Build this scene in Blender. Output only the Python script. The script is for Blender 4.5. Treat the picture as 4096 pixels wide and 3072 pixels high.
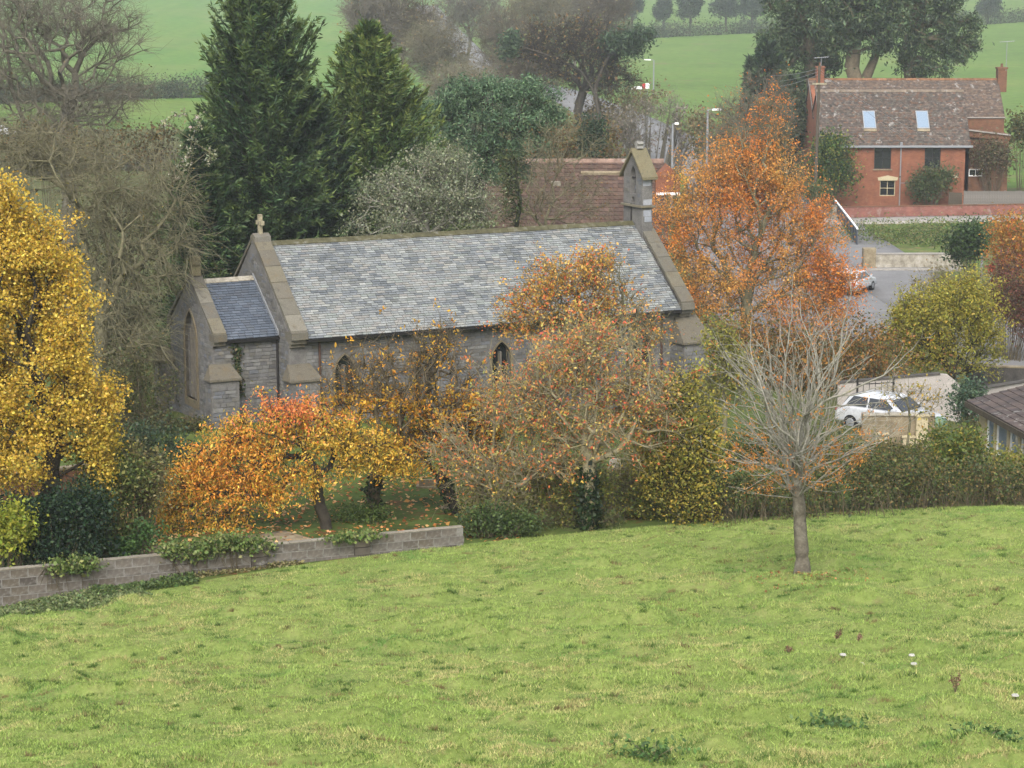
import bpy, bmesh, math, random
import numpy as np
from mathutils import Vector
from mathutils.geometry import tessellate_polygon

for o in list(bpy.data.objects):
    bpy.data.objects.remove(o)
SC = bpy.context.scene
C = SC.collection
rng = np.random.default_rng(7)
random.seed(7)

# ------------------------------------------------------------------ camera
F = 2200.0                       # focal length in pixels of the 1024 px wide frame
PITCH = math.atan(399 / F)
ZC = 20.5
cam = bpy.data.cameras.new('camera')
cam.sensor_width = 36.0
cam.lens = F / 1024 * 36.0
cam.clip_start = 0.5
cam.clip_end = 6000
camo = bpy.data.objects.new('camera', cam)
C.objects.link(camo)
camo.location = (0, 0, ZC)
camo.rotation_euler = (math.pi / 2 - PITCH, 0, 0)
SC.camera = camo

# ------------------------------------------------------------------ sky, sun, exposure
SUN_EL, SUN_AZ = 44.0, -8.0      # sun behind the camera (degrees; positive = to its right)
w = bpy.data.worlds.new('World')
SC.world = w
w.use_nodes = True
nt = w.node_tree
bg = nt.nodes['Background']
sky = nt.nodes.new('ShaderNodeTexSky')
sky.sky_type = 'NISHITA'
sky.sun_disc = False
sky.sun_elevation = math.radians(SUN_EL)
sky.sun_rotation = math.radians(180 - SUN_AZ)
sky.air_density = 1.0
sky.dust_density = 4.0
sky.ozone_density = 1.0
hs = nt.nodes.new('ShaderNodeHueSaturation')
hs.inputs['Saturation'].default_value = 0.35
nt.links.new(sky.outputs[0], hs.inputs['Color'])
nt.links.new(hs.outputs[0], bg.inputs['Color'])
bg.inputs['Strength'].default_value = 0.15
sd = bpy.data.lights.new('sun', 'SUN')
sd.energy = 1.1
sd.angle = math.radians(28)
sd.color = (1.0, 0.96, 0.90)
so = bpy.data.objects.new('sun', sd)
C.objects.link(so)
_d = Vector((math.sin(math.radians(SUN_AZ)) * math.cos(math.radians(SUN_EL)),
             -math.cos(math.radians(SUN_AZ)) * math.cos(math.radians(SUN_EL)),
             math.sin(math.radians(SUN_EL))))
so.rotation_euler = _d.to_track_quat('Z', 'Y').to_euler()
so.location = (0, -20, 60)
SC.view_settings.view_transform = 'Standard'
SC.view_settings.look = 'None'
SC.view_settings.gamma = 1.0
SC.view_settings.exposure = 1.42
SC.cycles.use_denoising = True
SC.cycles.max_bounces = 6
SC.cycles.diffuse_bounces = 3
SC.cycles.transmission_bounces = 3
SC.cycles.volume_bounces = 1
SC.cycles.caustics_reflective = False
SC.cycles.caustics_refractive = False

# ------------------------------------------------------------------ colour helpers and materials
def lin(c):
    c = c / 255.0
    return c / 12.92 if c <= 0.04045 else ((c + 0.055) / 1.055) ** 2.4

def A(r, g, b, k=2.2):
    return (lin(r) / k, lin(g) / k, lin(b) / k)

def AL(*cs, k=1.4):
    return np.array([A(*c, k=k) for c in cs])

def new_mat(name):
    m = bpy.data.materials.new(name)
    m.use_nodes = True
    n = m.node_tree.nodes
    b = n['Principled BSDF']
    b.inputs['Roughness'].default_value = 0.85
    b.inputs['Specular IOR Level'].default_value = 0.25
    return m, n, m.node_tree.links, b

def noise(n, l, scale, detail=4, rough=0.6, coord='Object', stretch=None):
    tc = n.new('ShaderNodeTexCoord')
    t = n.new('ShaderNodeTexNoise')
    t.inputs['Scale'].default_value = scale
    t.inputs['Detail'].default_value = detail
    t.inputs['Roughness'].default_value = rough
    if stretch:
        mp = n.new('ShaderNodeMapping')
        mp.inputs['Scale'].default_value = stretch
        l.new(tc.outputs[coord], mp.inputs['Vector'])
        l.new(mp.outputs[0], t.inputs['Vector'])
    else:
        l.new(tc.outputs[coord], t.inputs['Vector'])
    return t

def ramp(n, l, src, stops):
    r = n.new('ShaderNodeValToRGB')
    e = r.color_ramp.elements
    while len(e) < len(stops):
        e.new(0.5)
    for i, (p, c) in enumerate(stops):
        e[i].position = p
        e[i].color = (c[0], c[1], c[2], 1)
    l.new(src, r.inputs[0])
    return r

def mixc(n, l, a, b, fac, mode='MIX'):
    m = n.new('ShaderNodeMix')
    m.data_type = 'RGBA'
    m.blend_type = mode
    for sock, v in ((m.inputs[6], a), (m.inputs[7], b)):
        if isinstance(v, (tuple, list)):
            sock.default_value = (v[0], v[1], v[2], 1)
        else:
            l.new(v, sock)
    if isinstance(fac, (int, float)):
        m.inputs[0].default_value = fac
    else:
        l.new(fac, m.inputs[0])
    return m.outputs[2]

def bump(n, l, b, src, strength=0.4, dist=0.02):
    bp = n.new('ShaderNodeBump')
    bp.inputs['Strength'].default_value = strength
    bp.inputs['Distance'].default_value = dist
    l.new(src, bp.inputs['Height'])
    l.new(bp.outputs[0], b.inputs['Normal'])

def mat_mottle(name, stops, scale=3.0, rough=0.85, fine=40.0, bstr=0.4, coord='Object', stretch=None):
    """noise-mottled surface: a colour ramp over large noise, fine grain over it."""
    m, n, l, b = new_mat(name)
    t = noise(n, l, scale, 6, 0.65, coord, stretch)
    r = ramp(n, l, t.outputs['Fac'], stops)
    t2 = noise(n, l, fine, 3, 0.6, coord)
    g = ramp(n, l, t2.outputs['Fac'], [(0.3, (0.72,) * 3), (0.7, (1.25,) * 3)])
    l.new(mixc(n, l, r.outputs[0], g.outputs[0], 0.8, 'MULTIPLY'), b.inputs['Base Color'])
    b.inputs['Roughness'].default_value = rough
    bump(n, l, b, t2.outputs['Fac'], bstr)
    return m

def mat_tint(name, scale=6.0, rough=0.8, amp=(0.75, 1.25), spots=None, bstr=0.3, spot_at=(0.6, 0.68)):
    """per-piece colour from the mesh attribute 'tint', grain and optional lichen over it."""
    m, n, l, b = new_mat(name)
    at = n.new('ShaderNodeAttribute')
    at.attribute_name = 'tint'
    t = noise(n, l, scale, 6, 0.7)
    g = ramp(n, l, t.outputs['Fac'], [(0.3, (amp[0],) * 3), (0.7, (amp[1],) * 3)])
    c = mixc(n, l, at.outputs['Color'], g.outputs[0], 1.0, 'MULTIPLY')
    if spots:
        t2 = noise(n, l, scale * 0.55, 5, 0.7)
        s = ramp(n, l, t2.outputs['Fac'], [(spot_at[0], (0,) * 3), (spot_at[1], (1,) * 3)])
        c = mixc(n, l, c, spots, s.outputs[0])
    l.new(c, b.inputs['Base Color'])
    b.inputs['Roughness'].default_value = rough
    bump(n, l, b, t.outputs['Fac'], bstr)
    return m

def mat_leaf(name, transl=0.3, rough=0.55):
    m, n, l, b = new_mat(name)
    at = n.new('ShaderNodeAttribute')
    at.attribute_name = 'tint'
    l.new(at.outputs['Color'], b.inputs['Base Color'])
    b.inputs['Roughness'].default_value = rough
    tr = n.new('ShaderNodeBsdfTranslucent')
    l.new(at.outputs['Color'], tr.inputs['Color'])
    mx = n.new('ShaderNodeMixShader')
    mx.inputs[0].default_value = transl
    l.new(b.outputs[0], mx.inputs[1])
    l.new(tr.outputs[0], mx.inputs[2])
    l.new(mx.outputs[0], n['Material Output'].inputs['Surface'])
    return m

def mat_plain(name, col, rough=0.6, metal=0.0, spec=0.3):
    m, n, l, b = new_mat(name)
    t = noise(n, l, 12, 4)
    g = ramp(n, l, t.outputs['Fac'], [(0.3, (0.85,) * 3), (0.7, (1.12,) * 3)])
    l.new(mixc(n, l, col, g.outputs[0], 1.0, 'MULTIPLY'), b.inputs['Base Color'])
    b.inputs['Roughness'].default_value = rough
    b.inputs['Metallic'].default_value = metal
    b.inputs['Specular IOR Level'].default_value = spec
    return m

def mat_brick(name, c1, c2, mortar, bw=0.225, bh=0.075, stain=None):
    m, n, l, b = new_mat(name)
    tc = n.new('ShaderNodeTexCoord')
    sx = n.new('ShaderNodeSeparateXYZ')
    l.new(tc.outputs['Object'], sx.inputs[0])
    ad = n.new('ShaderNodeMath'); ad.operation = 'ADD'
    l.new(sx.outputs[0], ad.inputs[0]); l.new(sx.outputs[1], ad.inputs[1])
    cb = n.new('ShaderNodeCombineXYZ')
    l.new(ad.outputs[0], cb.inputs[0]); l.new(sx.outputs[2], cb.inputs[1])
    br = n.new('ShaderNodeTexBrick')
    br.inputs['Scale'].default_value = 1.0
    br.inputs['Brick Width'].default_value = bw
    br.inputs['Row Height'].default_value = bh
    br.inputs['Mortar Size'].default_value = 0.008
    br.inputs['Color1'].default_value = (*c1, 1)
    br.inputs['Color2'].default_value = (*c2, 1)
    br.inputs['Mortar'].default_value = (*mortar, 1)
    l.new(cb.outputs[0], br.inputs['Vector'])
    t = noise(n, l, 1.3, 6)
    g = ramp(n, l, t.outputs['Fac'], [(0.3, (0.75,) * 3), (0.7, (1.2,) * 3)])
    c = mixc(n, l, br.outputs['Color'], g.outputs[0], 1.0, 'MULTIPLY')
    if stain:
        t2 = noise(n, l, 2.2, 6)
        s = ramp(n, l, t2.outputs['Fac'], [(0.55, (0,) * 3), (0.72, (0.8,) * 3)])
        c = mixc(n, l, c, stain, s.outputs[0])
    l.new(c, b.inputs['Base Color'])
    bump(n, l, b, br.outputs['Fac'], 0.3, -0.01)
    return m

M = {}
M['leaf'] = mat_leaf('leaf', 0.35)
M['needle'] = mat_leaf('needle', 0.12, 0.6)
M['grass'] = mat_leaf('grass', 0.35, 0.6)
M['bark_grey'] = mat_mottle('bark_grey', [(0.3, A(95, 90, 80)), (0.6, A(150, 146, 130)), (0.8, A(170, 165, 140))], 5, fine=30)
M['bark_pale'] = mat_mottle('bark_pale', [(0.3, A(135, 130, 115)), (0.55, A(190, 186, 172)), (0.75, A(170, 160, 110))], 5, fine=30)
M['bark_trunk'] = mat_mottle('bark_trunk', [(0.25, A(70, 64, 54)), (0.5, A(132, 124, 108)), (0.75, A(168, 162, 146))], 4.5, fine=22, bstr=1.0)
M['bark_dark'] = mat_mottle('bark_dark', [(0.3, A(52, 46, 40)), (0.6, A(85, 78, 66)), (0.8, A(100, 98, 75))], 5, fine=30)
M['bark_lichen'] = mat_mottle('bark_lichen', [(0.3, A(135, 128, 105)), (0.5, A(182, 172, 138)), (0.75, A(180, 158, 88))], 4, fine=30)
M['bark_olive'] = mat_mottle('bark_olive', [(0.3, A(104, 100, 78)), (0.55, A(150, 144, 112)), (0.8, A(172, 164, 138))], 4, fine=30)
M['bark_brown'] = mat_mottle('bark_brown', [(0.3, A(90, 80, 62)), (0.6, A(126, 114, 90)), (0.8, A(138, 130, 108))], 4, fine=30)
M['bark_mauve'] = mat_mottle('bark_mauve', [(0.3, A(112, 107, 92)), (0.6, A(146, 140, 122)), (0.8, A(158, 152, 132))], 4, fine=30)
M['ivy_bark'] = mat_mottle('ivy_bark', [(0.3, A(40, 46, 32)), (0.6, A(62, 66, 45)), (0.8, A(70, 62, 50))], 4, fine=30)
M['slate'] = mat_tint('slate', 7.0, 0.6, (0.72, 1.2), A(95, 98, 84), spot_at=(0.62, 0.74))
M['slate_dark'] = mat_tint('slate_dark', 5.0, 0.5, (0.85, 1.12))
M['stone'] = mat_tint('stone', 4.0, 0.9, (0.7, 1.25), A(150, 140, 112), spot_at=(0.6, 0.75))
def mat_coping():
    m, n, l, b = new_mat('coping')
    at_ = n.new('ShaderNodeAttribute'); at_.attribute_name = 'tint'
    c = at_.outputs['Color']
    for sc, lo, hi, col in ((2.6, 0.52, 0.7, A(128, 112, 84)), (4.5, 0.55, 0.66, A(92, 88, 78)), (9.0, 0.6, 0.68, A(160, 154, 138)), (22.0, 0.68, 0.72, A(215, 212, 200))):
        t = noise(n, l, sc, 6, 0.7)
        s = ramp(n, l, t.outputs['Fac'], [(lo, (0,) * 3), (hi, (0.75,) * 3)])
        c = mixc(n, l, c, col, s.outputs[0])
    t = noise(n, l, 30, 4, 0.7)
    g = ramp(n, l, t.outputs['Fac'], [(0.3, (0.7,) * 3), (0.7, (1.25,) * 3)])
    c = mixc(n, l, c, g.outputs[0], 1.0, 'MULTIPLY')
    l.new(c, b.inputs['Base Color'])
    b.inputs['Roughness'].default_value = 0.95
    bump(n, l, b, t.outputs['Fac'], 0.5)
    return m
M['coping'] = mat_coping()
M['mortar'] = mat_mottle('mortar', [(0.3, A(105, 102, 100)), (0.7, A(150, 147, 142))], 2.0, fine=25)
M['mortar_dark'] = mat_mottle('mortar_dark', [(0.3, A(58, 58, 60)), (0.7, A(84, 84, 86))], 2.0, fine=25)
M['block'] = mat_tint('block', 5.0, 0.9, (0.7, 1.25), A(168, 165, 158), spot_at=(0.56, 0.7))
M['block_mortar'] = mat_mottle('block_mortar', [(0.3, A(130, 126, 118)), (0.7, A(168, 164, 156))], 3.0, fine=25)
M['tile'] = mat_tint('tile', 3.0, 0.85, (0.6, 1.3), A(176, 172, 166), spot_at=(0.58, 0.66))
M['pantile'] = mat_tint('pantile', 2.0, 0.9, (0.72, 1.22), A(138, 118, 104), spot_at=(0.66, 0.8))
M['moss'] = mat_mottle('moss', [(0.3, A(74, 72, 52)), (0.55, A(104, 100, 70)), (0.75, A(150, 148, 138))], 3.0, fine=30)
M['glass_dark'] = mat_plain('glass_dark', A(40, 44, 48), 0.06, 0, 0.8)
M['glass_sky'] = mat_plain('glass_sky', A(150, 172, 194), 0.06, 0.0, 0.9)  # pale blue base colour paints in the reflected sky
M['white_paint'] = mat_plain('white_paint', (0.78, 0.78, 0.77), 0.5)
M['grey_metal'] = mat_plain('grey_metal', A(175, 178, 182), 0.45, 0.2)
M['iron'] = mat_plain('iron', A(45, 42, 42), 0.6)
M['rust_pipe'] = mat_plain('rust_pipe', A(92, 66, 54), 0.7)
M['lead'] = mat_plain('lead', A(110, 114, 122), 0.5)
M['brick'] = mat_brick('brick', A(170, 106, 76), A(150, 90, 64), A(150, 108, 86), stain=A(172, 124, 98))
M['brick_wall'] = mat_brick('brick_wall', A(170, 108, 94), A(152, 92, 80), A(165, 128, 116), stain=A(190, 170, 160))
M['brick_old'] = mat_brick('brick_old', A(142, 98, 70), A(126, 84, 62), A(138, 108, 86), stain=A(110, 92, 60))
M['render'] = mat_mottle('render', [(0.25, A(186, 178, 170)), (0.6, A(212, 204, 196)), (0.8, A(198, 194, 184))], 1.2, fine=20, bstr=0.15)
M['cream'] = mat_mottle('cream', [(0.3, A(214, 198, 158)), (0.7, A(232, 218, 182))], 1.2, fine=20, bstr=0.15)
M['pale_stone'] = mat_mottle('pale_stone', [(0.25, A(128, 120, 104)), (0.5, A(190, 182, 164)), (0.75, A(225, 220, 208))], 2.4, fine=18)
M['buff_stone'] = mat_mottle('buff_stone', [(0.25, A(120, 106, 84)), (0.5, A(165, 150, 122)), (0.75, A(196, 182, 152))], 2.4, fine=18)
M['dark_stone'] = mat_mottle('dark_stone', [(0.25, A(62, 58, 56)), (0.5, A(95, 90, 86)), (0.75, A(118, 114, 104))], 2.0, fine=18)
M['concrete'] = mat_mottle('concrete', [(0.3, A(172, 166, 158)), (0.7, A(196, 190, 180))], 0.8, fine=10, bstr=0.1)
M['asphalt'] = mat_mottle('asphalt', [(0.3, A(136, 135, 135)), (0.7, A(158, 157, 157))], 0.5, fine=12, bstr=0.1)
M['wood_grey'] = mat_mottle('wood_grey', [(0.3, A(118, 112, 106)), (0.7, A(158, 152, 144))], 1.5, fine=14, stretch=(6, 6, 0.6))
M['wood_brown'] = mat_mottle('wood_brown', [(0.3, A(78, 70, 58)), (0.7, A(112, 102, 86))], 1.5, fine=14, stretch=(6, 6, 0.6))
M['wood_pale'] = mat_mottle('wood_pale', [(0.3, A(150, 140, 112)), (0.7, A(200, 192, 162))], 1.5, fine=14, stretch=(6, 6, 0.6))
M['green_tank'] = mat_plain('green_tank', A(122, 150, 122), 0.5)
M['car_white'] = mat_plain('car_white', (0.42, 0.43, 0.45), 0.22, 0.1, 0.6)
M['rubber'] = mat_plain('rubber', A(35, 35, 36), 0.8)
M['red_paint'] = mat_plain('red_paint', A(225, 40, 45), 0.5)
M['blue_slate'] = mat_plain('blue_slate', A(92, 98, 110), 0.6)
M['petal'] = mat_plain('petal', A(225, 222, 210), 0.7)

# ------------------------------------------------------------------ terrain
_PL = [(-100, 34), (-20, 24), (0, 18.8), (5, 17.2), (15, 13.9), (22, 11.8), (30, 9.35), (38, 7.75), (46, 6.5), (49, 5.98), (52, 5.3), (54, 4.95), (56, 5.15),
       (60, 5.4), (75, 4.8), (90, 4.0), (110, 2.0), (140, 0.6), (200, 0.3), (300, 1.5), (350, 4.2), (500, 10.5), (700, 20), (1000, 36), (2500, 90), (6000, 160)]
_PM = [(-100, 34), (-20, 24), (0, 18.8), (5, 17.2), (15, 13.9), (22, 11.8), (30, 9.4), (42, 7.42), (50, 6.5), (56, 5.8), (58.5, 5.5), (62, 5.2),
       (70, 5.0), (80, 4.7), (95, 3.9), (110, 2.3), (140, 0.6), (200, 0.3), (300, 0.9), (400, 2.6), (600, 8), (800, 14), (2500, 70), (6000, 150)]
_PR = [(-100, 34), (-20, 24), (0, 18.8), (5, 17.2), (15, 13.9), (22, 11.8), (30, 9.4), (36, 8.45), (49, 7.0), (58, 5.9), (66, 4.7), (70, 4.1),
       (82, 2.9), (94, 1.4), (105, 0.9), (130, 0.4), (200, 0.9), (300, 1.0), (400, 1.6), (600, 10.5), (750, 15.5), (2500, 70), (6000, 150)]
_YT = np.concatenate([np.arange(-100, 200, 0.5), np.arange(200, 6001, 5.0)])
def _tab(p):
    a = np.array(p, float)
    z = np.interp(_YT, a[:, 0], a[:, 1])
    n0 = 600
    s = z[:n0].copy()
    k = np.exp(-0.5 * (np.arange(-12, 13) / 4.0) ** 2); k /= k.sum()
    s2 = np.convolve(np.pad(s, 12, mode='edge'), k, mode='valid')
    z[12:n0 - 12] = s2[12:n0 - 12]
    return z
_TL, _TM, _TR = _tab(_PL), _tab(_PM), _tab(_PR)

def ground(x, y):
    x = np.asarray(x, float); y = np.asarray(y, float)
    u = np.clip(x / np.maximum(y, 25.0) / 0.233, -1.15, 1.15)
    l_, m_, r_ = (np.interp(y, _YT, t) for t in (_TL, _TM, _TR))
    return l_ * u * (u - 1) / 2 + m_ * (1 - u * u) + r_ * u * (u + 1) / 2

def gz(x, y):
    return float(ground(x, y))

_CP, _SP = math.cos(PITCH), math.sin(PITCH)
def ray(px, py):
    a, b = (px - 512) / F, (384 - py) / F
    return np.array([a, _CP + b * _SP, -_SP + b * _CP])

def at(px, py, D):
    """world point of picture position (px, py) at forward distance D (metres along y)."""
    d = ray(px, py)
    return d * (D / d[1]) + np.array([0, 0, ZC])

def hit(px, py):
    """where the view through (px, py) meets the ground."""
    d = ray(px, py)
    ys = np.concatenate([np.arange(20, 200, 0.25), np.arange(200, 2500, 2.0)])
    P = d[None] * (ys / d[1])[:, None] + np.array([0, 0, ZC])
    g = ground(P[:, 0], P[:, 1])
    i = int(np.argmax(P[:, 2] <= g))
    return P[i]

def foot(px, D):
    x = (px - 512) / F * D
    for _ in range(4):
        x = (px - 512) / F * (D * _CP - (gz(x, D) - ZC) * _SP)
    return np.array([x, D, gz(x, D)])

# ------------------------------------------------------------------ object helpers
def tag(o, label=None, cat=None, group=None, kind=None):
    if label: o['label'] = label
    if cat: o['category'] = cat
    if group: o['group'] = group
    if kind: o['kind'] = kind
    return o

def thing(name, label, cat, loc=(0, 0, 0), rz=0.0, group=None):
    o = bpy.data.objects.new(name, None)
    C.objects.link(o)
    o.location = loc
    o.rotation_euler = (0, 0, rz)
    o.empty_display_size = 0.3
    return tag(o, label, cat, group)

def link_mesh(name, me, parent=None):
    o = bpy.data.objects.new(name, me)
    C.objects.link(o)
    if parent is not None:
        o.parent = parent
    return o

def arr_mesh(name, V, Fc, mat, tint=None, smooth=False):
    """mesh from numpy arrays; Fc is (M, k)."""
    V = np.asarray(V, np.float32); Fc = np.asarray(Fc, np.int32)
    me = bpy.data.meshes.new(name)
    me.vertices.add(len(V))
    me.vertices.foreach_set('co', V.ravel())
    k = Fc.shape[1]
    me.loops.add(Fc.size)
    me.loops.foreach_set('vertex_index', Fc.ravel())
    me.polygons.add(len(Fc))
    me.polygons.foreach_set('loop_start', np.arange(len(Fc), dtype=np.int32) * k)
    me.polygons.foreach_set('loop_total', np.full(len(Fc), k, np.int32))
    if smooth:
        me.polygons.foreach_set('use_smooth', np.ones(len(Fc), bool))
    me.update(calc_edges=True)
    if tint is not None:
        a = me.attributes.new('tint', 'FLOAT_COLOR', 'POINT')
        t = np.ones((len(V), 4), np.float32); t[:, :3] = tint
        a.data.foreach_set('color', t.ravel())
    me.materials.append(mat)
    return me

def arr_obj(name, V, Fc, mat, parent=None, tint=None, smooth=False):
    return link_mesh(name, arr_mesh(name, V, Fc, mat, tint, smooth), parent)

class MB:
    """collects simple solids into one mesh."""
    def __init__(s):
        s.v, s.f, s.t = [], [], []
    def add(s, vs, fs, tint=None):
        o = len(s.v)
        s.v += [tuple(map(float, p)) for p in vs]
        s.f += [tuple(i + o for i in f) for f in fs]
        s.t += [tint or (1, 1, 1)] * len(vs)
        return s
    def box(s, x0, x1, y0, y1, z0, z1, tint=None):
        vs = [(x, y, z) for z in (z0, z1) for y in (y0, y1) for x in (x0, x1)]
        return s.add(vs, [(0, 2, 3, 1), (4, 5, 7, 6), (0, 1, 5, 4), (2, 6, 7, 3), (0, 4, 6, 2), (1, 3, 7, 5)], tint)
    def hexa(s, lo, hi, tint=None):
        """two quads (each 4 points, same winding) joined into a solid."""
        return s.add(list(lo) + list(hi), [(3, 2, 1, 0), (4, 5, 6, 7), (0, 1, 5, 4), (1, 2, 6, 5), (2, 3, 7, 6), (3, 0, 4, 7)], tint)
    def prism(s, poly, fn0, fn1, tint=None):
        n = len(poly)
        vs = [fn0(*p) for p in poly] + [fn1(*p) for p in poly]
        fs = [tuple(range(n))[::-1], tuple(range(n, 2 * n))] + [(i, (i + 1) % n, (i + 1) % n + n, i + n) for i in range(n)]
        return s.add(vs, fs, tint)
    def tube(s, p0, p1, r0, r1=None, k=8, tint=None):
        r1 = r0 if r1 is None else r1
        a = Vector(p0); b = Vector(p1); d = (b - a).normalized()
        u = d.orthogonal().normalized(); v = d.cross(u)
        vs = [a + (u * math.cos(6.28319 * i / k) + v * math.sin(6.28319 * i / k)) * r0 for i in range(k)] + \
             [b + (u * math.cos(6.28319 * i / k) + v * math.sin(6.28319 * i / k)) * r1 for i in range(k)]
        fs = [tuple(range(k))[::-1], tuple(range(k, 2 * k))] + [(i, (i + 1) % k, (i + 1) % k + k, i + k) for i in range(k)]
        return s.add([tuple(q) for q in vs], fs, tint)
    def plate(s, loops, front, back, tint=None):
        """flat wall with holes: loops of 2D points; front/back map (a, b) to 3D."""
        pts = [Vector((a, b, 0)) for lp in loops for a, b in lp]
        tris = tessellate_polygon([[Vector((a, b, 0)) for a, b in lp] for lp in loops])
        n = len(pts)
        vs = [front(p.x, p.y) for p in pts] + [back(p.x, p.y) for p in pts]
        fs = [tuple(t) for t in tris] + [tuple(i + n for i in t[::-1]) for t in tris]
        o = 0
        for lp in loops:
            k = len(lp)
            fs += [(o + i, o + (i + 1) % k, o + (i + 1) % k + n, o + i + n) for i in range(k)]
            o += k
        return s.add(vs, fs, tint)
    def build(s, name, mat, parent=None, bev=0.0, smooth=False):
        me = bpy.data.meshes.new(name)
        me.from_pydata(s.v, [], s.f)
        a = me.attributes.new('tint', 'FLOAT_COLOR', 'POINT')
        t = np.ones((len(s.v), 4), np.float32); t[:, :3] = np.array(s.t, np.float32).reshape(-1, 3)
        a.data.foreach_set('color', t.ravel())
        bm = bmesh.new(); bm.from_mesh(me)
        bmesh.ops.recalc_face_normals(bm, faces=bm.faces)
        if bev > 0:
            bmesh.ops.bevel(bm, geom=list(bm.edges), offset=bev, segments=2, affect='EDGES', profile=0.6, clamp_overlap=True)
        bm.to_mesh(me); bm.free()
        if smooth:
            for p in me.polygons: p.use_smooth = True
        me.materials.append(mat)
        return link_mesh(name, me, parent)

def arch(cx, w, z0, zs, n=7):
    """outline of a pointed-arch opening: sill z0, springing zs, half width w."""
    pts = [(cx - w, z0), (cx + w, z0)]
    R = 2 * w
    for i in range(n + 1):
        a = math.radians(60) * i / n
        pts.append((cx - w + R * math.cos(a), zs + R * math.sin(a)))
    for i in range(1, n + 1):
        a = math.radians(60) * (1 - i / n)
        pts.append((cx + w - R * math.cos(a), zs + R * math.sin(a)))
    return pts

def inside(poly, a, b):
    c = False
    n = len(poly)
    j = n - 1
    for i in range(n):
        if (poly[i][1] > b) != (poly[j][1] > b) and a < (poly[j][0] - poly[i][0]) * (b - poly[i][1]) / (poly[j][1] - poly[i][1]) + poly[i][0]:
            c = not c
        j = i
    return c

def pieces(parent, name, quads, mat, limit=300, rest='stuff', off=None):
    """quads: list of (8 corner points, tint) in the parent's space, sorted nearest first:
    the first `limit` become objects of their own, the others one joined part."""
    cache = {}
    for c, t in quads[:limit]:
        m = MB(); m.hexa(c[:4], c[4:], t); m.build(name, mat, parent)
    if len(quads) > limit:
        m = MB()
        for c, t in quads[limit:]:
            m.hexa(c[:4], c[4:], t)
        o = m.build(rest, mat, parent)
        o['kind'] = 'stuff'
HAZE = True

# ------------------------------------------------------------------ vegetation
def unit(a):
    return a / np.maximum(np.linalg.norm(a, axis=-1, keepdims=True), 1e-9)

def vnoise(x, y, f, seed):
    r_ = np.random.default_rng(seed)
    tb = r_.random((256, 256))
    xf, yf = x * f, y * f
    xi, yi = np.floor(xf).astype(int), np.floor(yf).astype(int)
    fx, fy = xf - xi, yf - yi
    fx = fx * fx * (3 - 2 * fx); fy = fy * fy * (3 - 2 * fy)
    g = lambda a, b: tb[a % 256, b % 256]
    return (g(xi, yi) * (1 - fx) + g(xi + 1, yi) * fx) * (1 - fy) + (g(xi, yi + 1) * (1 - fx) + g(xi + 1, yi + 1) * fx) * fy

def leaf_arrays(P, size, cols, up=0.5, aspect=0.6, hang=0.0, dirs=None, sizevar=0.35):
    """one diamond leaf per point."""
    n = len(P)
    nrm = unit(rng.normal(size=(n, 3)) + np.array([0, 0, up]))
    d = rng.normal(size=(n, 3)) if dirs is None else dirs + 0.45 * rng.normal(size=(n, 3))
    d[:, 2] -= hang
    d = unit(d - nrm * (d * nrm).sum(1, keepdims=True))
    s = np.cross(nrm, d)
    L = size * (1 + sizevar * rng.normal(size=(n, 1))).clip(0.4, 2)
    W = L * aspect
    V = np.stack([P - d * L / 2, P + s * W / 2 + nrm * L * 0.08, P + d * L / 2, P - s * W / 2 + nrm * L * 0.08], 1).reshape(-1, 3)
    Fc = np.arange(4 * n).reshape(n, 4)
    return V, Fc, np.repeat(cols, 4, axis=0)

def pal(n, colours, wts=None, var=0.16):
    colours = np.asarray(colours)
    wts = np.ones(len(colours)) if wts is None else np.array(wts, float)
    i = rng.choice(len(colours), n, p=wts / wts.sum())
    c = colours[i] * (1 + var * rng.normal(size=(n, 1))).clip(0.5, 1.6)
    return c * (1 + 0.06 * rng.normal(size=(n, 3)))

def tubes(P0, P1, R0, R1, k):
    n = len(P0)
    d = unit(P1 - P0)
    ref = np.where(np.abs(d[:, 2:3]) > 0.9, np.array([[1.0, 0, 0]]), np.array([[0, 0, 1.0]]))
    u = unit(np.cross(d, ref)); v = np.cross(d, u)
    a = np.arange(k) * 2 * np.pi / k
    ring = u[:, None] * np.cos(a)[None, :, None] + v[:, None] * np.sin(a)[None, :, None]
    A0 = P0[:, None] + ring * R0[:, None, None]
    A1 = (P1 + d * np.minimum(R1, 0.05)[:, None] * 0.5)[:, None] + ring * R1[:, None, None]
    V = np.concatenate([A0, A1], 1).reshape(-1, 3)
    i = np.arange(k); j = (i + 1) % k
    q = np.stack([i, j, j + k, i + k], 1)
    Fc = (q[None] + (np.arange(n) * 2 * k)[:, None, None]).reshape(-1, 4)
    return V, Fc

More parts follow.
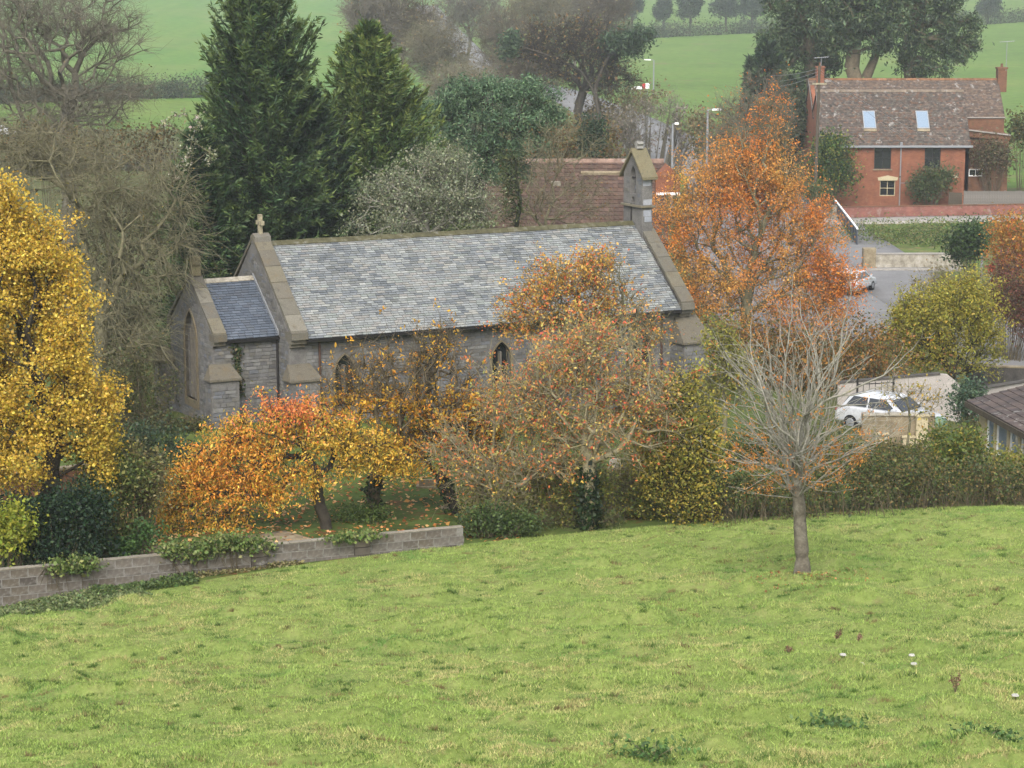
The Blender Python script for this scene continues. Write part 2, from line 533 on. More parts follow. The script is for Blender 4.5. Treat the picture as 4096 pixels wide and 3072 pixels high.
def grow(base, top, att, seg=0.5, alpha=0.35, jit=0.06, curve=0.35, start=0.45, wob=0.05):
    """joins the attraction points to a trunk by the shortest sensible branches."""
    base = np.asarray(base, float); top = np.asarray(top, float)
    H = np.linalg.norm(top - base)
    k = max(4, int(H / seg))
    MAXN = int(len(att) * 14 + 200)
    pos = np.zeros((MAXN, 3)); par = np.full(MAXN, -1); plen = np.zeros(MAXN); dv = np.zeros((MAXN, 3))
    t = np.linspace(0, 1, k + 1)
    tr = base + (top - base) * t[:, None]
    wv = np.cumsum(rng.normal(size=(k + 1, 3)) * wob * H / k ** 0.5, 0); wv -= wv[0]; wv[:, 2] = 0
    tr += wv * np.sin(np.pi * t)[:, None] ** 0.5
    n = k + 1
    pos[:n] = tr
    par[1:n] = np.arange(k)
    plen[:n] = t * H
    dv[1:n] = unit(np.diff(tr, axis=0)); dv[0] = dv[1]
    first = int(k * start)
    nt_ = n
    order = np.argsort(np.linalg.norm(att - top, axis=1))
    for a in att[order]:
        d = pos[first:n] - a
        dist = np.sqrt((d * d).sum(1))
        out = ((a - pos[first:n]) * dv[first:n]).sum(1) / np.maximum(dist, 1e-6)
        cost = dist * (1.25 - 0.3 * out) + alpha * plen[first:n]
        i = first + int(np.argmin(cost))
        L = np.linalg.norm(a - pos[i])
        if L < 0.05: continue
        m = max(1, min(12, int(L / seg)))
        p0 = pos[i]; p1 = p0 + dv[i] * L * curve
        tt = np.linspace(0, 1, m + 1)[1:, None]
        B = (1 - tt) ** 2 * p0 + 2 * tt * (1 - tt) * p1 + tt ** 2 * a
        B += rng.normal(size=B.shape) * jit * min(L, 1.5) * (tt < 1)
        if n + m >= MAXN: break
        pr = i; pp = p0
        for q in B:
            pos[n] = q; par[n] = pr; s = q - pp; ls = math.sqrt(float(s @ s)) + 1e-9
            plen[n] = plen[pr] + ls; dv[n] = s / ls
            pr = n; pp = q; n += 1
    return pos[:n], par[:n], dv[:n], nt_

def branch_radii(par, r_base, r_tip, e=2.1):
    n = len(par)
    wgt = np.zeros(n); kids = np.zeros(n, int)
    for i in range(n - 1, 0, -1):
        if kids[i] == 0: wgt[i] += 1
        wgt[par[i]] += wgt[i]; kids[par[i]] += 1
    r = r_base * (wgt / max(wgt[0], 1)) ** (1 / e)
    return np.maximum(r, r_tip), kids

def branch_mesh(pos, par, r):
    i = np.arange(1, len(par)); p = par[1:]
    R1 = r[i]; R0 = np.minimum(r[p], R1 * 1.35)
    Vs, Fs, o = [], [], 0
    for k, sel in ((7, R1 > 0.06), (4, (R1 <= 0.06) & (R1 > 0.022)), (3, R1 <= 0.022)):
        if sel.any():
            V, Fc = tubes(pos[p[sel]], pos[i[sel]], R0[sel], R1[sel], k)
            Vs.append(V); Fs.append(Fc + o); o += len(V)
    return np.concatenate(Vs), np.concatenate(Fs)

def twig_arrays(P, D, length, rad, droop=0.0, spread=0.8, lvar=0.4):
    """straight fine twigs with one kink from points P."""
    n = len(P)
    d = unit(D + spread * rng.normal(size=(n, 3)) + np.array([0, 0, -droop]))
    L = length * (1 + lvar * rng.normal(size=(n, 1))).clip(0.3, 2)
    mid = P + d * L * 0.5
    d2 = unit(d + 0.45 * rng.normal(size=(n, 3)) + np.array([0, 0, -droop * 0.7]))
    end = mid + d2 * L * 0.5
    r = np.full(n, rad)
    V1, F1 = tubes(P, mid, r, r * 0.8, 3)
    V2, F2 = tubes(mid, end, r * 0.8, r * 0.35, 3)
    return np.concatenate([V1, V2]), np.concatenate([F1, F2 + len(V1)]), mid, end

def blob_points(blobs, n, D, shell=2.2):
    """points spread through ellipsoids given in picture pixels at distance D:
    (cx, cy, rx, ry[, depth offset m[, depth radius m]])."""
    vol = np.array([b[2] * b[3] for b in blobs], float)
    idx = rng.choice(len(blobs), n, p=vol / vol.sum())
    q = unit(rng.normal(size=(n, 3))) * rng.random((n, 1)) ** (1 / shell)
    out = np.zeros((n, 3))
    for j, b in enumerate(blobs):
        off = b[4] if len(b) > 4 else 0.0
        s = (D + off) / F
        rd = b[5] if len(b) > 5 else 0.8 * b[2] * s
        c = at(b[0], b[1], D + off)
        k = idx == j
        out[k] = c + q[k] * np.array([b[2] * s, rd, b[3] * s])
    return out

def tree(name, label, cat, D, px, blobs, n_att, r_base, bark, trunk_top=None, base=None, leaves=0, leaf=0.12, cols=None,
         wts=None, colfn=None, r_tip=0.008, seg=0.5, alpha=0.35, twigs=0, twig_len=0.5, twig_r=0.006, droop=0.0, hang=0.0,
         up=0.4, aspect=0.6, spread=0.12, leaf_blobs=None, group=None, jit=0.06, curve=0.35, start=0.45, ivy=0, crown='crown',
         shell=2.2, twig_spread=0.8, leaf_lo=None, leaf_mat='leaf', stems=1, keep=None, bark_trunk=None, cluster=0):
    b0 = foot(px, D) if base is None else np.asarray(base, float)
    D = b0[1]
    att = blob_points(blobs, n_att, D, shell)
    g = ground(att[:, 0], att[:, 1])
    att = att[att[:, 2] > g + 0.25]
    if trunk_top is None:
        c = att.mean(0); lo = att[:, 2].min()
        tt = b0 * 0.6 + c * 0.4; tt[2] = max(b0[2] + 0.6, lo * 0.6 + c[2] * 0.4)
    else:
        tt = at(trunk_top[0], trunk_top[1], D)
    root = thing(name, label, cat, tuple(b0), 0, group)
    pos, par, dv, nt_ = grow(b0 - [0, 0, 0.15], tt, att, seg, alpha, jit, curve, start)
    r, kids = branch_radii(par, r_base, r_tip)
    pos = pos - b0
    V, Fc = branch_mesh(pos, par, r)
    arr_obj('trunk', V, Fc, M[bark], root, smooth=True)
    thin = np.where((np.arange(len(par)) >= nt_) & (r < max(r_tip * 4, 0.035)))[0]
    if len(thin) == 0: thin = np.arange(nt_, len(par))
    anchor = pos[thin]
    if twigs:
        i = rng.choice(thin, twigs)
        V, Fc, mid, end = twig_arrays(pos[i], dv[i], twig_len, twig_r, droop, twig_spread)
        arr_obj('twigs', V, Fc, M[bark], root)
        anchor = np.concatenate([anchor, mid, end, end])
    if leaves:
        if keep is not None:
            sel = keep(anchor + b0)
            if sel.any(): anchor = anchor[sel]
        if cluster:
            cc = anchor[rng.choice(len(anchor), max(1, leaves // cluster))]
            P = np.repeat(cc, cluster, 0)
        else:
            P = anchor[rng.choice(len(anchor), leaves)]
        P = P + rng.normal(size=P.shape) * spread
        P[:, 2] -= hang * leaf * 0.5
        w = P + b0
        w[:, 2] = np.maximum(w[:, 2], ground(w[:, 0], w[:, 1]) + 0.02)
        P = w - b0
        c = colfn(w) if colfn else pal(len(P), cols, wts)
        V, Fc, tc = leaf_arrays(P, leaf, c, up, aspect, hang)
        arr_obj(crown, V, Fc, M[leaf_mat], root, tint=tc)
    if ivy:
        h = np.linalg.norm(tt - b0)
        t = rng.random(ivy) ** 0.8
        ti = np.clip((t * (nt_ - 1)).astype(int), 0, nt_ - 1)
        P = pos[ti] + rng.normal(size=(ivy, 3)) * np.array([0.14, 0.14, 0.2]) * (1.2 - 0.5 * t[:, None])
        c = pal(ivy, AL((44, 62, 36), (60, 80, 44), (36, 50, 32)))
        V, Fc, tc = leaf_arrays(P, 0.1, c, 0.2, 0.8)
        arr_obj('ivy', V, Fc, M['leaf'], root, tint=tc)
    return root

def shrub(name, label, D, px, blobs, leaves, leaf, cols, wts=None, group=None, stems=26, bark='bark_brown', up=0.4, cat='shrub', colfn=None,
          aspect=0.6, shell=3.0, twigs=0, stem_r=0.012, base=None, lump=0.0):
    """leafy bush: stems from the ground and leaves through the volume, gathered in lumps."""
    b0 = foot(px, D) if base is None else np.asarray(base, float)
    D = b0[1]
    root = thing(name, label, cat, tuple(b0), 0, group)
    nl = max(12, leaves // 60)
    cen = blob_points(blobs, nl, D, shell)
    P = cen[rng.choice(nl, leaves)] + rng.normal(size=(leaves, 3)) * (lump or 2.4 * leaf)
    g = ground(P[:, 0], P[:, 1])
    low = P[:, 2] < g + 0.05
    P[low, 2] = g[low] + rng.random(low.sum()) * 0.5
    c = colfn(P) if colfn else pal(leaves, cols, wts)
    V, Fc, tc = leaf_arrays(P - b0, leaf, c, up, aspect)
    arr_obj('foliage', V, Fc, M['leaf'], root, tint=tc)
    E = cen[rng.choice(nl, stems)]
    S = E.copy(); S[:, :2] = b0[:2] + (E[:, :2] - b0[:2]) * 0.35; S[:, 2] = ground(S[:, 0], S[:, 1]) - 0.1
    mid = (S + E) / 2 + rng.normal(size=S.shape) * 0.12
    r = np.full(stems, stem_r)
    V1, F1 = tubes(S - b0, mid - b0, r * 1.5, r, 4); V2, F2 = tubes(mid - b0, E - b0, r, r * 0.4, 4)
    Vs, Fs = [V1, V2], [F1, F2 + len(V1)]
    if twigs:
        i = rng.choice(len(P), twigs)
        V3, F3, _, _ = twig_arrays(P[i] - b0, np.tile([0, 0, 0.6], (twigs, 1)), 0.5, 0.006)
        Vs.append(V3); Fs.append(F3 + len(V1) + len(V2))
    arr_obj('stems', np.concatenate(Vs), np.concatenate(Fs), M[bark], root)
    return root

def conifer(name, label, base, H, prof, n_br, cols, tw=0.5, per=36, elev=(25, 55), bark='bark_dark', r_base=0.35, wid=0.09, bare=0.04, wts=None,
            tipcol=None, flat=0.5, group=None, droop=0.0, cat='tree', lean=(0, 0)):
    """evergreen built of outward branches carrying many narrow sprays. prof(t) = branch reach at height share t."""
    b0 = np.asarray(base, float)
    root = thing(name, label, cat, tuple(b0), 0, group)
    t = bare + (1 - bare) * rng.random(n_br) ** 1.15
    t = t.clip(0, 0.995)
    az = rng.random(n_br) * 2 * np.pi
    cl_ = vnoise(az * 1.9 + 3, t * 8.5, 1.0, 77 + n_br)
    R = np.array([prof(a) for a in t]) * rng.uniform(0.72, 1.1, n_br) * (0.62 + 0.72 * cl_)
    R *= np.where(rng.random(n_br) < 0.06, 1.2, 1.0)
    el = np.radians(elev[0] + (elev[1] - elev[0]) * t + rng.normal(size=n_br) * 9)
    d = np.stack([np.cos(az) * np.cos(el), np.sin(az) * np.cos(el), np.sin(el)], 1)
    L = R / np.maximum(np.cos(el), 0.35)
    S = np.stack([np.zeros(n_br) + lean[0] * t, np.zeros(n_br) + lean[1] * t, np.maximum(0.3, t * H - L * np.sin(el) * 0.75)], 1)
    E = S + d * L[:, None]; E[:, 2] = np.minimum(E[:, 2], H)
    V1, F1 = tubes(S, E, np.full(n_br, 0.035), np.full(n_br, 0.008), 3)
    k = 8
    zz = np.linspace(-0.2, H * 0.97, k)
    tp = np.stack([lean[0] * zz / H, lean[1] * zz / H, zz], 1)
    V2, F2 = tubes(tp[:-1], tp[1:], np.linspace(r_base, 0.06, k)[:-1], np.linspace(r_base, 0.06, k)[1:], 7)
    i4 = F1 + len(V2)
    arr_obj('trunk', np.concatenate([V2, V1]), np.concatenate([F2, i4]), M[bark], root)
    n = n_br * per
    bi = np.repeat(np.arange(n_br), per)
    s = 0.22 + 0.8 * rng.random(n) ** 0.75
    P = S[bi] + d[bi] * (L[bi] * s)[:, None] + rng.normal(size=(n, 3)) * 0.16 * (1.15 - s)[:, None]
    P[:, 2] -= droop * s ** 2 * L[bi]
    side = unit(np.cross(d[bi], np.array([0, 0, 1.0])))
    td = unit(d[bi] * 0.9 + side * rng.normal(size=(n, 1)) * 0.8 + np.array([0, 0, 1.0]) * rng.normal(size=(n, 1)) * flat + np.array([0, 0, -droop]))
    TL = tw * rng.uniform(0.5, 1.3, (n, 1)) * (1.15 - 0.5 * s[:, None])
    nr = unit(np.cross(td, rng.normal(size=(n, 3))))
    W = wid * rng.uniform(0.6, 1.4, (n, 1))
    V = np.stack([P, P + td * TL * 0.45 + nr * W, P + td * TL, P + td * TL * 0.45 - nr * W], 1).reshape(-1, 3)
    c = pal(n, cols, wts)
    if tipcol is not None:
        f = ((s - 0.72) / 0.3).clip(0, 1)[:, None] * rng.random((n, 1))
        c = c * (1 - f) + np.array(tipcol) * f
    br = (1 + 0.22 * rng.normal(size=n_br)).clip(0.5, 1.5)[bi][:, None]
    arr_obj('crown', V, np.arange(4 * n).reshape(n, 4), M['needle'], root, tint=np.repeat(c * br, 4, 0))
    return root

def fan_tree(name, label, cat, base, top, prim, r_base, bark, tips_fn, leaf=None, group=None):
    """young tree: a clean trunk and long ascending branches that fork ahead at narrow angles."""
    b0 = np.asarray(base, float); tp = np.asarray(top, float) - b0
    P0, P1, R0, R1, thin = [], [], [], [], []
    k = 16
    t = np.linspace(0, 1, k + 1)
    sway = np.column_stack([np.sin(t * 2.6) * 0.06 + np.sin(t * 9) * 0.012, np.zeros(k + 1), np.zeros(k + 1)])
    tr = tp * t[:, None] + sway; tr[0, 2] -= 0.15
    rr = r_base * (1.35 - 0.35 * np.minimum(1, t * 4)) * (1 - 0.2 * t) * (1 + 0.05 * rng.normal(size=k + 1)); rr[0] *= 1.25
    for i in range(k):
        P0.append(tr[i]); P1.append(tr[i + 1]); R0.append(rr[i]); R1.append(rr[i + 1])
    def shoot(p, d, L, r, lev):
        n = max(4, int(L / 0.22)); seg = L / n
        p = p.copy(); d = d.copy()
        for i in range(n):
            f0, f1 = i / n, (i + 1) / n
            d2 = unit(d + rng.normal(size=3) * 0.15 + np.array([0, 0, 0.1 * (1 - d[2])]))
            q = p + d2 * seg
            r0_, r1_ = max(0.0045, r * (1 - 0.85 * f0)), max(0.004, r * (1 - 0.85 * f1))
            P0.append(p); P1.append(q); R0.append(r0_); R1.append(r1_)
            if r1_ < 0.012: thin.append(q)
            if lev < 3 and i > 0 and rng.random() < (0.5, 0.34, 0.2)[lev]:
                ax = unit(np.cross(d2, rng.normal(size=3)))
                a = math.radians(rng.uniform(22, 48))
                dd = unit(d2 * math.cos(a) + ax * math.sin(a))
                shoot(q, dd, (L * (1 - f1) + 0.25) * rng.uniform(0.45, 0.9), r1_ * 0.72, lev + 1)
            p, d = q, d2
    for i in range(prim):
        e, az_, L, r, h = tips_fn(i)
        d = np.array([math.cos(az_) * math.cos(e), math.sin(az_) * math.cos(e), math.sin(e)])
        p = tr[-1] + np.array([0, 0, h])
        shoot(p if h > 0 else tr[-1] + tp * h / tp[2], d, L, r, 0)
    root = thing(name, label, cat, tuple(b0), 0, group)
    P0, P1, R0, R1 = map(np.array, (P0, P1, R0, R1))
    V, Fc = tubes(P0[:k], P1[:k], R0[:k], R1[:k], 12)
    arr_obj('trunk', V, Fc, M['bark_trunk'], root, smooth=True)
    P0, P1, R0, R1 = P0[k:], P1[k:], R0[k:], R1[k:]
    Vs, Fs, o = [], [], 0
    for kk, sel in ((7, R1 > 0.02), (4, (R1 <= 0.02))):
        V, Fc = tubes(P0[sel], P1[sel], R0[sel], R1[sel], kk)
        Vs.append(V); Fs.append(Fc + o); o += len(V)
    arr_obj('branches', np.concatenate(Vs), np.concatenate(Fs), M[bark], root, smooth=True)
    if leaf:
        n, size, cols, keep = leaf
        th = np.array(thin); th = th[keep(th + b0)]
        c = th[rng.choice(len(th), n // 7)]
        P = np.repeat(c, 7, 0) + rng.normal(size=(len(c) * 7, 3)) * 0.06
        V, Fc, tc = leaf_arrays(P, size, pal(len(P), cols), 0.1, 0.35, 0.6)
        arr_obj('leaves', V, Fc, M['leaf'], root, tint=tc)
    return root

def strip_hedge(name, label, pts, height, width, leaves, leaf, cols, wts=None, group=None, stems=200, bark='bark_brown', zbase=0.0, colfn=None, uneven=0.25,
                cat='hedge'):
    """hedge along a line of ground points."""
    pts = np.array(pts, float)
    b0 = pts[len(pts) // 2].copy(); b0[2] = gz(b0[0], b0[1])
    root = thing(name, label, cat, tuple(b0), 0, group)
    sl = np.concatenate([[0], np.cumsum(np.linalg.norm(np.diff(pts[:, :2], axis=0), axis=1))])
    def along(s):
        return np.stack([np.interp(s, sl, pts[:, 0]), np.interp(s, sl, pts[:, 1])], 1)
    nl = max(20, leaves // 40)
    s = rng.random(nl) * sl[-1]
    ph = rng.random(6) * 6.28
    hh = height * (1 + uneven * (np.sin(s * 1.3 + ph[0]) + np.sin(s * 0.47 + ph[1]) + 0.6 * np.sin(s * 3.1 + ph[2])) / 2)
    q = along(s) + rng.normal(size=(nl, 2)) * width * 0.4
    z = ground(q[:, 0], q[:, 1]) + zbase + hh * rng.random(nl) ** 0.6
    cen = np.column_stack([q, z])
    P = cen[rng.choice(nl, leaves)] + rng.normal(size=(leaves, 3)) * leaf * 2.6
    P[:, 2] = np.maximum(P[:, 2], ground(P[:, 0], P[:, 1]) + 0.03)
    c = colfn(P) if colfn else pal(leaves, cols, wts)
    V, Fc, tc = leaf_arrays(P - b0, leaf, c, 0.4, 0.6)
    arr_obj('foliage', V, Fc, M['leaf'], root, tint=tc)
    E = cen[rng.choice(nl, stems)]
    S = E + np.column_stack([rng.normal(size=(stems, 2)) * 0.25, np.zeros(stems)]); S[:, 2] = ground(S[:, 0], S[:, 1]) - 0.1
    r = np.full(stems, max(0.01, leaf * 0.08))
    mid = (S + E) / 2 + rng.normal(size=S.shape) * 0.1
    V1, F1 = tubes(S - b0, mid - b0, r * 1.4, r, 3); V2, F2 = tubes(mid - b0, E - b0 + rng.normal(size=E.shape) * 0.2, r, r * 0.4, 3)
    arr_obj('stems', np.concatenate([V1, V2]), np.concatenate([F1, F2 + len(V1)]), M[bark], root)
    return root

# ================================================================== THE GROUND
def mat_ground(name, stops, scale, fine, fcol, stretch=None, extra=None):
    m, n, l, b = new_mat(name)
    t = noise(n, l, scale, 8, 0.62, 'Object', stretch)
    r = ramp(n, l, t.outputs['Fac'], stops)
    t2 = noise(n, l, fine, 6, 0.7, 'Object')
    g = ramp(n, l, t2.outputs['Fac'], [(0.32, (0.7,) * 3), (0.68, (1.25,) * 3)])
    c = mixc(n, l, r.outputs[0], g.outputs[0], 0.9, 'MULTIPLY')
    if extra:
        t3 = noise(n, l, extra[1], 6, 0.7, 'Object')
        s = ramp(n, l, t3.outputs['Fac'], [(extra[2], (0,) * 3), (extra[3], (1,) * 3)])
        c = mixc(n, l, c, extra[0], s.outputs[0])
    l.new(c, b.inputs['Base Color'])
    bump(n, l, b, t2.outputs['Fac'], 0.6, 0.05)
    b.inputs['Roughness'].default_value = 0.95
    b.inputs['Specular IOR Level'].default_value = 0.1
    return m

M['g_pasture'] = mat_ground('g_pasture', [(0.3, A(124, 144, 72)), (0.5, A(144, 162, 86)), (0.7, A(160, 168, 100))], 1.6, 9, None, (1, 1, 1), (A(150, 140, 98), 2.4, 0.58, 0.72))
M['g_yard'] = mat_ground('g_yard', [(0.3, A(70, 84, 40)), (0.5, A(98, 118, 56)), (0.75, A(120, 128, 66))], 0.7, 5, None, None, (A(120, 86, 52), 1.6, 0.56, 0.64))
M['g_rough'] = mat_ground('g_rough', [(0.3, A(78, 82, 48)), (0.5, A(104, 112, 62)), (0.75, A(126, 120, 76))], 0.25, 3, None, None, (A(112, 92, 66), 0.5, 0.56, 0.66))
M['g_field'] = mat_ground('g_field', [(0.3, A(98, 138, 58)), (0.45, A(108, 150, 66)), (0.55, A(116, 152, 68)), (0.7, A(126, 156, 76))], 0.16, 0.5, None, (1, 0.04, 1), (A(134, 152, 82), 0.02, 0.5, 0.7))
M['g_meadow'] = mat_ground('g_meadow', [(0.3, A(98, 130, 52)), (0.5, A(114, 146, 62)), (0.7, A(130, 150, 74))], 0.03, 0.6, None, None, (A(132, 128, 84), 0.12, 0.58, 0.7))
M['g_bank'] = mat_ground('g_bank', [(0.3, A(84, 100, 50)), (0.5, A(112, 134, 66)), (0.7, A(138, 136, 88))], 0.5, 3, None, None, (A(150, 132, 96), 0.7, 0.55, 0.66))

def region(x, y):
    """0 near pasture, 1 churchyard, 2 rough ground and gardens, 3 bright far field, 4 far meadow, 5 bank by the house"""
    edge = np.interp(x, [-40, -12.6, -1.4, 5, 16, 40], [44, 51.5, 57.6, 61, 66, 78])
    r = np.full(x.shape, 2)
    r[y < edge] = 0
    r[(y >= edge) & (y < 98) & (x < 12)] = 1
    r[(y > 345) & (x < -10)] = 3
    r[(y > 300) & (y <= 345) & (x < -10)] = 4
    r[(y > 215) & (x >= 12)] = 4
    r[(y > 360) & (x >= -10)] = 4
    r[(y > 150) & (y < 187) & (x > 23)] = 5
    return r

ys = np.concatenate([np.arange(-60, 20, 4.0), np.arange(20, 160, 1.0), np.arange(160, 420, 4.0), np.arange(420, 1000, 20), np.arange(1000, 2500, 100), np.arange(2500, 6001, 500)])
xs = np.concatenate([-np.geomspace(40, 4000, 30)[::-1], np.arange(-38, 38.1, 1.0), np.geomspace(40, 4000, 30)])
GX, GY = np.meshgrid(xs, ys)
GZ = ground(GX, GY)
e0 = np.interp(GX, [-40, -12.6, -1.4, 5, 16, 40], [44, 51.5, 57.6, 61, 66, 78])
GZ = GZ - 0.25 * ((GY > 20) & (GY < e0 - 0.5) & (np.abs(GX) < 30))
ny, nx = GX.shape
ii = (np.arange(ny - 1)[:, None] * nx + np.arange(nx - 1)[None]).ravel()
gf = np.stack([ii, ii + 1, ii + 1 + nx, ii + nx], 1)
gme = arr_mesh('ground', np.column_stack([GX.ravel(), GY.ravel(), GZ.ravel()]), gf, M['g_pasture'], smooth=True)
for k in ('g_yard', 'g_rough', 'g_field', 'g_meadow', 'g_bank'):
    gme.materials.append(M[k])
cxm = GX.ravel()[gf].mean(1); cym = GY.ravel()[gf].mean(1)
gme.polygons.foreach_set('material_index', region(cxm, cym).astype(np.int32))
tag(link_mesh('ground', gme), kind='structure')

# ---- near pasture: finely modelled tussocky sheet
def tussock(x, y):
    a = vnoise(x, y, 0.75, 1) ** 3 * 0.16 + vnoise(x * 0.8, y * 1.3, 1.6, 2) ** 4 * 0.3 + vnoise(x, y, 4.3, 3) ** 2 * 0.05 + vnoise(x, y, 0.22, 4) * 0.2
    return a

def field_edge(x):
    return np.interp(x, [-40, -12.6, -1.4, 5, 16, 40], [44, 51.8, 58.0, 61.4, 66.4, 78])

px_ = np.arange(-22, 22.01, 0.16); py_ = np.arange(0, 1.0001, 1 / 330.0)
PX, PT = np.meshgrid(px_, py_)
PY = 21 + (field_edge(PX) - 21) * PT
fade = np.clip((1 - PT) * 12, 0, 1)
PZ = ground(PX, PY) + (tussock(PX, PY) * fade) - 0.18 * fade + 0.01
ny, nx = PX.shape
ii = (np.arange(ny - 1)[:, None] * nx + np.arange(nx - 1)[None]).ravel()
tag(arr_obj('pasture', np.column_stack([PX.ravel(), PY.ravel(), PZ.ravel()]), np.stack([ii, ii + 1, ii + 1 + nx, ii + nx], 1), M['g_pasture'], smooth=True), kind='structure')

def pasture_z(x, y):
    f = np.clip((field_edge(x) - y) / (field_edge(x) - 21) * 12, 0, 1)
    return ground(x, y) + tussock(x, y) * f - 0.18 * f + 0.01

# ---- grass blades
def grass_blades(n, hmin, hmax, wid):
    y = 25 + 44 * rng.random(n * 2) ** 1.1
    x = (rng.random(n * 2) - 0.5) * 2 * (y * 0.26)
    k = (y < field_edge(x) - 0.1)
    x, y = x[k][:n], y[k][:n]
    n = len(x)
    z = pasture_z(x, y)
    tk = tussock(x, y)
    rank = ((tk - 0.16) / 0.16).clip(0, 1)
    h = (hmin + (hmax - hmin) * rng.random(n)) * (0.6 + 0.9 * vnoise(x, y, 1.7, 9)) * (1 + 0.5 * rank)
    lean = rng.normal(size=(n, 2)) * 0.55
    a = rng.random(n) * np.pi
    wv = np.stack([np.cos(a), np.sin(a)], 1) * wid * rng.uniform(0.6, 1.3, (n, 1))
    B = np.column_stack([x, y, z - 0.01])
    V = np.zeros((n, 3, 3))
    V[:, 0] = B; V[:, 0, :2] -= wv
    V[:, 1] = B; V[:, 1, :2] += wv
    V[:, 2] = B; V[:, 2, :2] += lean * h[:, None]; V[:, 2, 2] += h
    dry = (vnoise(x, y, 0.5, 11) * 0.35 + vnoise(x, y, 1.7, 12) * 0.35 + vnoise(x, y, 4.3, 13) * 0.3)
    green = AL((130, 152, 72), (142, 163, 82), (156, 173, 94), k=1.07)
    straw = AL((176, 172, 112), (182, 170, 118), (164, 152, 104), k=1.0)
    lush = AL((98, 134, 62), (110, 144, 70), k=1.1)
    i = rng.integers(0, 3, n)
    fd = ((dry - 0.5) * 3.4 + 0.06 * (45 - y) / 12 + rng.normal(size=n) * 0.28).clip(0, 1)[:, None]
    fl = ((vnoise(x, y, 0.8, 21) * 0.5 + vnoise(x, y, 2.6, 22) * 0.5 - 0.58) * 4 + rng.normal(size=n) * 0.2).clip(0, 1)[:, None]
    c = green[i] * (1 - fl) + lush[i % 2] * fl
    c = c * (1 - fd) + straw[i] * fd
    c *= (1 + 0.14 * rng.normal(size=(n, 1))).clip(0.6, 1.5)
    o = arr_obj('grass', V.reshape(-1, 3), np.arange(3 * n).reshape(n, 3), M['grass'], tint=np.repeat(c, 3, 0))
    tag(o, 'short tussocky green and straw grass of the near pasture', 'grass', kind='stuff')
grass_blades(600000, 0.022, 0.055, 0.0085)

# ---- darker tussocks scattered through the sward
def tussocks(n):
    y = 25 + 43 * rng.random(n * 2) ** 1.05
    x = (rng.random(n * 2) - 0.5) * 2 * (y * 0.26)
    k = y < field_edge(x) - 0.4
    x, y = x[k][:n], y[k][:n]
    n = len(x)
    per = 46
    sx = rng.gamma(2.0, 0.07, n).clip(0.04, 0.5); sy = sx * rng.uniform(0.25, 0.6, n)
    bx = np.repeat(x, per) + rng.normal(size=n * per) * np.repeat(sx, per)
    by = np.repeat(y, per) + rng.normal(size=n * per) * np.repeat(sy, per)
    bz = pasture_z(bx, by)
    h = rng.uniform(0.05, 0.12, n * per) * np.repeat(rng.uniform(0.5, 1.1, n), per)
    m = n * per
    a = rng.random(m) * np.pi
    wv = np.stack([np.cos(a), np.sin(a)], 1) * 0.009
    V = np.zeros((m, 3, 3)); B = np.column_stack([bx, by, bz - 0.01])
    V[:] = B[:, None]
    V[:, 0, :2] -= wv; V[:, 1, :2] += wv
    V[:, 2, :2] += rng.normal(size=(m, 2)) * 0.5 * h[:, None]; V[:, 2, 2] += h
    kinds = AL((88, 116, 52), (98, 124, 58), (136, 122, 80), (112, 98, 66), (78, 104, 52), k=1.25)
    c = kinds[np.repeat(rng.choice(5, n, p=[0.34, 0.26, 0.16, 0.08, 0.16]), per)] * (1 + 0.12 * rng.normal(size=(m, 1)))
    o = arr_obj('grass_tussocks', V.reshape(-1, 3), np.arange(3 * m).reshape(m, 3), M['grass'], tint=np.repeat(c, 3, 0))
    tag(o, 'darker grass tussocks dotted over the near pasture', 'grass', kind='stuff')
tussocks(1900)

# ---- road, pavement strips
def ribbon(name, cl, width, lift, mat, parent=None, drop=0.25):
    cl = np.array(cl, float)[:, :2]
    s = np.concatenate([[0], np.cumsum(np.linalg.norm(np.diff(cl, axis=0), axis=1))])
    n = max(8, int(s[-1] / 2.0))
    q = np.linspace(0, s[-1], n)
    P = np.stack([np.interp(q, s, cl[:, 0]), np.interp(q, s, cl[:, 1])], 1)
    kk = np.ones(7) / 7
    for a in (0, 1):
        P[:, a] = np.convolve(np.pad(P[:, a], 3, mode='edge'), kk, mode='valid')
    t = unit(np.gradient(P, axis=0)); nr = np.stack([-t[:, 1], t[:, 0]], 1)
    wd = np.full(n, width) if np.isscalar(width) else np.interp(q / s[-1], np.linspace(0, 1, len(width)), width)
    offs = [-0.5, -0.5, -0.25, 0, 0.25, 0.5, 0.5]
    rows = []
    for j, o_ in enumerate(offs):
        e = P + nr * (wd * o_)[:, None]
        z = ground(e[:, 0], e[:, 1]) + lift
        if j in (0, 6): z = z - drop
        rows.append(np.column_stack([e, z]))
    V = np.stack(rows, 1).reshape(-1, 3)
    k = len(offs)
    ii = (np.arange(n - 1)[:, None] * k + np.arange(k - 1)[None]).ravel()
    o = arr_obj(name, V, np.stack([ii, ii + 1, ii + 1 + k, ii + k], 1), mat, parent)
    return tag(o, kind='structure')

rd = [hit(*p) for p in ((1075, 402), (1010, 355), (965, 322), (915, 292), (872, 262), (835, 238), (798, 212), (745, 182), (690, 156), (640, 134), (604, 112), (560, 92))]
rd += [at(485, 62, 430), at(462, 40, 520), at(440, 14, 640), at(425, 2, 760)]
road = ribbon('road', rd, [6.5, 6.5, 8, 12, 12, 9, 8, 8, 8, 8, 8, 8, 8, 8], 0.08, M['asphalt'])
lane = ribbon('lane', [(23.5, 186.5), (30, 187.5), (60, 188.5)], 4.2, 0.14, M['concrete'])

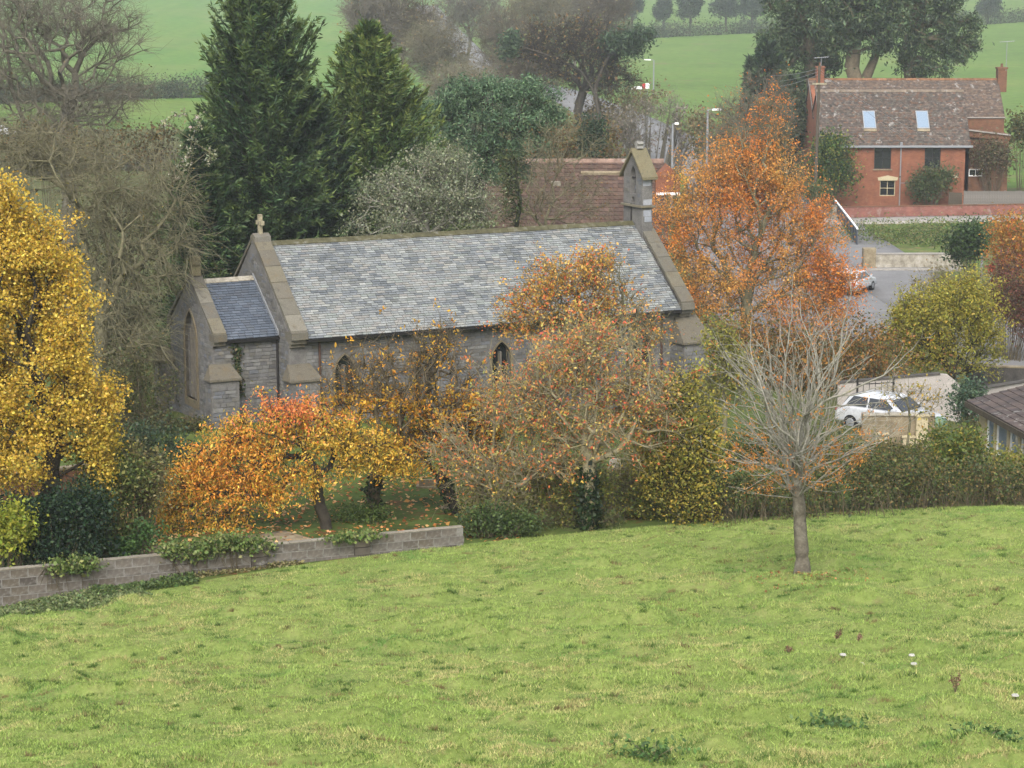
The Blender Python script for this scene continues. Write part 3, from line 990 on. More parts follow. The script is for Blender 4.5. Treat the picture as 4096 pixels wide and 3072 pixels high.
# tarmac forecourt around the road behind the orange tree
def sheet(name, outline, lift, mat, step=2.0):
    o2 = [(float(p[0]), float(p[1])) for p in outline]
    tri = tessellate_polygon([[Vector((a, b, 0)) for a, b in o2]])
    me = bpy.data.meshes.new(name)
    me.from_pydata([(a, b, 0) for a, b in o2], [], [tuple(t) for t in tri])
    bm = bmesh.new(); bm.from_mesh(me)
    bmesh.ops.triangulate(bm, faces=bm.faces)
    for _ in range(5):
        le = [e for e in bm.edges if e.calc_length() > step]
        if not le: break
        bmesh.ops.subdivide_edges(bm, edges=le, cuts=1)
        bmesh.ops.triangulate(bm, faces=bm.faces)
    for v in bm.verts:
        v.co.z = gz(v.co.x, v.co.y) + lift
    bm.to_mesh(me); bm.free()
    me.materials.append(mat)
    return tag(link_mesh(name, me), kind='structure')
forecourt = sheet('forecourt', [hit(*p) for p in ((690, 168), (770, 180), (835, 222), (862, 262), (905, 292), (912, 318), (870, 342), (800, 340), (740, 338), (700, 300), (680, 230))], 0.05, M['asphalt'])

# ================================================================== THE CHURCH
PSI = math.radians(27.415)
OX, OY, Z0 = -9.025, 81.11, 4.4
ch = thing('church', 'small grey stone church with light slate roof, east cross and gabled bellcote', 'church', (OX, OY, Z0), PSI)
CA = np.array([math.cos(PSI), math.sin(PSI)]); CB = np.array([-math.sin(PSI), math.cos(PSI)])
def cdist(p):
    xy = np.array([OX, OY]) + CA * p[0] + CB * p[1]
    return math.hypot(xy[0], xy[1])
ZR, ZE, HW = 11.113 - Z0, 8.03 - Z0, 3.7           # nave ridge, eave, half width of the roof
KR = (ZR - ZE) / HW
NL = 15.72
W_IN = 3.4                                          # half width over the walls
stone_cols = [A(134, 133, 131), A(132, 130, 128), A(120, 119, 119), A(136, 133, 128), A(129, 126, 119), A(146, 145, 142), A(130, 132, 137)]
slate_cols = [A(168, 172, 170), A(161, 165, 164), A(177, 179, 174), A(156, 160, 161), A(166, 164, 159), A(172, 171, 164), A(160, 166, 161)]
slate_dk = [A(144, 149, 152), A(134, 139, 142), A(152, 155, 155), A(140, 143, 140), A(124, 129, 133)]
slate_wt = [5, 5, 4, 4, 4, 3, 3]
coping_cols = [A(132, 127, 114), A(126, 120, 107), A(138, 133, 120), A(122, 118, 109), A(133, 126, 108)]
def jt(c, v=0.1):
    k = 1 + v * random.gauss(0, 1)
    return tuple(max(0.005, x * k) for x in c)

stone_q = {}
def stones(key, poly, holes, fmap, course=0.125, wmin=0.2, wmax=0.42, proud=0.02, gap=0.012, cols=stone_cols):
    """coursed stones over a wall outline in (a, z); fmap(a, z, out) gives local points."""
    z0 = min(p[1] for p in poly); z1 = max(p[1] for p in poly)
    a0 = min(p[0] for p in poly); a1 = max(p[0] for p in poly)
    z = z0 + 0.01
    while z < z1 - 0.05:
        h = course * random.uniform(0.8, 1.2)
        a = a0 + random.uniform(0, 0.15)
        while a < a1 - 0.06:
            wd = random.uniform(wmin, wmax)
            cs = [(a + gap, z + gap), (a + wd - gap, z + gap), (a + wd - gap, z + h - gap), (a + gap, z + h - gap)]
            ok = all(inside(poly, *c) for c in cs)
            if ok:
                for hl in holes:
                    if any(inside(hl, *c) for c in cs) or inside(hl, a + wd / 2, z + h / 2) or inside(hl, a + wd * 0.25, z + h / 2) or inside(hl, a + wd * 0.75, z + h / 2):
                        ok = False; break
            if ok:
                pr = proud * random.uniform(0.5, 1.3)
                lo = [fmap(c[0], c[1], -0.03) for c in cs]; hi = [fmap(c[0], c[1], pr) for c in cs]
                stone_q.setdefault(key, []).append((cdist(hi[0]), lo + hi, jt(random.choice(cols), 0.05)))
            a += wd
        z += h

def finish_stones(parts, limit=300):
    allq = sorted(((d, k, c, t) for k, v in stone_q.items() for d, c, t in v), key=lambda q: q[0])
    near = set(id(q[2]) for q in allq[:limit])
    for k, v in stone_q.items():
        one = [(c, t) for d, c, t in v if id(c) in near]
        rest_ = [(c, t) for d, c, t in v if id(c) not in near]
        pieces(parts[k], 'stone', one + rest_, M['stone'], len(one), 'small_stones')

def window_fill(parent, outline, fmap, depth, mullions, bars=()):
    """stone surround, recessed glass and mullions of a pointed window."""
    cx = sum(p[0] for p in outline) / len(outline)
    cz = sum(p[1] for p in outline) / len(outline)
    big = [(cx + (p[0] - cx) * 1.22 + (0.0), cz + (p[1] - cz) * 1.12) for p in outline]
    w_ = MB().plate([big, outline], lambda a, z: fmap(a, z, 0.045), lambda a, z: fmap(a, z, -0.1), A(140, 128, 104)).build('window', M['coping'], parent)
    tag(w_, 'pointed stone window with dark glass')
    g = MB().add([fmap(a, z, -depth) for a, z in outline], [tuple(range(len(outline)))]).build('pane', M['glass_dark'], w_)
    for m_ in mullions:
        a, z0, z1, hw = m_
        b = MB()
        b.hexa([fmap(a - hw, z0, -depth + 0.005), fmap(a + hw, z0, -depth + 0.005), fmap(a + hw, z1, -depth + 0.005), fmap(a - hw, z1, -depth + 0.005)],
               [fmap(a - hw * 0.7, z0, -0.04), fmap(a + hw * 0.7, z0, -0.04), fmap(a + hw * 0.7, z1, -0.04), fmap(a - hw * 0.7, z1, -0.04)], A(128, 122, 112))
        b.build('mullion', M['stone'], w_)
    return w_

# ---- nave walls
fS = lambda a, z, o=0.0: (a, -W_IN - o, z)
sw = [arch(x, 0.4, 5.35 - Z0, 6.6 - Z0) for x in (1.55, 4.75, 7.95, 11.15, 14.1)]
outS = [(0, -0.5), (NL, -0.5), (NL, ZE + 0.02), (0, ZE + 0.02)]
nave_s = MB().plate([outS] + sw, lambda a, z: fS(a, z), lambda a, z: fS(a, z, -0.6), A(120, 118, 114)).build('nave_wall', M['mortar'], ch)
stones('ns', [(0.02, -0.2), (NL - 0.02, -0.2), (NL - 0.02, ZE), (0.02, ZE)], [[(p[0] + (p[0] - x) * 0.25, p[1] + (p[1] - 1.6) * 0.13) for p in h] for h, x in zip(sw, (1.55, 4.75, 7.95, 11.15, 14.1))], fS)
for o_, x in zip(sw, (1.55, 4.75, 7.95, 11.15, 14.1)):
    window_fill(nave_s, o_, fS, 0.22, [(x, 5.37 - Z0, 6.9 - Z0, 0.05)])
MB().box(0, NL, W_IN - 0.6, W_IN, -0.5, ZE).build('north_wall', M['mortar'], ch)
# string course under the windows
MB().prism([(-W_IN - 0.09, 5.12 - Z0), (-W_IN + 0.02, 5.02 - Z0), (-W_IN + 0.02, 5.24 - Z0)], lambda y, z: (0.0, y, z), lambda y, z: (NL, y, z), A(126, 118, 98)).build('string_course', M['coping'], ch)

# ---- gables (east and west parapets of the nave, east gable of the chancel)
def gable(name, x0, x1, hw, zr, ze, kr, key, facing, holes=(), lift=0.16, kneel=0.32):
    out = [(-hw, -0.5), (hw, -0.5), (hw, ze + lift * 0.5), (0, zr + lift), (-hw, ze + lift * 0.5)]
    g = MB().plate([out] + list(holes), lambda a, z: (x0, a, z), lambda a, z: (x1, a, z), A(116, 114, 112)).build(name, M['mortar'], ch)
    if facing:
        pol = [(-hw + 0.02, -0.2), (hw - 0.02, -0.2), (hw - 0.02, ze - 0.05), (0, zr - 0.1), (-hw + 0.02, ze - 0.05)]
        hl = [[(p[0] * 1.28, p[1] + (p[1] - (min(q[1] for q in h) + max(q[1] for q in h)) / 2) * 0.12) for p in h] for h in holes]
        stones(key, pol, hl, lambda a, z, o=0.0: (x0 - o, a, z))
    # coping slabs
    xo0, xo1 = x0 - 0.03, x1 + 0.0
    hk = hw + kneel
    n_ = max(4, int(hk / 0.62))
    for sgn in (-1, 1):
        for i in range(n_):
            t0, t1 = i / n_, (i + 1) / n_ - 0.008
            y0, y1 = sgn * hk * t0, sgn * hk * t1
            zz0, zz1 = zr + lift - kr * hk * t0, zr + lift - kr * hk * t1
            th = 0.14 + random.uniform(-0.01, 0.02)
            MB().hexa([(xo0, y0, zz0), (xo1, y0, zz0), (xo1, y1, zz1), (xo0, y1, zz1)],
                      [(xo0, y0, zz0 + th), (xo1, y0, zz0 + th), (xo1, y1, zz1 + th), (xo0, y1, zz1 + th)], jt(random.choice(coping_cols))).build('coping_stone', M['coping'], g)
        # kneeler: corbelled foot of the coping
        zk = zr + lift - kr * hk
        for j, (d, h0, h1) in enumerate(((0.06, -0.16, 0.1), (-0.08, -0.32, -0.165), (-0.2, -0.46, -0.325))):
            ya, yb = sorted((sgn * (hw - 0.25), sgn * (hk + d)))
            MB().box(xo0 + 0.02 * j, xo1 - 0.02 * j, ya, yb, zk + h0, zk + h1, jt(random.choice(coping_cols))).build('kneeler', M['coping'], g)
    return g

ge = gable('east_gable', -0.6, 0.0, W_IN, ZR, ZE, KR, 'ge', True)
gw = gable('west_gable', NL, NL + 0.55, W_IN, ZR, ZE, KR, 'gw', False)

# cross on the east gable
cr = MB()
zc = ZR + 0.2
MB().prism([(-0.28, zc - 0.2), (0.28, zc - 0.2), (0.24, zc + 0.06), (0, zc + 0.18), (-0.24, zc + 0.06)], lambda y, z: (-0.62, y, z), lambda y, z: (0.02, y, z), A(138, 134, 124)).build('cross_base', M['coping'], ch, 0.02)
MB().box(-0.38, -0.24, -0.075, 0.075, zc + 0.1, zc + 0.86, A(190, 180, 150)).box(-0.379, -0.241, -0.27, 0.27, zc + 0.48, zc + 0.63, A(190, 180, 150)).build('gable_cross', M['coping'], ch)

# ---- chancel
CW, CX0, CX1 = 2.35, -3.1, -0.6
CZR, CZE = 9.86 - Z0, 8.02 - Z0
CKR = (CZR - CZE) / (CW + 0.15)
ew = arch(0.0, 0.62, 5.5 - Z0, 7.7 - Z0, 9)
gc = gable('chancel_gable', CX0, CX0 + 0.46, CW, CZR, CZE, CKR, 'gc', True, [ew], 0.14, 0.2)
window_fill(gc, ew, lambda a, z, o=0.0: (CX0 - o, a, z), 0.28, [(-0.21, 5.52 - Z0, 8.1 - Z0, 0.045), (0.21, 5.52 - Z0, 8.1 - Z0, 0.045), (0, 7.75 - Z0, 8.62 - Z0, 0.04)])
fC = lambda a, z, o=0.0: (a, -CW - o, z)
cs_ = MB().box(CX0 + 0.46, CX1, -CW, -CW + 0.5, -0.5, CZE + 0.05, A(116, 114, 112)).build('chancel_wall', M['mortar'], ch)
stones('cs', [(CX0 + 0.02, -0.2), (CX1, -0.2), (CX1, CZE), (CX0 + 0.02, CZE)], [], fC)
MB().box(CX0 + 0.46, CX1, CW - 0.5, CW, -0.5, CZE, A(116, 114, 112)).build('chancel_north_wall', M['mortar'], ch)
# finial stump on the chancel gable
MB().prism([(-0.2, 0), (0.2, 0), (0.15, 0.34), (0.2, 0.42), (0.17, 0.72), (-0.17, 0.72), (-0.2, 0.42), (-0.15, 0.34)],
           lambda y, z: (CX0 + 0.06, y, CZR + 0.2 + z), lambda y, z: (CX0 + 0.4, y, CZR + 0.2 + z), A(140, 130, 100)).build('finial', M['coping'], ch, 0.025)

# ---- roofs with slates
def slates(x0, x1, hw, zr, kr, n_course, wid, cols, wts, mat):
    nrm = Vector((0, -kr, 1)).normalized()
    q = []
    L = math.hypot(hw, kr * hw)
    for r_ in range(n_course):
        t0, t1 = r_ / n_course, (r_ + 1) / n_course + 0.006
        x = x0 + (0 if r_ % 2 else -wid / 2) + random.uniform(-0.02, 0.02)
        while x < x1:
            wv = wid * random.uniform(0.82, 1.18)
            a, b = max(x, x0) + 0.009, min(x + wv, x1) - 0.009
            x += wv
            if b - a < 0.04: continue
            lift = random.uniform(0.0, 0.006)
            sl = random.uniform(-0.006, 0.006)
            def P(xx, t, h):
                return tuple(Vector((xx, -hw * t, zr - kr * hw * t)) + nrm * h)
            lo = [P(a, t0, 0.0), P(b, t0, 0.0), P(b, t1 + sl / L, 0.003), P(a, t1 + sl / L, 0.003)]
            hi = [P(a, t0, 0.006), P(b, t0, 0.006), P(b, t1 + sl / L, 0.034 + lift), P(a, t1 + sl / L, 0.034 + lift)]
            c = random.choices(cols, wts)[0]
            if cols is slate_cols:
                xm = (a + b) / 2
                pt_ = float(vnoise(np.array([xm]), np.array([t0 * 4.8]), 0.9, 91)[0] * 0.55 + vnoise(np.array([xm * 0.6]), np.array([t0 * 4.8]), 2.6, 92)[0] * 0.45)
                top_ = 0.12 if t0 < 0.2 else 0.0
                if random.random() < (pt_ - 0.42) * 1.8 + 0.16 + top_ + 0.12 * (xm > 8): c = random.choice(slate_dk)
            q.append((cdist(lo[3]), lo + hi, jt(c, 0.08)))
    return q
def roof_slab(name, x0, x1, hw, zr, kr, mat):
    b = MB()
    for s in (-1, 1):
        b.hexa([(x0, 0, zr - 0.14), (x1, 0, zr - 0.14), (x1, s * hw, zr - kr * hw - 0.14), (x0, s * hw, zr - kr * hw - 0.14)],
               [(x0, 0, zr - 0.012), (x1, 0, zr - 0.012), (x1, s * (hw - 0.01), zr - kr * hw - 0.012), (x0, s * (hw - 0.01), zr - kr * hw - 0.012)])
    return b.build(name, mat, ch)
nr_ = roof_slab('nave_roof', 0.0, NL, HW, ZR, KR, M['mortar_dark'])
cr_ = roof_slab('chancel_roof', CX0 + 0.46, CX1, CW + 0.15, CZR, CKR, M['mortar_dark'])
qn = slates(0.02, NL - 0.02, HW, ZR, KR, 42, 0.3, slate_cols, slate_wt, M['slate'])
qc = slates(CX0 + 0.48, CX1 - 0.02, CW + 0.15, CZR, CKR, 24, 0.28, [A(112, 121, 134), A(104, 113, 126), A(120, 128, 140), A(108, 114, 124)], [3, 3, 2, 2], M['slate_dark'])
allq = sorted([(d, 'n', c, t) for d, c, t in qn] + [(d, 'c', c, t) for d, c, t in qc], key=lambda q: q[0])
for par_, key, mt in ((nr_, 'n', M['slate']), (cr_, 'c', M['slate_dark'])):
    k_near = sum(1 for q in allq[:300] if q[1] == key)
    mine = [(c, t) for d, k, c, t in allq if k == key]
    pieces(par_, 'slate', mine, mt, k_near, 'small_slates')
# ridge tiles
for x0, x1, zr, kr, mt, par_ in ((0.02, NL - 0.1, ZR, KR, M['moss'], nr_), (CX0 + 0.5, CX1 - 0.02, CZR, CKR, M['pale_stone'], cr_)):
    x = x0
    while x < x1 - 0.1:
        e = min(x + 0.45, x1) - 0.006
        j = random.uniform(-0.008, 0.008)
        MB().prism([(-0.19, -0.19 * kr + 0.02), (-0.19, -0.19 * kr + 0.05), (0, 0.085), (0.19, -0.19 * kr + 0.05), (0.19, -0.19 * kr + 0.02), (0, 0.05)],
                   lambda y, z: (x, y, zr + z * 0.75 + j), lambda y, z: (e, y, zr + z * 0.75 + j)).build('ridge_tile', mt, par_)
        x += 0.45
# gutters and rain pipes
for x0, x1, hw, ze in ((0.02, NL - 0.05, HW, ZE), (CX0 + 0.5, CX1 - 0.03, CW + 0.15, CZE)):
    MB().prism([(-hw - 0.1, ze - 0.03), (-hw - 0.08, ze - 0.13), (-hw + 0.02, ze - 0.13), (-hw + 0.03, ze - 0.03)], lambda y, z: (x0, y, z), lambda y, z: (x1, y, z)).build('gutter', M['iron'], ch)
for x, y, z1, mt in ((0.55, -W_IN - 0.08, ZE - 0.1, 'rust_pipe'), (CX1 - 0.07, -CW - 0.08, CZE - 0.1, 'iron'), (14.95, -W_IN - 0.08, ZE - 0.1, 'rust_pipe')):
    MB().tube((x, y, -0.2), (x, y, z1), 0.045, k=8).box(x - 0.07, x + 0.07, y - 0.06, y + 0.06, z1 - 0.05, z1 + 0.09).build('rain_pipe', M[mt], ch)
# lead flashing where the chancel roof meets the nave gable
MB().hexa([(-0.66, -0.0, CZR + 0.03), (-0.62, 0, CZR + 0.03), (-0.62, -CW - 0.15, CZE + 0.03), (-0.66, -CW - 0.15, CZE + 0.03)],
          [(-0.66, 0, CZR + 0.16), (-0.62, 0, CZR + 0.16), (-0.62, -CW - 0.15, CZE + 0.16), (-0.66, -CW - 0.15, CZE + 0.16)]).build('flashing', M['grey_metal'], ch)

# ---- buttresses with sloping caps
def buttress(x0, x1, y0, y1, ztop, zcap, key):
    """pier from the wall (y1) out to y0, cap sloping up to the wall."""
    b = MB().box(x0, x1, y0, y1, -0.4, zcap, A(118, 116, 114)).build('buttress', M['mortar'], ch)
    stones(key, [(x0, -0.2), (x1, -0.2), (x1, zcap - 0.02), (x0, zcap - 0.02)], [], lambda a, z, o=0.0: (a, y0 - o, z), 0.16)
    stones(key, [(y0, -0.2), (y1, -0.2), (y1, zcap - 0.02), (y0, zcap - 0.02)], [], lambda a, z, o=0.0: (x0 - o, a, z), 0.16)
    e = 0.08
    MB().hexa([(x0 - e, y0 - e, zcap), (x1 + e, y0 - e, zcap), (x1 + e, y1, zcap), (x0 - e, y1, zcap)],
              [(x0 - e, y0 - e, zcap + 0.09), (x1 + e, y0 - e, zcap + 0.09), (x1 - 0.1, y1, ztop), (x0 + 0.15, y1, ztop)], A(124, 117, 102)).build('buttress_cap', M['coping'], b, 0.015)
    return b
b1 = buttress(-0.82, 0.28, -W_IN - 0.75, -W_IN + 0.02, 7.1 - Z0, 6.55 - Z0, 'b1')
b2 = buttress(CX0 - 0.3, CX0 + 0.75, -CW - 0.6, -CW + 0.02, 7.15 - Z0, 6.6 - Z0, 'b2')
b3 = buttress(NL - 0.3, NL + 0.95, -W_IN - 1.0, -W_IN + 0.02, 7.75 - Z0, 6.75 - Z0, 'b3')
b4 = buttress(CX0 - 0.65, CX0 + 0.02, CW - 0.5, CW + 0.1, 7.15 - Z0, 6.6 - Z0, 'b4')
b5 = buttress(7.9 + 1.45, 7.9 + 2.0, -W_IN - 0.6, -W_IN + 0.02, 7.0 - Z0, 6.4 - Z0, 'b5')

# ---- bellcote on the west gable
BX0, BX1, BW = 15.64, 16.1, 0.74
bz0, bz1, bzs, bza = 10.4 - Z0, 13.15 - Z0, 11.8 - Z0, 14.0 - Z0
op = arch(0, 0.22, 12.25 - Z0, 12.98 - Z0, 5)
sq = [(-0.12, 11.9 - Z0), (0.1, 11.9 - Z0), (0.1, 12.13 - Z0), (-0.12, 12.13 - Z0)]
bo = [(-BW, bz0), (BW, bz0), (BW, bz1), (0, bza - 0.1), (-BW, bz1)]
bc = MB().plate([bo, op, sq], lambda a, z: (BX0, a, z), lambda a, z: (BX1, a, z), A(132, 134, 138)).build('bellcote', M['mortar'], ch)
stones('bc', [(-BW, bzs + 0.03), (BW, bzs + 0.03), (BW, bz1 - 0.02), (0.05, bza - 0.25), (-0.05, bza - 0.25), (-BW, bz1 - 0.02)],
       [[(p[0] * 1.15, p[1]) for p in op], sq], lambda a, z, o=0.0: (BX0 - o, a, z), 0.15, 0.2, 0.4, 0.014)
stones('bc', [(BX0, bzs + 0.03), (BX1, bzs + 0.03), (BX1, bz1 - 0.02), (BX0, bz1 - 0.02)], [], lambda a, z, o=0.0: (a, -BW - o, z), 0.24, 0.3, 0.5, 0.01, 0.006, [A(182, 186, 194), A(174, 179, 187), A(190, 192, 197)])  # south-face stones paler than the east: daylight on that side put into their colour
stones('bc', [(BX0, bz0), (BX1, bz0), (BX1, bzs - 0.05), (BX0, bzs - 0.05)], [], lambda a, z, o=0.0: (a, -BW - o, z), 0.24, 0.3, 0.5, 0.01, 0.006, [A(182, 186, 194), A(174, 179, 187), A(190, 192, 197)])
MB().tube((BX0 + 0.23, 0.0, 12.42 - Z0), (BX0 + 0.23, 0.0, 12.7 - Z0), 0.14, 0.07, 12).tube((BX0 + 0.23, 0, 12.7 - Z0), (BX0 + 0.23, 0, 12.88 - Z0), 0.02, 0.02, 6).build('bell', M['lead'], bc)
MB().tube((BX0 + 0.1, -0.28, 12.9 - Z0), (BX0 + 0.1, 0.28, 12.9 - Z0), 0.03).build('bell_bar', M['iron'], bc)
MB().box(BX0 - 0.09, BX1 + 0.09, -BW - 0.09, BW + 0.09, bzs - 0.06, bzs + 0.03, A(145, 138, 118)).build('string_course', M['coping'], bc, 0.015)
for sgn in (-1, 1):
    kb = (bza - bz1) / BW
    ye = sgn * (BW + 0.2)
    MB().hexa([(BX0 - 0.12, 0, bza - 0.06), (BX1 + 0.14, 0, bza - 0.06), (BX1 + 0.14, ye, bza - 0.06 - kb * (BW + 0.2)), (BX0 - 0.12, ye, bza - 0.06 - kb * (BW + 0.2))],
              [(BX0 - 0.12, 0, bza + 0.08), (BX1 + 0.14, 0, bza + 0.08), (BX1 + 0.14, ye, bza + 0.06 - kb * (BW + 0.2)), (BX0 - 0.12, ye, bza + 0.06 - kb * (BW + 0.2))],
              A(140, 132, 104)).build('bellcote_roof', M['coping'], bc, 0.015)
MB().prism([(-0.13, 0), (0.13, 0), (0.09, 0.12), (0.16, 0.2), (0.05, 0.3), (-0.05, 0.3), (-0.16, 0.2), (-0.09, 0.12)], lambda y, z: (BX0 + 0.12, y, bza + 0.05 + z), lambda y, z: (BX0 + 0.4, y, bza + 0.05 + z), A(170, 168, 160)).build('finial', M['coping'], bc, 0.02)
MB().tube((BX0 - 0.05, 0.05, ZR - 0.1), (BX0 - 0.05, 0.05, ZR + 0.75), 0.025).build('flue', M['iron'], bc)
finish_stones({'ns': nave_s, 'ge': ge, 'gc': gc, 'cs': cs_, 'b1': b1, 'b2': b2, 'b3': b3, 'b4': b4, 'b5': b5, 'bc': bc})
# green creeper on the chancel corner
n_ = 420
t_ = rng.random(n_)
iv = np.column_stack([CX0 + 0.95 - 0.12 * t_ + rng.normal(size=n_) * 0.1, np.full(n_, -CW - 0.05) - rng.random(n_) * 0.08, (5.9 + 2.1 * t_) - Z0])
V, Fc, tc = leaf_arrays(iv, 0.1, pal(n_, AL((56, 74, 44), (74, 88, 50), (96, 88, 60))), 0.0, 0.8)
tag(arr_obj('creeper', V + np.array([0, 0, 0]), Fc, M['leaf'], ch, tint=tc), 'green creeper climbing the chancel corner')

# ================================================================== CONCRETE BLOCK WALL
WA, WB = np.array([-12.75, 53.3]), np.array([-1.35, 57.75])
wd_ = (WB - WA) / np.linalg.norm(WB - WA)
WA2 = WA - wd_ * 4.0
WL = float(np.linalg.norm(WB - WA2))
wang = math.atan2(wd_[1], wd_[0])
ZW = 6.14
bw = thing('block_wall', 'low wall of grey concrete blocks along the pasture edge', 'wall', (WA2[0], WA2[1], 5.0), wang)
hW = ZW - 5.0
MB().box(0, WL, -0.09, 0.09, -0.6, hW - 0.03).build('mortar', M['block_mortar'], bw)
bl_cols = [A(112, 104, 94), A(120, 112, 102), A(104, 96, 88), A(126, 119, 110), A(115, 106, 93)]
nc = 7
meshes = []
for i in range(14):
    m_ = MB().box(0.014, 0.426, -0.094 - random.uniform(0, 0.005), 0.1, 0.014, 0.208, jt(random.choice(bl_cols), 0.1))
    o_ = m_.build('block', M['block'], bw, 0.006)
    meshes.append(o_.data); bpy.data.objects.remove(o_)
for r_ in range(nc):
    x = (0 if r_ % 2 else -0.22)
    while x < WL - 0.2:
        if x >= 0:
            o_ = link_mesh('block', random.choice(meshes), bw)
            o_.location = (x + random.uniform(-0.003, 0.003), random.uniform(-0.004, 0.004), hW - 0.253 - (r_ + 0.0) * 0.222)
        x += 0.44
x = 0.0
while x < WL:
    e = min(x + 0.6, WL)
    MB().box(x + 0.003, e - 0.003, -0.105, 0.105, hW - 0.028, hW + random.uniform(-0.004, 0.006), jt(A(168, 160, 144), 0.08)).build('coping', M['coping'], bw, 0.008)
    x += 0.6
for xp in (4.0 + 4.35, 4.0 + 6.35, 4.0 + 9.15):
    for j in range(6):
        MB().box(xp + 0.005, xp + 0.42, -0.2, -0.09, hW - 0.285 - j * 0.222 + 0.006, hW - 0.285 - j * 0.222 + 0.209, jt(random.choice(bl_cols), 0.1)).build('pier_block', M['block'], bw, 0.006)
    MB().box(xp - 0.02, xp + 0.45, -0.22, 0.13, hW - 0.07, hW + 0.03, jt(A(160, 152, 136), 0.08)).build('pier_cap', M['coping'], bw, 0.012)

# ================================================================== RED BRICK HOUSE
hx = lambda px, D: (px - 512) / F * D / 0.9989
HX0, HX1, HX2 = 28.1, 41.45, 45.9
HY = 200.0
HG = gz(35, 200) - 0.1
house = thing('brick_house', 'red brick cottage with mottled tiled roof, two skylights and chimneys', 'house', ((HX0 + HX1) / 2, HY, HG))
hb = np.array([(HX0 + HX1) / 2, HY, HG])
def hz(py, D):
    return at(900, py, D)[2]
zE, zR1, zR2 = hz(143.5, 200) - HG, hz(90.5, 204) - HG, hz(79, 209.5) - HG
lx0, lx1, lx2 = HX0 - hb[0], HX1 - hb[0], HX2 - hb[0]
def rect(x0, x1, z0, z1):
    return [(x0, z0), (x1, z0), (x1, z1), (x0, z1)]
def hrect(px0, px1, py0, py1, D=200.0):
    return at(px0, py0, D)[0] - hb[0], at(px1, py0, D)[0] - hb[0], hz(py1, D) - HG, hz(py0, D) - HG
wins = [hrect(874.5, 891.5, 147.5, 169), hrect(925, 941, 147.5, 168.5), hrect(880, 895.5, 180.5, 196)]
fw = MB().plate([rect(lx0, lx1, -0.4, zE)] + [rect(*w_) for w_ in wins], lambda a, z: (a, 0, z), lambda a, z: (a, 0.35, z)).build('front_wall', M['brick'], house)
# side gable (left)
MB().plate([[(0.0, -0.4), (13.5, -0.4), (13.5, zE + 0.4), (9.5, zR2 - 0.1), (6.3, zE + 2.9), (4.0, zR1 - 0.1), (0.0, zE)]], lambda a, z: (lx0, a, z), lambda a, z: (lx0 + 0.35, a, z)).build('gable_wall', M['brick'], house)
MB().plate([[(0.0, -0.4), (6.0, -0.4), (6.0, zE + 2.0), (4.0, zR1 - 0.1), (0.0, zE)]], lambda a, z: (lx1 - 0.35, a, z), lambda a, z: (lx1, a, z)).build('right_gable_wall', M['brick'], house)
tcols = [A(108, 94, 84), A(100, 90, 82), A(116, 100, 90), A(92, 84, 78), A(124, 112, 102), A(106, 100, 92), A(122, 96, 80)]
def tile_roof(root, name, x0, x1, ya, za, yb, zb, n_course, wid, cols, mat, base_mat, limit=0, piece='tile', bow=0.0, thick=0.03):
    """sloping tiled roof from ridge (ya, za) down to eave (yb, zb)."""
    nrm = Vector((0, -(za - zb), ya - yb)).normalized() if ya > yb else Vector((0, (za - zb), yb - ya)).normalized()
    base = MB().hexa([(x0, ya, za - 0.16), (x1, ya, za - 0.16), (x1, yb, zb - 0.16), (x0, yb, zb - 0.16)], [(x0, ya, za - 0.02), (x1, ya, za - 0.02), (x1, yb, zb - 0.02), (x0, yb, zb - 0.02)]).build(name, base_mat, root)
    q = []
    for r_ in range(n_course):
        t0, t1 = r_ / n_course, (r_ + 1) / n_course + 0.008
        x = x0 + (0 if r_ % 2 or bow else -wid / 2)
        while x < x1 - 0.02:
            a, b = max(x, x0) + 0.004, min(x + wid, x1) - 0.004
            x += wid
            if b - a < 0.03: continue
            def P(xx, t, h):
                return tuple(Vector((xx, ya + (yb - ya) * t, za + (zb - za) * t)) + nrm * h)
            g_ = random.uniform(0, 0.012)
            lo = [P(a, t0, -0.02), P(b, t0, -0.02), P(b, t1, 0.0), P(a, t1, 0.0)]
            hi = [P(a, t0, 0.005 + bow * 0.2), P(b, t0, 0.005), P(b, t1, thick + g_), P(a, t1, thick + bow + g_)]
            q.append((lo + hi, jt(random.choice(cols), 0.1)))
    q.sort(key=lambda c: c[0][2][1])
    pieces(base, piece, q, mat, limit, 'small_tiles')
    return base
rf1 = tile_roof(house, 'front_roof', lx0 - 0.1, lx1 + 0.1, 4.0, zR1, -0.25, zE - 0.22, 34, 0.22, tcols, M['tile'], M['mortar_dark'])
MB().hexa([(lx0 - 0.1, 4.0, zR1 - 0.1), (lx1 + 0.1, 4.0, zR1 - 0.1), (lx1 + 0.1, 6.4, zE + 2.6), (lx0 - 0.1, 6.4, zE + 2.6)], [(lx0 - 0.1, 4.0, zR1 + 0.01), (lx1 + 0.1, 4.0, zR1 + 0.01), (lx1 + 0.1, 6.4, zE + 2.75), (lx0 - 0.1, 6.4, zE + 2.75)]).build('front_roof_back', M['mortar_dark'], house)
zRe = hz(117, 206) - HG
rf2 = tile_roof(house, 'rear_roof', lx0 - 0.1, lx2, 9.5, zR2, 6.0, zRe, 24, 0.24, [A(124, 104, 90), A(114, 98, 86), A(132, 114, 100), A(108, 96, 88)], M['tile'], M['mortar_dark'])
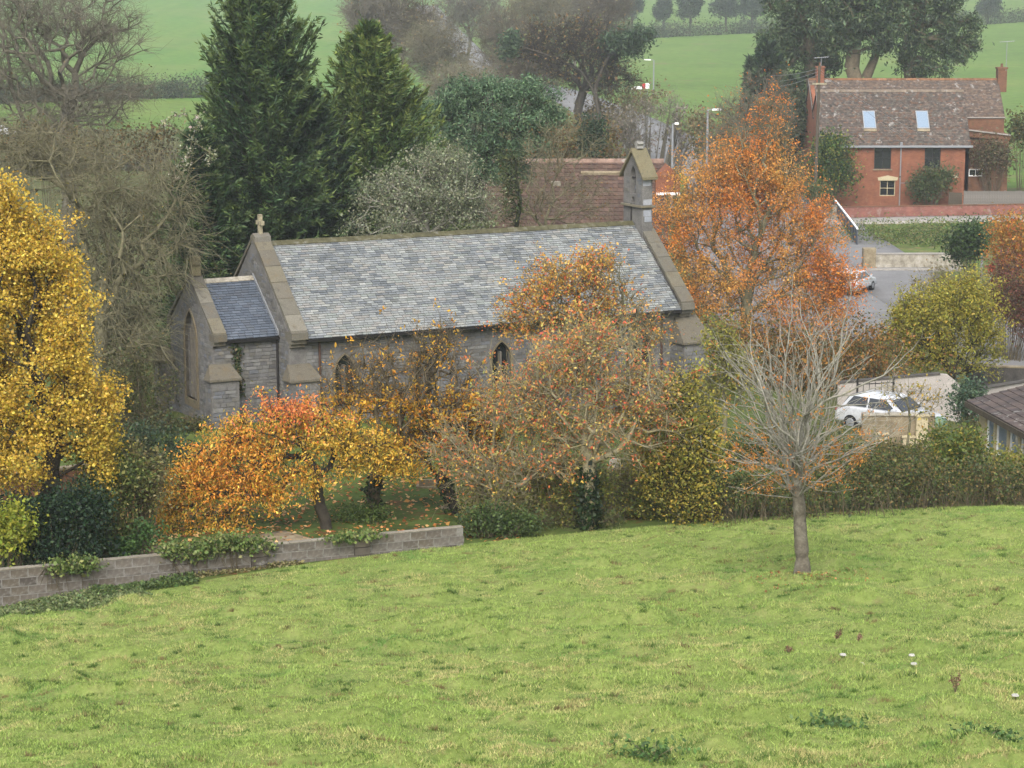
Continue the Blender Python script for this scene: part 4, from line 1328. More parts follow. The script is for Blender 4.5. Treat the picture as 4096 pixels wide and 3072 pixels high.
MB().hexa([(lx0 - 0.1, 9.5, zR2 - 0.1), (lx2, 9.5, zR2 - 0.1), (lx2, 13.5, zE + 0.4), (lx0 - 0.1, 13.5, zE + 0.4)], [(lx0 - 0.1, 9.5, zR2), (lx2, 9.5, zR2), (lx2, 13.6, zE + 0.5), (lx0 - 0.1, 13.6, zE + 0.5)]).build('rear_roof_back', M['mortar_dark'], house)
for (x0, x1, y_, z_, mt) in ((lx0 - 0.1, lx1 + 0.1, 4.0, zR1, A(150, 135, 118)), (lx0 - 0.1, lx2, 9.5, zR2, A(150, 108, 76))):
    x = x0
    while x < x1:
        e = min(x + 0.46, x1) - 0.01
        MB().prism([(-0.16, -0.12), (-0.1, 0.04), (0, 0.09), (0.1, 0.04), (0.16, -0.12)], lambda y, z: (x, y_ + y, z_ + z), lambda y, z: (e, y_ + y, z_ + z), jt(mt, 0.12)).build('ridge_tile', M['tile'], house)
        x += 0.46
MB().plate([[(6.0, -0.4), (13.5, -0.4), (13.5, zE + 0.4), (9.5, zR2 - 0.1), (6.0, zRe)]], lambda a, z: (lx2 - 0.35, a, z), lambda a, z: (lx2 - 0.05, a, z)).build('rear_gable_wall', M['brick_old'], house)
MB().box(lx1, lx2 - 0.06, 6.02, 6.3, -0.4, zRe - 0.02).build('rear_wall', M['brick_old'], house)
MB().box(lx1 + 0.02, lx2 + 0.05, 5.9, 6.0, zRe - 0.1, zRe + 0.0).build('eaves_board', M['concrete'], house)
zL1, zL2 = hz(128, 204) - HG, hz(134.5, 203) - HG
MB().prism([(lx1 + 0.02, zL1), (lx2 - 0.1, zL2), (lx2 - 0.1, zL2 - 0.12), (lx1 + 0.02, zL1 - 0.12)], lambda a, z: (a, 2.9, z), lambda a, z: (a, 3.05, z)).build('lean_to_board', M['concrete'], house)
MB().plate([[(lx1 + 0.02, zL1), (lx2 - 0.1, zL2), (lx2 - 0.1, zL2 - 0.55), (lx1 + 0.02, zL1 - 0.75)]], lambda a, z: (a, 3.06, z), lambda a, z: (a, 6.0, z)).build('lean_to_roof', M['brick_old'], house)
sw2 = hrect(969, 983, 169, 176.5, 203)
lw = MB().plate([rect(lx1 + 0.02, lx2 - 0.2, -0.4, zL2 - 0.5), rect(*sw2)], lambda a, z: (a, 3.1, z), lambda a, z: (a, 3.4, z)).build('lean_to_wall', M['brick_old'], house)
def sash(parent, r_, y, frame, dark=True, bars=1, fw_=0.07, horiz=1, label=None):
    x0, x1, z0, z1 = r_
    wd = MB()
    wd.plate([rect(x0 - 0.0, x1 + 0.0, z0, z1), rect(x0 + fw_, x1 - fw_, z0 + fw_, z1 - fw_)], lambda a, z: (a, y, z), lambda a, z: (a, y + 0.08, z))
    o = wd.build('window', frame, parent)
    MB().add([(x0 + 0.02, y + 0.06, z0 + 0.02), (x1 - 0.02, y + 0.06, z0 + 0.02), (x1 - 0.02, y + 0.06, z1 - 0.02), (x0 + 0.02, y + 0.06, z1 - 0.02)], [(0, 1, 2, 3)]).build('pane', M['glass_dark'], o)
    for i in range(bars):
        xm = x0 + (x1 - x0) * (i + 1) / (bars + 1)
        MB().box(xm - 0.025, xm + 0.025, y + 0.02, y + 0.055, z0 + fw_, z1 - fw_).build('glazing_bar', frame, o)
    for i in range(horiz):
        zm = z0 + (z1 - z0) * (i + 1) / (horiz + 1)
        MB().box(x0 + fw_, x1 - fw_, y + 0.018, y + 0.057, zm - 0.025, zm + 0.025).build('glazing_bar', frame, o)
    if label: o['label'] = label
    return o
for i, w_ in enumerate(wins):
    sash(fw, w_, 0.12, M['iron'] if i < 2 else M['cream'])
    if i < 2:
        MB().box(w_[0] - 0.1, w_[1] + 0.1, -0.08, 0.1, w_[2] - 0.1, w_[2] - 0.005).build('sill', M['buff_stone'], fw)
for s in (0, 1):                                        # drawn curtains in the ground-floor window
    w_ = wins[2]
    x0 = w_[0] + 0.09 if s == 0 else w_[1] - 0.42
    MB().box(x0, x0 + 0.33, 0.2, 0.24, w_[2] + 0.06, w_[3] - 0.06).build('curtain', M['cream'], fw)
w_ = wins[2]
MB().prism([(w_[0] - 0.15, w_[3]), (w_[1] + 0.15, w_[3]), (w_[1] + 0.22, w_[3] + 0.28), ((w_[0] + w_[1]) / 2, w_[3] + 0.46), (w_[0] - 0.22, w_[3] + 0.28)], lambda a, z: (a, -0.04, z), lambda a, z: (a, 0.1, z)).build('lintel', M['cream'], fw)
sash(lw, sw2, 3.14, M['white_paint'], bars=1, horiz=0, fw_=0.1)
lb = hrect(949.5, 958, 175, 178)
MB().box(lb[0], lb[1], -0.05, 0.06, lb[2], lb[3]).build('sill', M['cream'], fw)
MB().box(lx0 - 0.2, lx1 + 0.25, -0.42, -0.22, zE - 0.34, zE - 0.16).build('gutter', M['grey_metal'], house)
xp = hrect(901, 901.5, 145, 196)[0]
MB().tube((xp, -0.1, 0.1), (xp, -0.1, zE - 0.05), 0.06).box(xp - 0.1, xp + 0.1, -0.32, -0.02, zE - 0.2, zE + 0.12).build('rain_pipe', M['grey_metal'], house)
MB().tube((xp, -0.05, 2.2), (xp + 2.3, -0.05, 2.25), 0.025).build('cable', M['grey_metal'], house)
def skylight(pa, pb, ya, yb):
    x0, x1 = at(pa, 110, 202)[0] - hb[0], at(pb, 110, 202)[0] - hb[0]
    sl = (zR1 - (zE - 0.22)) / 4.25
    n_ = Vector((0, -sl, 1)).normalized()
    def P(x, y, h): return tuple(Vector((x, y, zR1 - sl * (4.0 - y))) + n_ * h)
    fr = MB().hexa([P(x0, ya, 0), P(x1, ya, 0), P(x1, yb, 0), P(x0, yb, 0)], [P(x0, ya, 0.1), P(x1, ya, 0.1), P(x1, yb, 0.1), P(x0, yb, 0.1)]).build('skylight', M['grey_metal'], rf1)
    MB().add([P(x0 + 0.07, ya + 0.07, 0.105), P(x1 - 0.07, ya + 0.07, 0.105), P(x1 - 0.07, yb - 0.07, 0.105), P(x0 + 0.07, yb - 0.07, 0.105)], [(0, 1, 2, 3)]).build('pane', M['glass_sky'], fr)
    MB().hexa([P(x0, ya - 0.2, 0.02), P(x1, ya - 0.2, 0.02), P(x1, ya, 0.02), P(x0, ya, 0.02)], [P(x0, ya - 0.2, 0.06), P(x1, ya - 0.2, 0.06), P(x1, ya, 0.06), P(x0, ya, 0.06)]).build('lead_apron', M['buff_stone'], rf1)
skylight(862.8, 875.2, 1.05, 2.4); skylight(916, 928.3, 1.05, 2.4)
def chimney(x, y, z0, z1, w_, d_, pots=1, mt='brick'):
    c_ = MB().box(x - w_, x + w_, y - d_, y + d_, z0, z1).box(x - w_ - 0.07, x + w_ + 0.07, y - d_ - 0.07, y + d_ + 0.07, z1, z1 + 0.16).build('chimney', M[mt], house)
    for i in range(pots):
        MB().tube((x, y + (i - (pots - 1) / 2) * 0.45, z1 + 0.15), (x, y + (i - (pots - 1) / 2) * 0.45, z1 + 0.5), 0.13, 0.11).build('chimney_pot', M['brick_old'], c_)
    return c_
chimney(lx0 + 0.95, 9.5, zR2 - 1.2, hz(68, 209) - HG, 0.36, 0.5, 1)
chimney(at(1002, 90, 209)[0] - hb[0], 9.5, zR2 - 1.2, hz(69, 209) - HG, 0.42, 0.5, 1, 'brick_old')
# barge boards of the left gable
for (ya, za, yb, zb) in ((0.0, zE - 0.1, 4.0, zR1 - 0.02), (6.3, zE + 2.9, 9.5, zR2 - 0.02)):
    MB().hexa([(lx0 - 0.16, ya, za - 0.2), (lx0 - 0.11, ya, za - 0.2), (lx0 - 0.11, yb, zb - 0.2), (lx0 - 0.16, yb, zb - 0.2)], [(lx0 - 0.16, ya, za), (lx0 - 0.11, ya, za), (lx0 - 0.11, yb, zb), (lx0 - 0.16, yb, zb)]).build('barge_board', M['wood_grey'], house)

def aerial(px, pyt, pyb, D, label):
    p0, p1 = at(px, pyb, D), at(px, pyt, D)
    a_ = thing('tv_aerial', label, 'aerial', tuple(p0))
    h = p1[2] - p0[2]
    MB().tube((0, 0, -0.1), (0, 0, h), 0.03).build('mast', M['grey_metal'], a_)
    MB().tube((-0.7, 0, h), (0.7, 0, h + 0.1), 0.025).build('boom', M['grey_metal'], a_)
    for i in range(7):
        x = -0.6 + i * 0.2
        MB().tube((x, -0.22, h + 0.02 + x * 0.07), (x, 0.22, h + 0.02 + x * 0.07), 0.018).build('element', M['grey_metal'], a_)
    return a_
aerial(821, 58, 67, 209, 'grey television aerial on the left chimney of the brick house')
aerial(1006, 42, 70, 209, 'white television aerial on the right chimney of the brick house')

# garden wall, fences, pole and wires by the house
def line_wall(name, label, cat, p0, p1, h, th, mat, coping=None, step=0.0, zadd=0.0):
    p0 = np.array(p0[:2]); p1 = np.array(p1[:2])
    L = float(np.linalg.norm(p1 - p0)); an = math.atan2(p1[1] - p0[1], p1[0] - p0[0])
    z0 = gz(*p0)
    t_ = thing(name, label, cat, (p0[0], p0[1], z0), an)
    n_ = max(2, int(L / 2.0))
    for part, lo, hi, tt, mt in (('wall', -0.4, h, th, mat),) + ((('coping', h + 0.002, h + 0.07, th + 0.08, coping),) if coping else ()):
        b = MB()
        for i in range(n_):
            x0, x1 = L * i / n_, L * (i + 1) / n_
            za = gz(*(p0 + (p1 - p0) * i / n_)) - z0 + zadd; zb = gz(*(p0 + (p1 - p0) * (i + 1) / n_)) - z0 + zadd
            b.hexa([(x0, -tt / 2, za + lo), (x1, -tt / 2, zb + lo), (x1, tt / 2, zb + lo), (x0, tt / 2, za + lo)], [(x0, -tt / 2, za + hi), (x1, -tt / 2, zb + hi), (x1, tt / 2, zb + hi), (x0, tt / 2, za + hi)])
        b.build(part, mt, t_)
    return t_
gwl = line_wall('garden_wall', 'long low red brick garden wall in front of the cottage', 'wall', (at(836, 205, 190)[0], 190.2), (52, 190.6), 0.95, 0.24, M['brick_wall'], M['brick_old'])
MB().box(-0.35, 0.1, -0.22, 0.22, -0.3, 1.15).build('end_pier', M['pale_stone'], gwl, 0.02)
def board_fence(label, p0, p1, h, mat, bw_=0.15):
    p0 = np.array(p0); p1 = np.array(p1); L = float(np.linalg.norm(p1 - p0))
    t_ = thing('wooden_fence', label, 'fence', (p0[0], p0[1], gz(*p0)), math.atan2(p1[1] - p0[1], p1[0] - p0[0]))
    n_ = int(L / bw_)
    me = MB().box(0.004, bw_ - 0.004, -0.02, 0.0, 0.0, h).build('board', mat, t_).data
    for i in range(1, n_):
        o_ = link_mesh('board', me, t_); o_.location = (i * bw_, random.uniform(-0.008, 0.008), random.uniform(-0.02, 0.02))
    for i in range(int(L / 1.8) + 1):
        MB().box(i * 1.8, i * 1.8 + 0.1, 0.035, 0.13, -0.2, h + 0.04).build('post', mat, t_)
    for z in (0.3, h - 0.3):
        MB().box(0, L, 0.011, 0.034, z - 0.05, z + 0.05).build('rail', mat, t_)
board_fence('pale grey close boarded fence right of the cottage', (at(964, 190, 195)[0], 195.0), (52.5, 195.0), 1.75, M['wood_grey'])
board_fence('short dark timber fence between bush and pale fence', (at(949, 190, 196.5)[0], 196.5), (at(963, 190, 196.5)[0], 196.5), 1.5, M['wood_brown'])
pb = foot(814.5, 193); 
pole = thing('telegraph_pole', 'tall brown wooden telegraph pole at the left end of the cottage', 'pole', tuple(pb))
ptop = at(816.5, 66, 193)[2] - pb[2]
MB().tube((0, 0, -0.5), (0.12, 0, ptop), 0.17, 0.12, 10).build('post', M['wood_brown'], pole)
MB().box(-0.5, 0.75, -0.16, -0.08, ptop - 1.6, ptop - 1.45).build('cross_arm', M['wood_pale'], pole)
pt = np.array([pb[0] + 0.12, pb[1], pb[2] + ptop - 0.2])
def wire(label, a, b, sag=0.6, r=0.012):
    a = np.array(a, float); b = np.array(b, float)
    t = np.linspace(0, 1, 14)[:, None]
    P = a + (b - a) * t; P[:, 2] -= (4 * sag * t * (1 - t))[:, 0]
    V, Fc = tubes(P[:-1] - a, P[1:] - a, np.full(13, r), np.full(13, r), 3)
    o = arr_obj('overhead_wire', V, Fc, M['grey_metal']); o.location = tuple(a)
    return tag(o, label, 'wire', 'overhead wires from the telegraph pole')
for i, (px, py, D) in enumerate(((745, 72, 240), (748, 80, 236), (752, 86, 232))):
    wire(('topmost', 'middle', 'lowest')[i] + ' of three thin overhead wires running left from the telegraph pole', pt - [0, 0, 0.25 * i], at(px, py, D), 0.5, 0.018)
for i, (px, py, D) in enumerate(((905, 138, 200), (940, 142, 200))):
    wire(('shorter', 'longer')[i] + ' of two thin wires drooping across the cottage roof', pt - [0, 0, 0.3 * i], at(px, py, D - 0.7), 0.4, 0.014)

# ================================================================== BARN WITH RED PANTILES
BD = 138.0
bz = gz(5, BD)
xa, xb = at(478, 165, BD)[0], at(664, 165, BD)[0]
zr = at(560, 160.5, BD)[2]; ze = zr - 4.6
barn = thing('tiled_barn', 'low building with dull red pantile roof behind the church ridge', 'barn', ((xa + xb) / 2, BD, bz))
bx0, bx1 = xa - (xa + xb) / 2, xb - (xa + xb) / 2
bzr, bze = zr - bz, ze - bz
MB().box(bx0, bx1, -4.6, 4.6, -0.4, bze + 0.3).build('wall', M['brick_old'], barn)
MB().plate([[(-4.6, bze + 0.2), (4.6, bze + 0.2), (0, bzr - 0.1)]], lambda a, z: (bx1 - 0.3, a, z), lambda a, z: (bx1 - 0.02, a, z)).build('gable_wall', M['brick_old'], barn)
br1 = tile_roof(barn, 'roof', bx0, bx1, 0.0, bzr, -5.0, bze, 21, 0.3, [A(108, 84, 72), A(100, 76, 66), A(116, 92, 80), A(96, 76, 68), A(106, 86, 76)], M['pantile'], M['mortar_dark'], 300, 'pantile', 0.035, 0.02)
MB().hexa([(bx0, 0, bzr - 0.12), (bx1, 0, bzr - 0.12), (bx1, 5.0, bze - 0.12), (bx0, 5.0, bze - 0.12)], [(bx0, 0, bzr), (bx1, 0, bzr), (bx1, 5.0, bze), (bx0, 5.0, bze)]).build('back_roof', M['mortar_dark'], barn)
x = bx0
while x < bx1:
    e = min(x + 0.5, bx1) - 0.01
    MB().prism([(-0.18, -0.12), (-0.1, 0.06), (0, 0.12), (0.1, 0.06), (0.18, -0.12)], lambda y, z: (x, y, bzr + z), lambda y, z: (e, y, bzr + z), jt(A(170, 140, 124), 0.12)).build('ridge_tile', M['tile'], barn)
    x += 0.5
def on_barn(px, py):
    """slope point under a picture position"""
    d = ray(px, py); s_ = (bzr - bze) / 5.0
    o_ = np.array([0, 0, ZC])
    n_ = np.array([0, -s_, 1.0]); p_ = np.array([0, BD, zr])
    t_ = (n_ @ (p_ - o_)) / (n_ @ d)
    return o_ + d * t_ - np.array([(xa + xb) / 2, BD, bz])
pa, pb_ = on_barn(581, 174.5), on_barn(626, 174.5)
MB().hexa([tuple(pa + [0, -0.08, -0.02]), tuple(pb_ + [0, -0.08, -0.02]), tuple(pb_ + [0, 0.08, 0.1]), tuple(pa + [0, 0.08, 0.1])], [tuple(pa + [0, -0.1, 0.12]), tuple(pb_ + [0, -0.1, 0.12]), tuple(pb_ + [0, 0.06, 0.22]), tuple(pa + [0, 0.06, 0.22])]).build('step_course', M['buff_stone'], barn)
pv = on_barn(556, 184)
MB().box(pv[0] - 0.3, pv[0] + 0.3, pv[1] - 0.15, pv[1] + 0.5, pv[2] - 0.2, pv[2] + 0.16).build('roof_vent', M['pale_stone'], barn, 0.04)
pd = on_barn(662, 168)
MB().prism([(-0.75, -1.1), (0.75, -1.1), (0.75, 0.1), (0, 0.75), (-0.75, 0.1)], lambda a, z: (bx1 + 0.1 + a, -2.2, bzr - 0.9 + z), lambda a, z: (bx1 + 0.1 + a, 0.2, bzr - 0.9 + z)).build('end_gable', M['brick'], barn)
MB().box(bx1 - 0.6, bx1 + 0.85, -2.32, -2.2, bzr - 1.95, bzr - 1.8).build('sill', M['white_paint'], barn)

# ================================================================== ROADSIDE WALLS, RAILS AND SMALL BUILDINGS ON THE RIGHT
# stone parapet by the road
ps, pe = hit(870, 268), hit(962, 270)
par = line_wall('stone_parapet', 'pale stone roadside parapet with end pillar beside the grey road', 'wall', (ps[0], ps[1]), (pe[0], pe[1] + 1.0), 1.0, 0.45, M['pale_stone'], M['concrete'])
MB().box(-0.55, 0.35, -0.42, 0.42, -0.3, 1.45).build('pillar', M['buff_stone'], par, 0.06)
Lp = math.hypot(pe[0] - ps[0], pe[1] + 1 - ps[1])
for i in range(9):
    MB().box(0.3 + i * Lp / 9, 0.3 + (i + 1) * Lp / 9 - 0.02, -0.32, -0.226, 0.05, 0.28 + random.uniform(-0.03, 0.03)).build('ledge_stone', M['pale_stone'], par, 0.02)
kb = line_wall('kerb', 'pale stone kerb along the road below the parapet', 'kerb', (ps[0] - 0.6, ps[1] - 1.6), (pe[0], pe[1] - 0.6), 0.16, 0.7, M['concrete'])
# slate-grey roadside fence with a white rail
fa, fb = hit(834, 214), hit(857, 246)
fn = thing('roadside_fence', 'dark slate grey panel fence with white top rail beside the road', 'fence', (fa[0], fa[1], gz(fa[0], fa[1])), math.atan2(fb[1] - fa[1], fb[0] - fa[0]))
Lf = math.hypot(fb[0] - fa[0], fb[1] - fa[1])
nf = 8
for i in range(nf):
    x0, x1 = Lf * i / nf, Lf * (i + 1) / nf
    MB().box(x0 + 0.06, x1, -0.03, 0.03, 0.05, 1.25).build('panel', M['blue_slate'], fn)
    MB().box(x0 - 0.03, x0 + 0.05, -0.06, 0.06, -0.4, 1.3).build('post', M['iron'], fn)
MB().box(0, Lf, -0.06, 0.06, 1.26, 1.36).build('rail', M['white_paint'], fn)
# iron gate and railings
def railing(name, label, p0, p1, h, step=0.13, r=0.014):
    p0 = np.array(p0); p1 = np.array(p1)
    L = float(np.linalg.norm((p1 - p0)[:2])); z0 = float(p0[2]); dz = float(p1[2] - p0[2])
    t_ = thing(name, label, 'railing', tuple(p0), math.atan2(p1[1] - p0[1], p1[0] - p0[0]))
    n_ = int(L / step)
    me = MB().tube((0, 0, 0), (0, 0, h), r, r, 5).build('bar', M['iron'], t_).data
    for i in range(1, n_ + 1):
        o_ = link_mesh('bar', me, t_); o_.location = (L * i / n_, 0, dz * i / n_)
    for z in (0.12, h - 0.1):
        MB().hexa([(0, -0.02, z), (L, -0.02, z + dz), (L, 0.02, z + dz), (0, 0.02, z)], [(0, -0.02, z + 0.04), (L, -0.02, z + dz + 0.04), (L, 0.02, z + dz + 0.04), (0, 0.02, z + 0.04)]).build('rail', M['iron'], t_)
    for x in (0, L):
        MB().box(x - 0.04, x + 0.04, -0.04, 0.04, -0.2 + dz * x / max(L, .01), h + 0.2 + dz * x / max(L, .01)).build('post', M['iron'], t_)
    return t_
ra, rb = foot(845, 104), foot(874, 104.5)
railing('iron_railing', 'black iron churchyard railing below the yellow-green tree', ra, rb, 1.1, 0.12, 0.016)
# pale rendered wall
RD = 93.0
wl_pts = [(838, 383.5), (893, 378.5), (940, 374.5), (948, 375), (962, 386), (962, 402), (906, 406), (838, 409)]
P3 = [at(px, py, RD) for px, py in wl_pts]
gzr = min(p[2] for p in P3) - 0.6
rw = thing('rendered_wall', 'pale cream rendered wall with sloping shoulder behind the white car', 'wall', (P3[0][0], RD, gzr))
P2 = [(p[0] - P3[0][0], p[2] - gzr) for p in P3]
P2[-3] = (P2[-3][0], -0.5); P2[-2] = (P2[-2][0], -0.5); P2[-1] = (P2[-1][0], -0.5)
MB().prism(P2, lambda a, z: (a, 0, z), lambda a, z: (a, 0.3, z)).build('wall', M['render'], rw)
for i in range(2):
    (a0, z0_), (a1, z1_) = P2[i], P2[i + 1]
    MB().hexa([(a0, -0.05, z0_), (a1, -0.05, z1_), (a1, 0.35, z1_), (a0, 0.35, z0_)], [(a0, -0.05, z0_ + 0.06), (a1, -0.05, z1_ + 0.06), (a1, 0.35, z1_ + 0.06), (a0, 0.35, z0_ + 0.06)]).build('coping', M['dark_stone'], rw)
pA, pB = at(974, 391, 96), at(1050, 378, 100)
rw2 = thing('rendered_wall', 'pale rendered wall above the brown bungalow roof', 'wall', (pA[0], pA[1], pA[2] - 1.4), math.atan2(pB[1] - pA[1], pB[0] - pA[0]))
Lw = math.hypot(*(pB - pA)[:2]); dzw = pB[2] - pA[2]
MB().hexa([(0, 0, -0.5), (Lw, 0, -0.5), (Lw, 0.3, -0.5), (0, 0.3, -0.5)], [(0, 0, 1.4), (Lw, 0, 1.4 + dzw), (Lw, 0.3, 1.4 + dzw), (0, 0.3, 1.4)]).build('wall', M['render'], rw2)
MB().hexa([(0, -0.05, 1.402), (Lw, -0.05, 1.402 + dzw), (Lw, 0.35, 1.402 + dzw), (0, 0.35, 1.402)], [(0, -0.05, 1.46), (Lw, -0.05, 1.46 + dzw), (Lw, 0.35, 1.46 + dzw), (0, 0.35, 1.46)]).build('coping', M['dark_stone'], rw2)
ha, hb_ = at(857, 400, 92), at(893, 398, 92)
railing('handrail', 'dark iron handrail in front of the pale rendered wall', ha, hb_, 0.75, 0.22, 0.014)
# dark roadside retaining wall
da, db = foot(966, 104), foot(1075, 108)
line_wall('retaining_wall', 'dark stone retaining wall under the road at the right edge', 'wall', (da[0], 103.5), (db[0], 107), 1.35, 0.5, M['dark_stone'], M['buff_stone'])
# buff stone garden wall with piers
GD = 81.0
ga, gb = foot(862, GD), foot(934, GD)
gwall = thing('stone_garden_wall', 'weathered buff stone garden wall with square piers behind the hedge', 'wall', tuple(ga), math.atan2(gb[1] - ga[1], gb[0] - ga[0]))
Lg = math.hypot(*(gb - ga)[:2]); hg = at(890, 416, GD)[2] - ga[2]
MB().box(0, Lg, 0, 0.3, -0.4, hg).build('wall', M['buff_stone'], gwall)
x = 0.0
while x < Lg:
    MB().box(x + 0.01, min(x + 0.5, Lg) - 0.01, -0.05, 0.35, hg + 0.002, hg + 0.08 + random.uniform(-0.02, 0.02)).build('coping_stone', M['pale_stone'], gwall, 0.015)
    x += 0.5
for px, top in ((881, 434), (908, 437), (921, 416)):
    xx = at(px, 430, GD)[0] - ga[0]; zt = at(px, top, GD)[2] - ga[2]
    MB().box(xx - 0.22, xx + 0.22, -0.22, 0.26, -0.4, zt).box(xx - 0.27, xx + 0.27, -0.27, 0.31, zt + 0.002, zt + 0.07).build('pier', M['cream'], gwall, 0.012)
# green domed tank
tb = foot(938, 83.5)
tk = thing('oil_tank', 'pale green domed tank beside the stone garden wall', 'tank', tuple(tb))
zt = at(938, 416.5, 83.5)[2] - tb[2]
b = MB(); prev = None
prof_ = [(0.36, 0.0), (0.36, zt - 0.36)] + [(0.36 * math.cos(math.radians(a)), zt - 0.36 + 0.36 * math.sin(math.radians(a))) for a in (15, 30, 45, 60, 75, 88)]
for (r0, z0_), (r1, z1_) in zip(prof_[:-1], prof_[1:]):
    b.tube((0, 0, z0_), (0, 0, z1_), r0, r1, 20)
b.build('tank_body', M['green_tank'], tk, smooth=False)
MB().tube((0, 0, zt - 0.42), (0, 0, zt - 0.38), 0.372, 0.372, 20).build('seam', M['green_tank'], tk)
MB().box(-0.45, 0.45, -0.45, 0.45, -0.3, 0.0).build('plinth', M['concrete'], tk)

# bungalow at the right edge
BD2 = 80.0
c0 = at(979.5, 404, BD2)
bgx, bgy = c0[0], BD2
bung = thing('bungalow', 'cream bungalow corner with brown tiled roof and white window frames at right edge', 'bungalow', (bgx, bgy, gz(bgx, bgy)), 0)
zev = c0[2] - gz(bgx, bgy)
# long wall runs towards the camera and to the right
wdir = np.array([0.55, -0.835]); L2 = 7.0
dv_ = at(1024, 433, 75.5) - c0
wdir = dv_[:2] / np.linalg.norm(dv_[:2]); wn = np.array([wdir[1], -wdir[0]])
def WP(s_, o_, z): return (wdir[0] * s_ - wn[0] * o_, wdir[1] * s_ - wn[1] * o_, z)
wn = np.array([-wdir[1], wdir[0]])
def WP(s_, o_, z): return (wdir[0] * s_ + wn[0] * o_, wdir[1] * s_ + wn[1] * o_, z)
bwins = [(0.75, 1.55), (1.75, 2.9), (3.1, 4.0), (4.2, 5.2), (5.4, 6.4)]
zb0, zb1 = zev - 1.55, zev - 0.28
wl_ = MB().plate([rect(0, 8, -0.5, zev)] + [rect(a, b_, zb0, zb1) for a, b_ in bwins], lambda a, z: WP(a, 0.0, z), lambda a, z: WP(a, 0.3, z)).build('wall', M['cream'], bung)
for a, b_ in bwins:
    o_ = MB().plate([rect(a, b_, zb0, zb1), rect(a + 0.07, b_ - 0.07, zb0 + 0.07, zb1 - 0.07)], lambda s_, z: WP(s_, 0.06, z), lambda s_, z: WP(s_, 0.13, z)).build('window', M['white_paint'], wl_)
    MB().add([WP(a + .02, 0.11, zb0 + .02), WP(b_ - .02, 0.11, zb0 + .02), WP(b_ - .02, 0.11, zb1 - .02), WP(a + .02, 0.11, zb1 - .02)], [(0, 1, 2, 3)]).build('pane', M['glass_sky'], o_)
MB().plate([rect(0.31, 7, -0.5, zev)], lambda a, z: WP(0.0, a, z), lambda a, z: WP(0.3, a, z)).build('end_wall', M['cream'], bung)
rs = 0.42
def RP(s_, o_, h): return WP(s_, o_, zev + 0.06 + (o_ + 0.35) * rs * 0.55 + h)
rb_ = MB().hexa([RP(-0.35, -0.35, -0.1), RP(8.5, -0.35, -0.1), RP(8.5, 6.5, -0.1), RP(-0.35, 6.5, -0.1)], [RP(-0.35, -0.35, 0), RP(8.5, -0.35, 0), RP(8.5, 6.5, 0), RP(-0.35, 6.5, 0)]).build('roof', M['mortar_dark'], bung)
q = []
for r_ in range(22):
    for c_ in range(29):
        s0, s1 = -0.35 + c_ * 0.305, -0.35 + (c_ + 1) * 0.305 - 0.006
        o0, o1 = -0.38 + r_ * 0.313, -0.38 + (r_ + 1) * 0.313 + 0.02
        q.append(([RP(s0, o0, 0.002), RP(s1, o0, 0.002), RP(s1, o1, 0.002), RP(s0, o1, 0.002)], ) )
        lo = q[-1][0]; hi = [RP(s0, o0, 0.05), RP(s1, o0, 0.035), RP(s1, o1, 0.012), RP(s0, o1, 0.02)]
        q[-1] = (lo + hi, jt(random.choice([A(96, 84, 80), A(108, 94, 88), A(88, 78, 76)]), 0.08))
pieces(rb_, 'roof_tile', q, M['tile'], 300, 'small_tiles')
MB().hexa([RP(-0.38, -0.44, -0.2), RP(8.5, -0.44, -0.2), RP(8.5, -0.4, -0.2), RP(-0.38, -0.4, -0.2)], [RP(-0.38, -0.44, 0.0), RP(8.5, -0.44, 0.0), RP(8.5, -0.4, 0.0), RP(-0.38, -0.4, 0.0)]).build('fascia', M['wood_brown'], bung)

# brown wall behind the yellow tree on the left
la, lb_ = hit(-20, 515), hit(78, 503)
line_wall('old_brick_wall', 'low brown brick wall behind the yellow maple', 'wall', (la[0], la[1] + 2), (lb_[0], lb_[1] + 2), 0.75, 0.25, M['brick_old'], M['buff_stone'])
# pale timber props
for i, (px, pt_) in enumerate(((108, 441), (114, 437), (119, 450))):
    b_ = hit(px + 3, 487)
    o_ = thing('timber_prop', ('leftmost', 'middle', 'rightmost')[i] + ' of three pale weathered timber props beside the yellow maple', 'post', tuple(b_), 0, 'pale timber props')
    h_ = at(px, pt_, b_[1])[2] - b_[2]
    MB().tube((0, 0, -0.2), (-0.12 - 0.05 * i, 0.1, h_), 0.075, 0.06, 8).build('shaft', M['wood_pale'], o_)
    MB().tube((-0.12 - 0.05 * i, 0.1, h_), (-0.125 - 0.05 * i, 0.1, h_ + 0.03), 0.06, 0.045, 8).build('sawn_top', M['wood_pale'], o_)

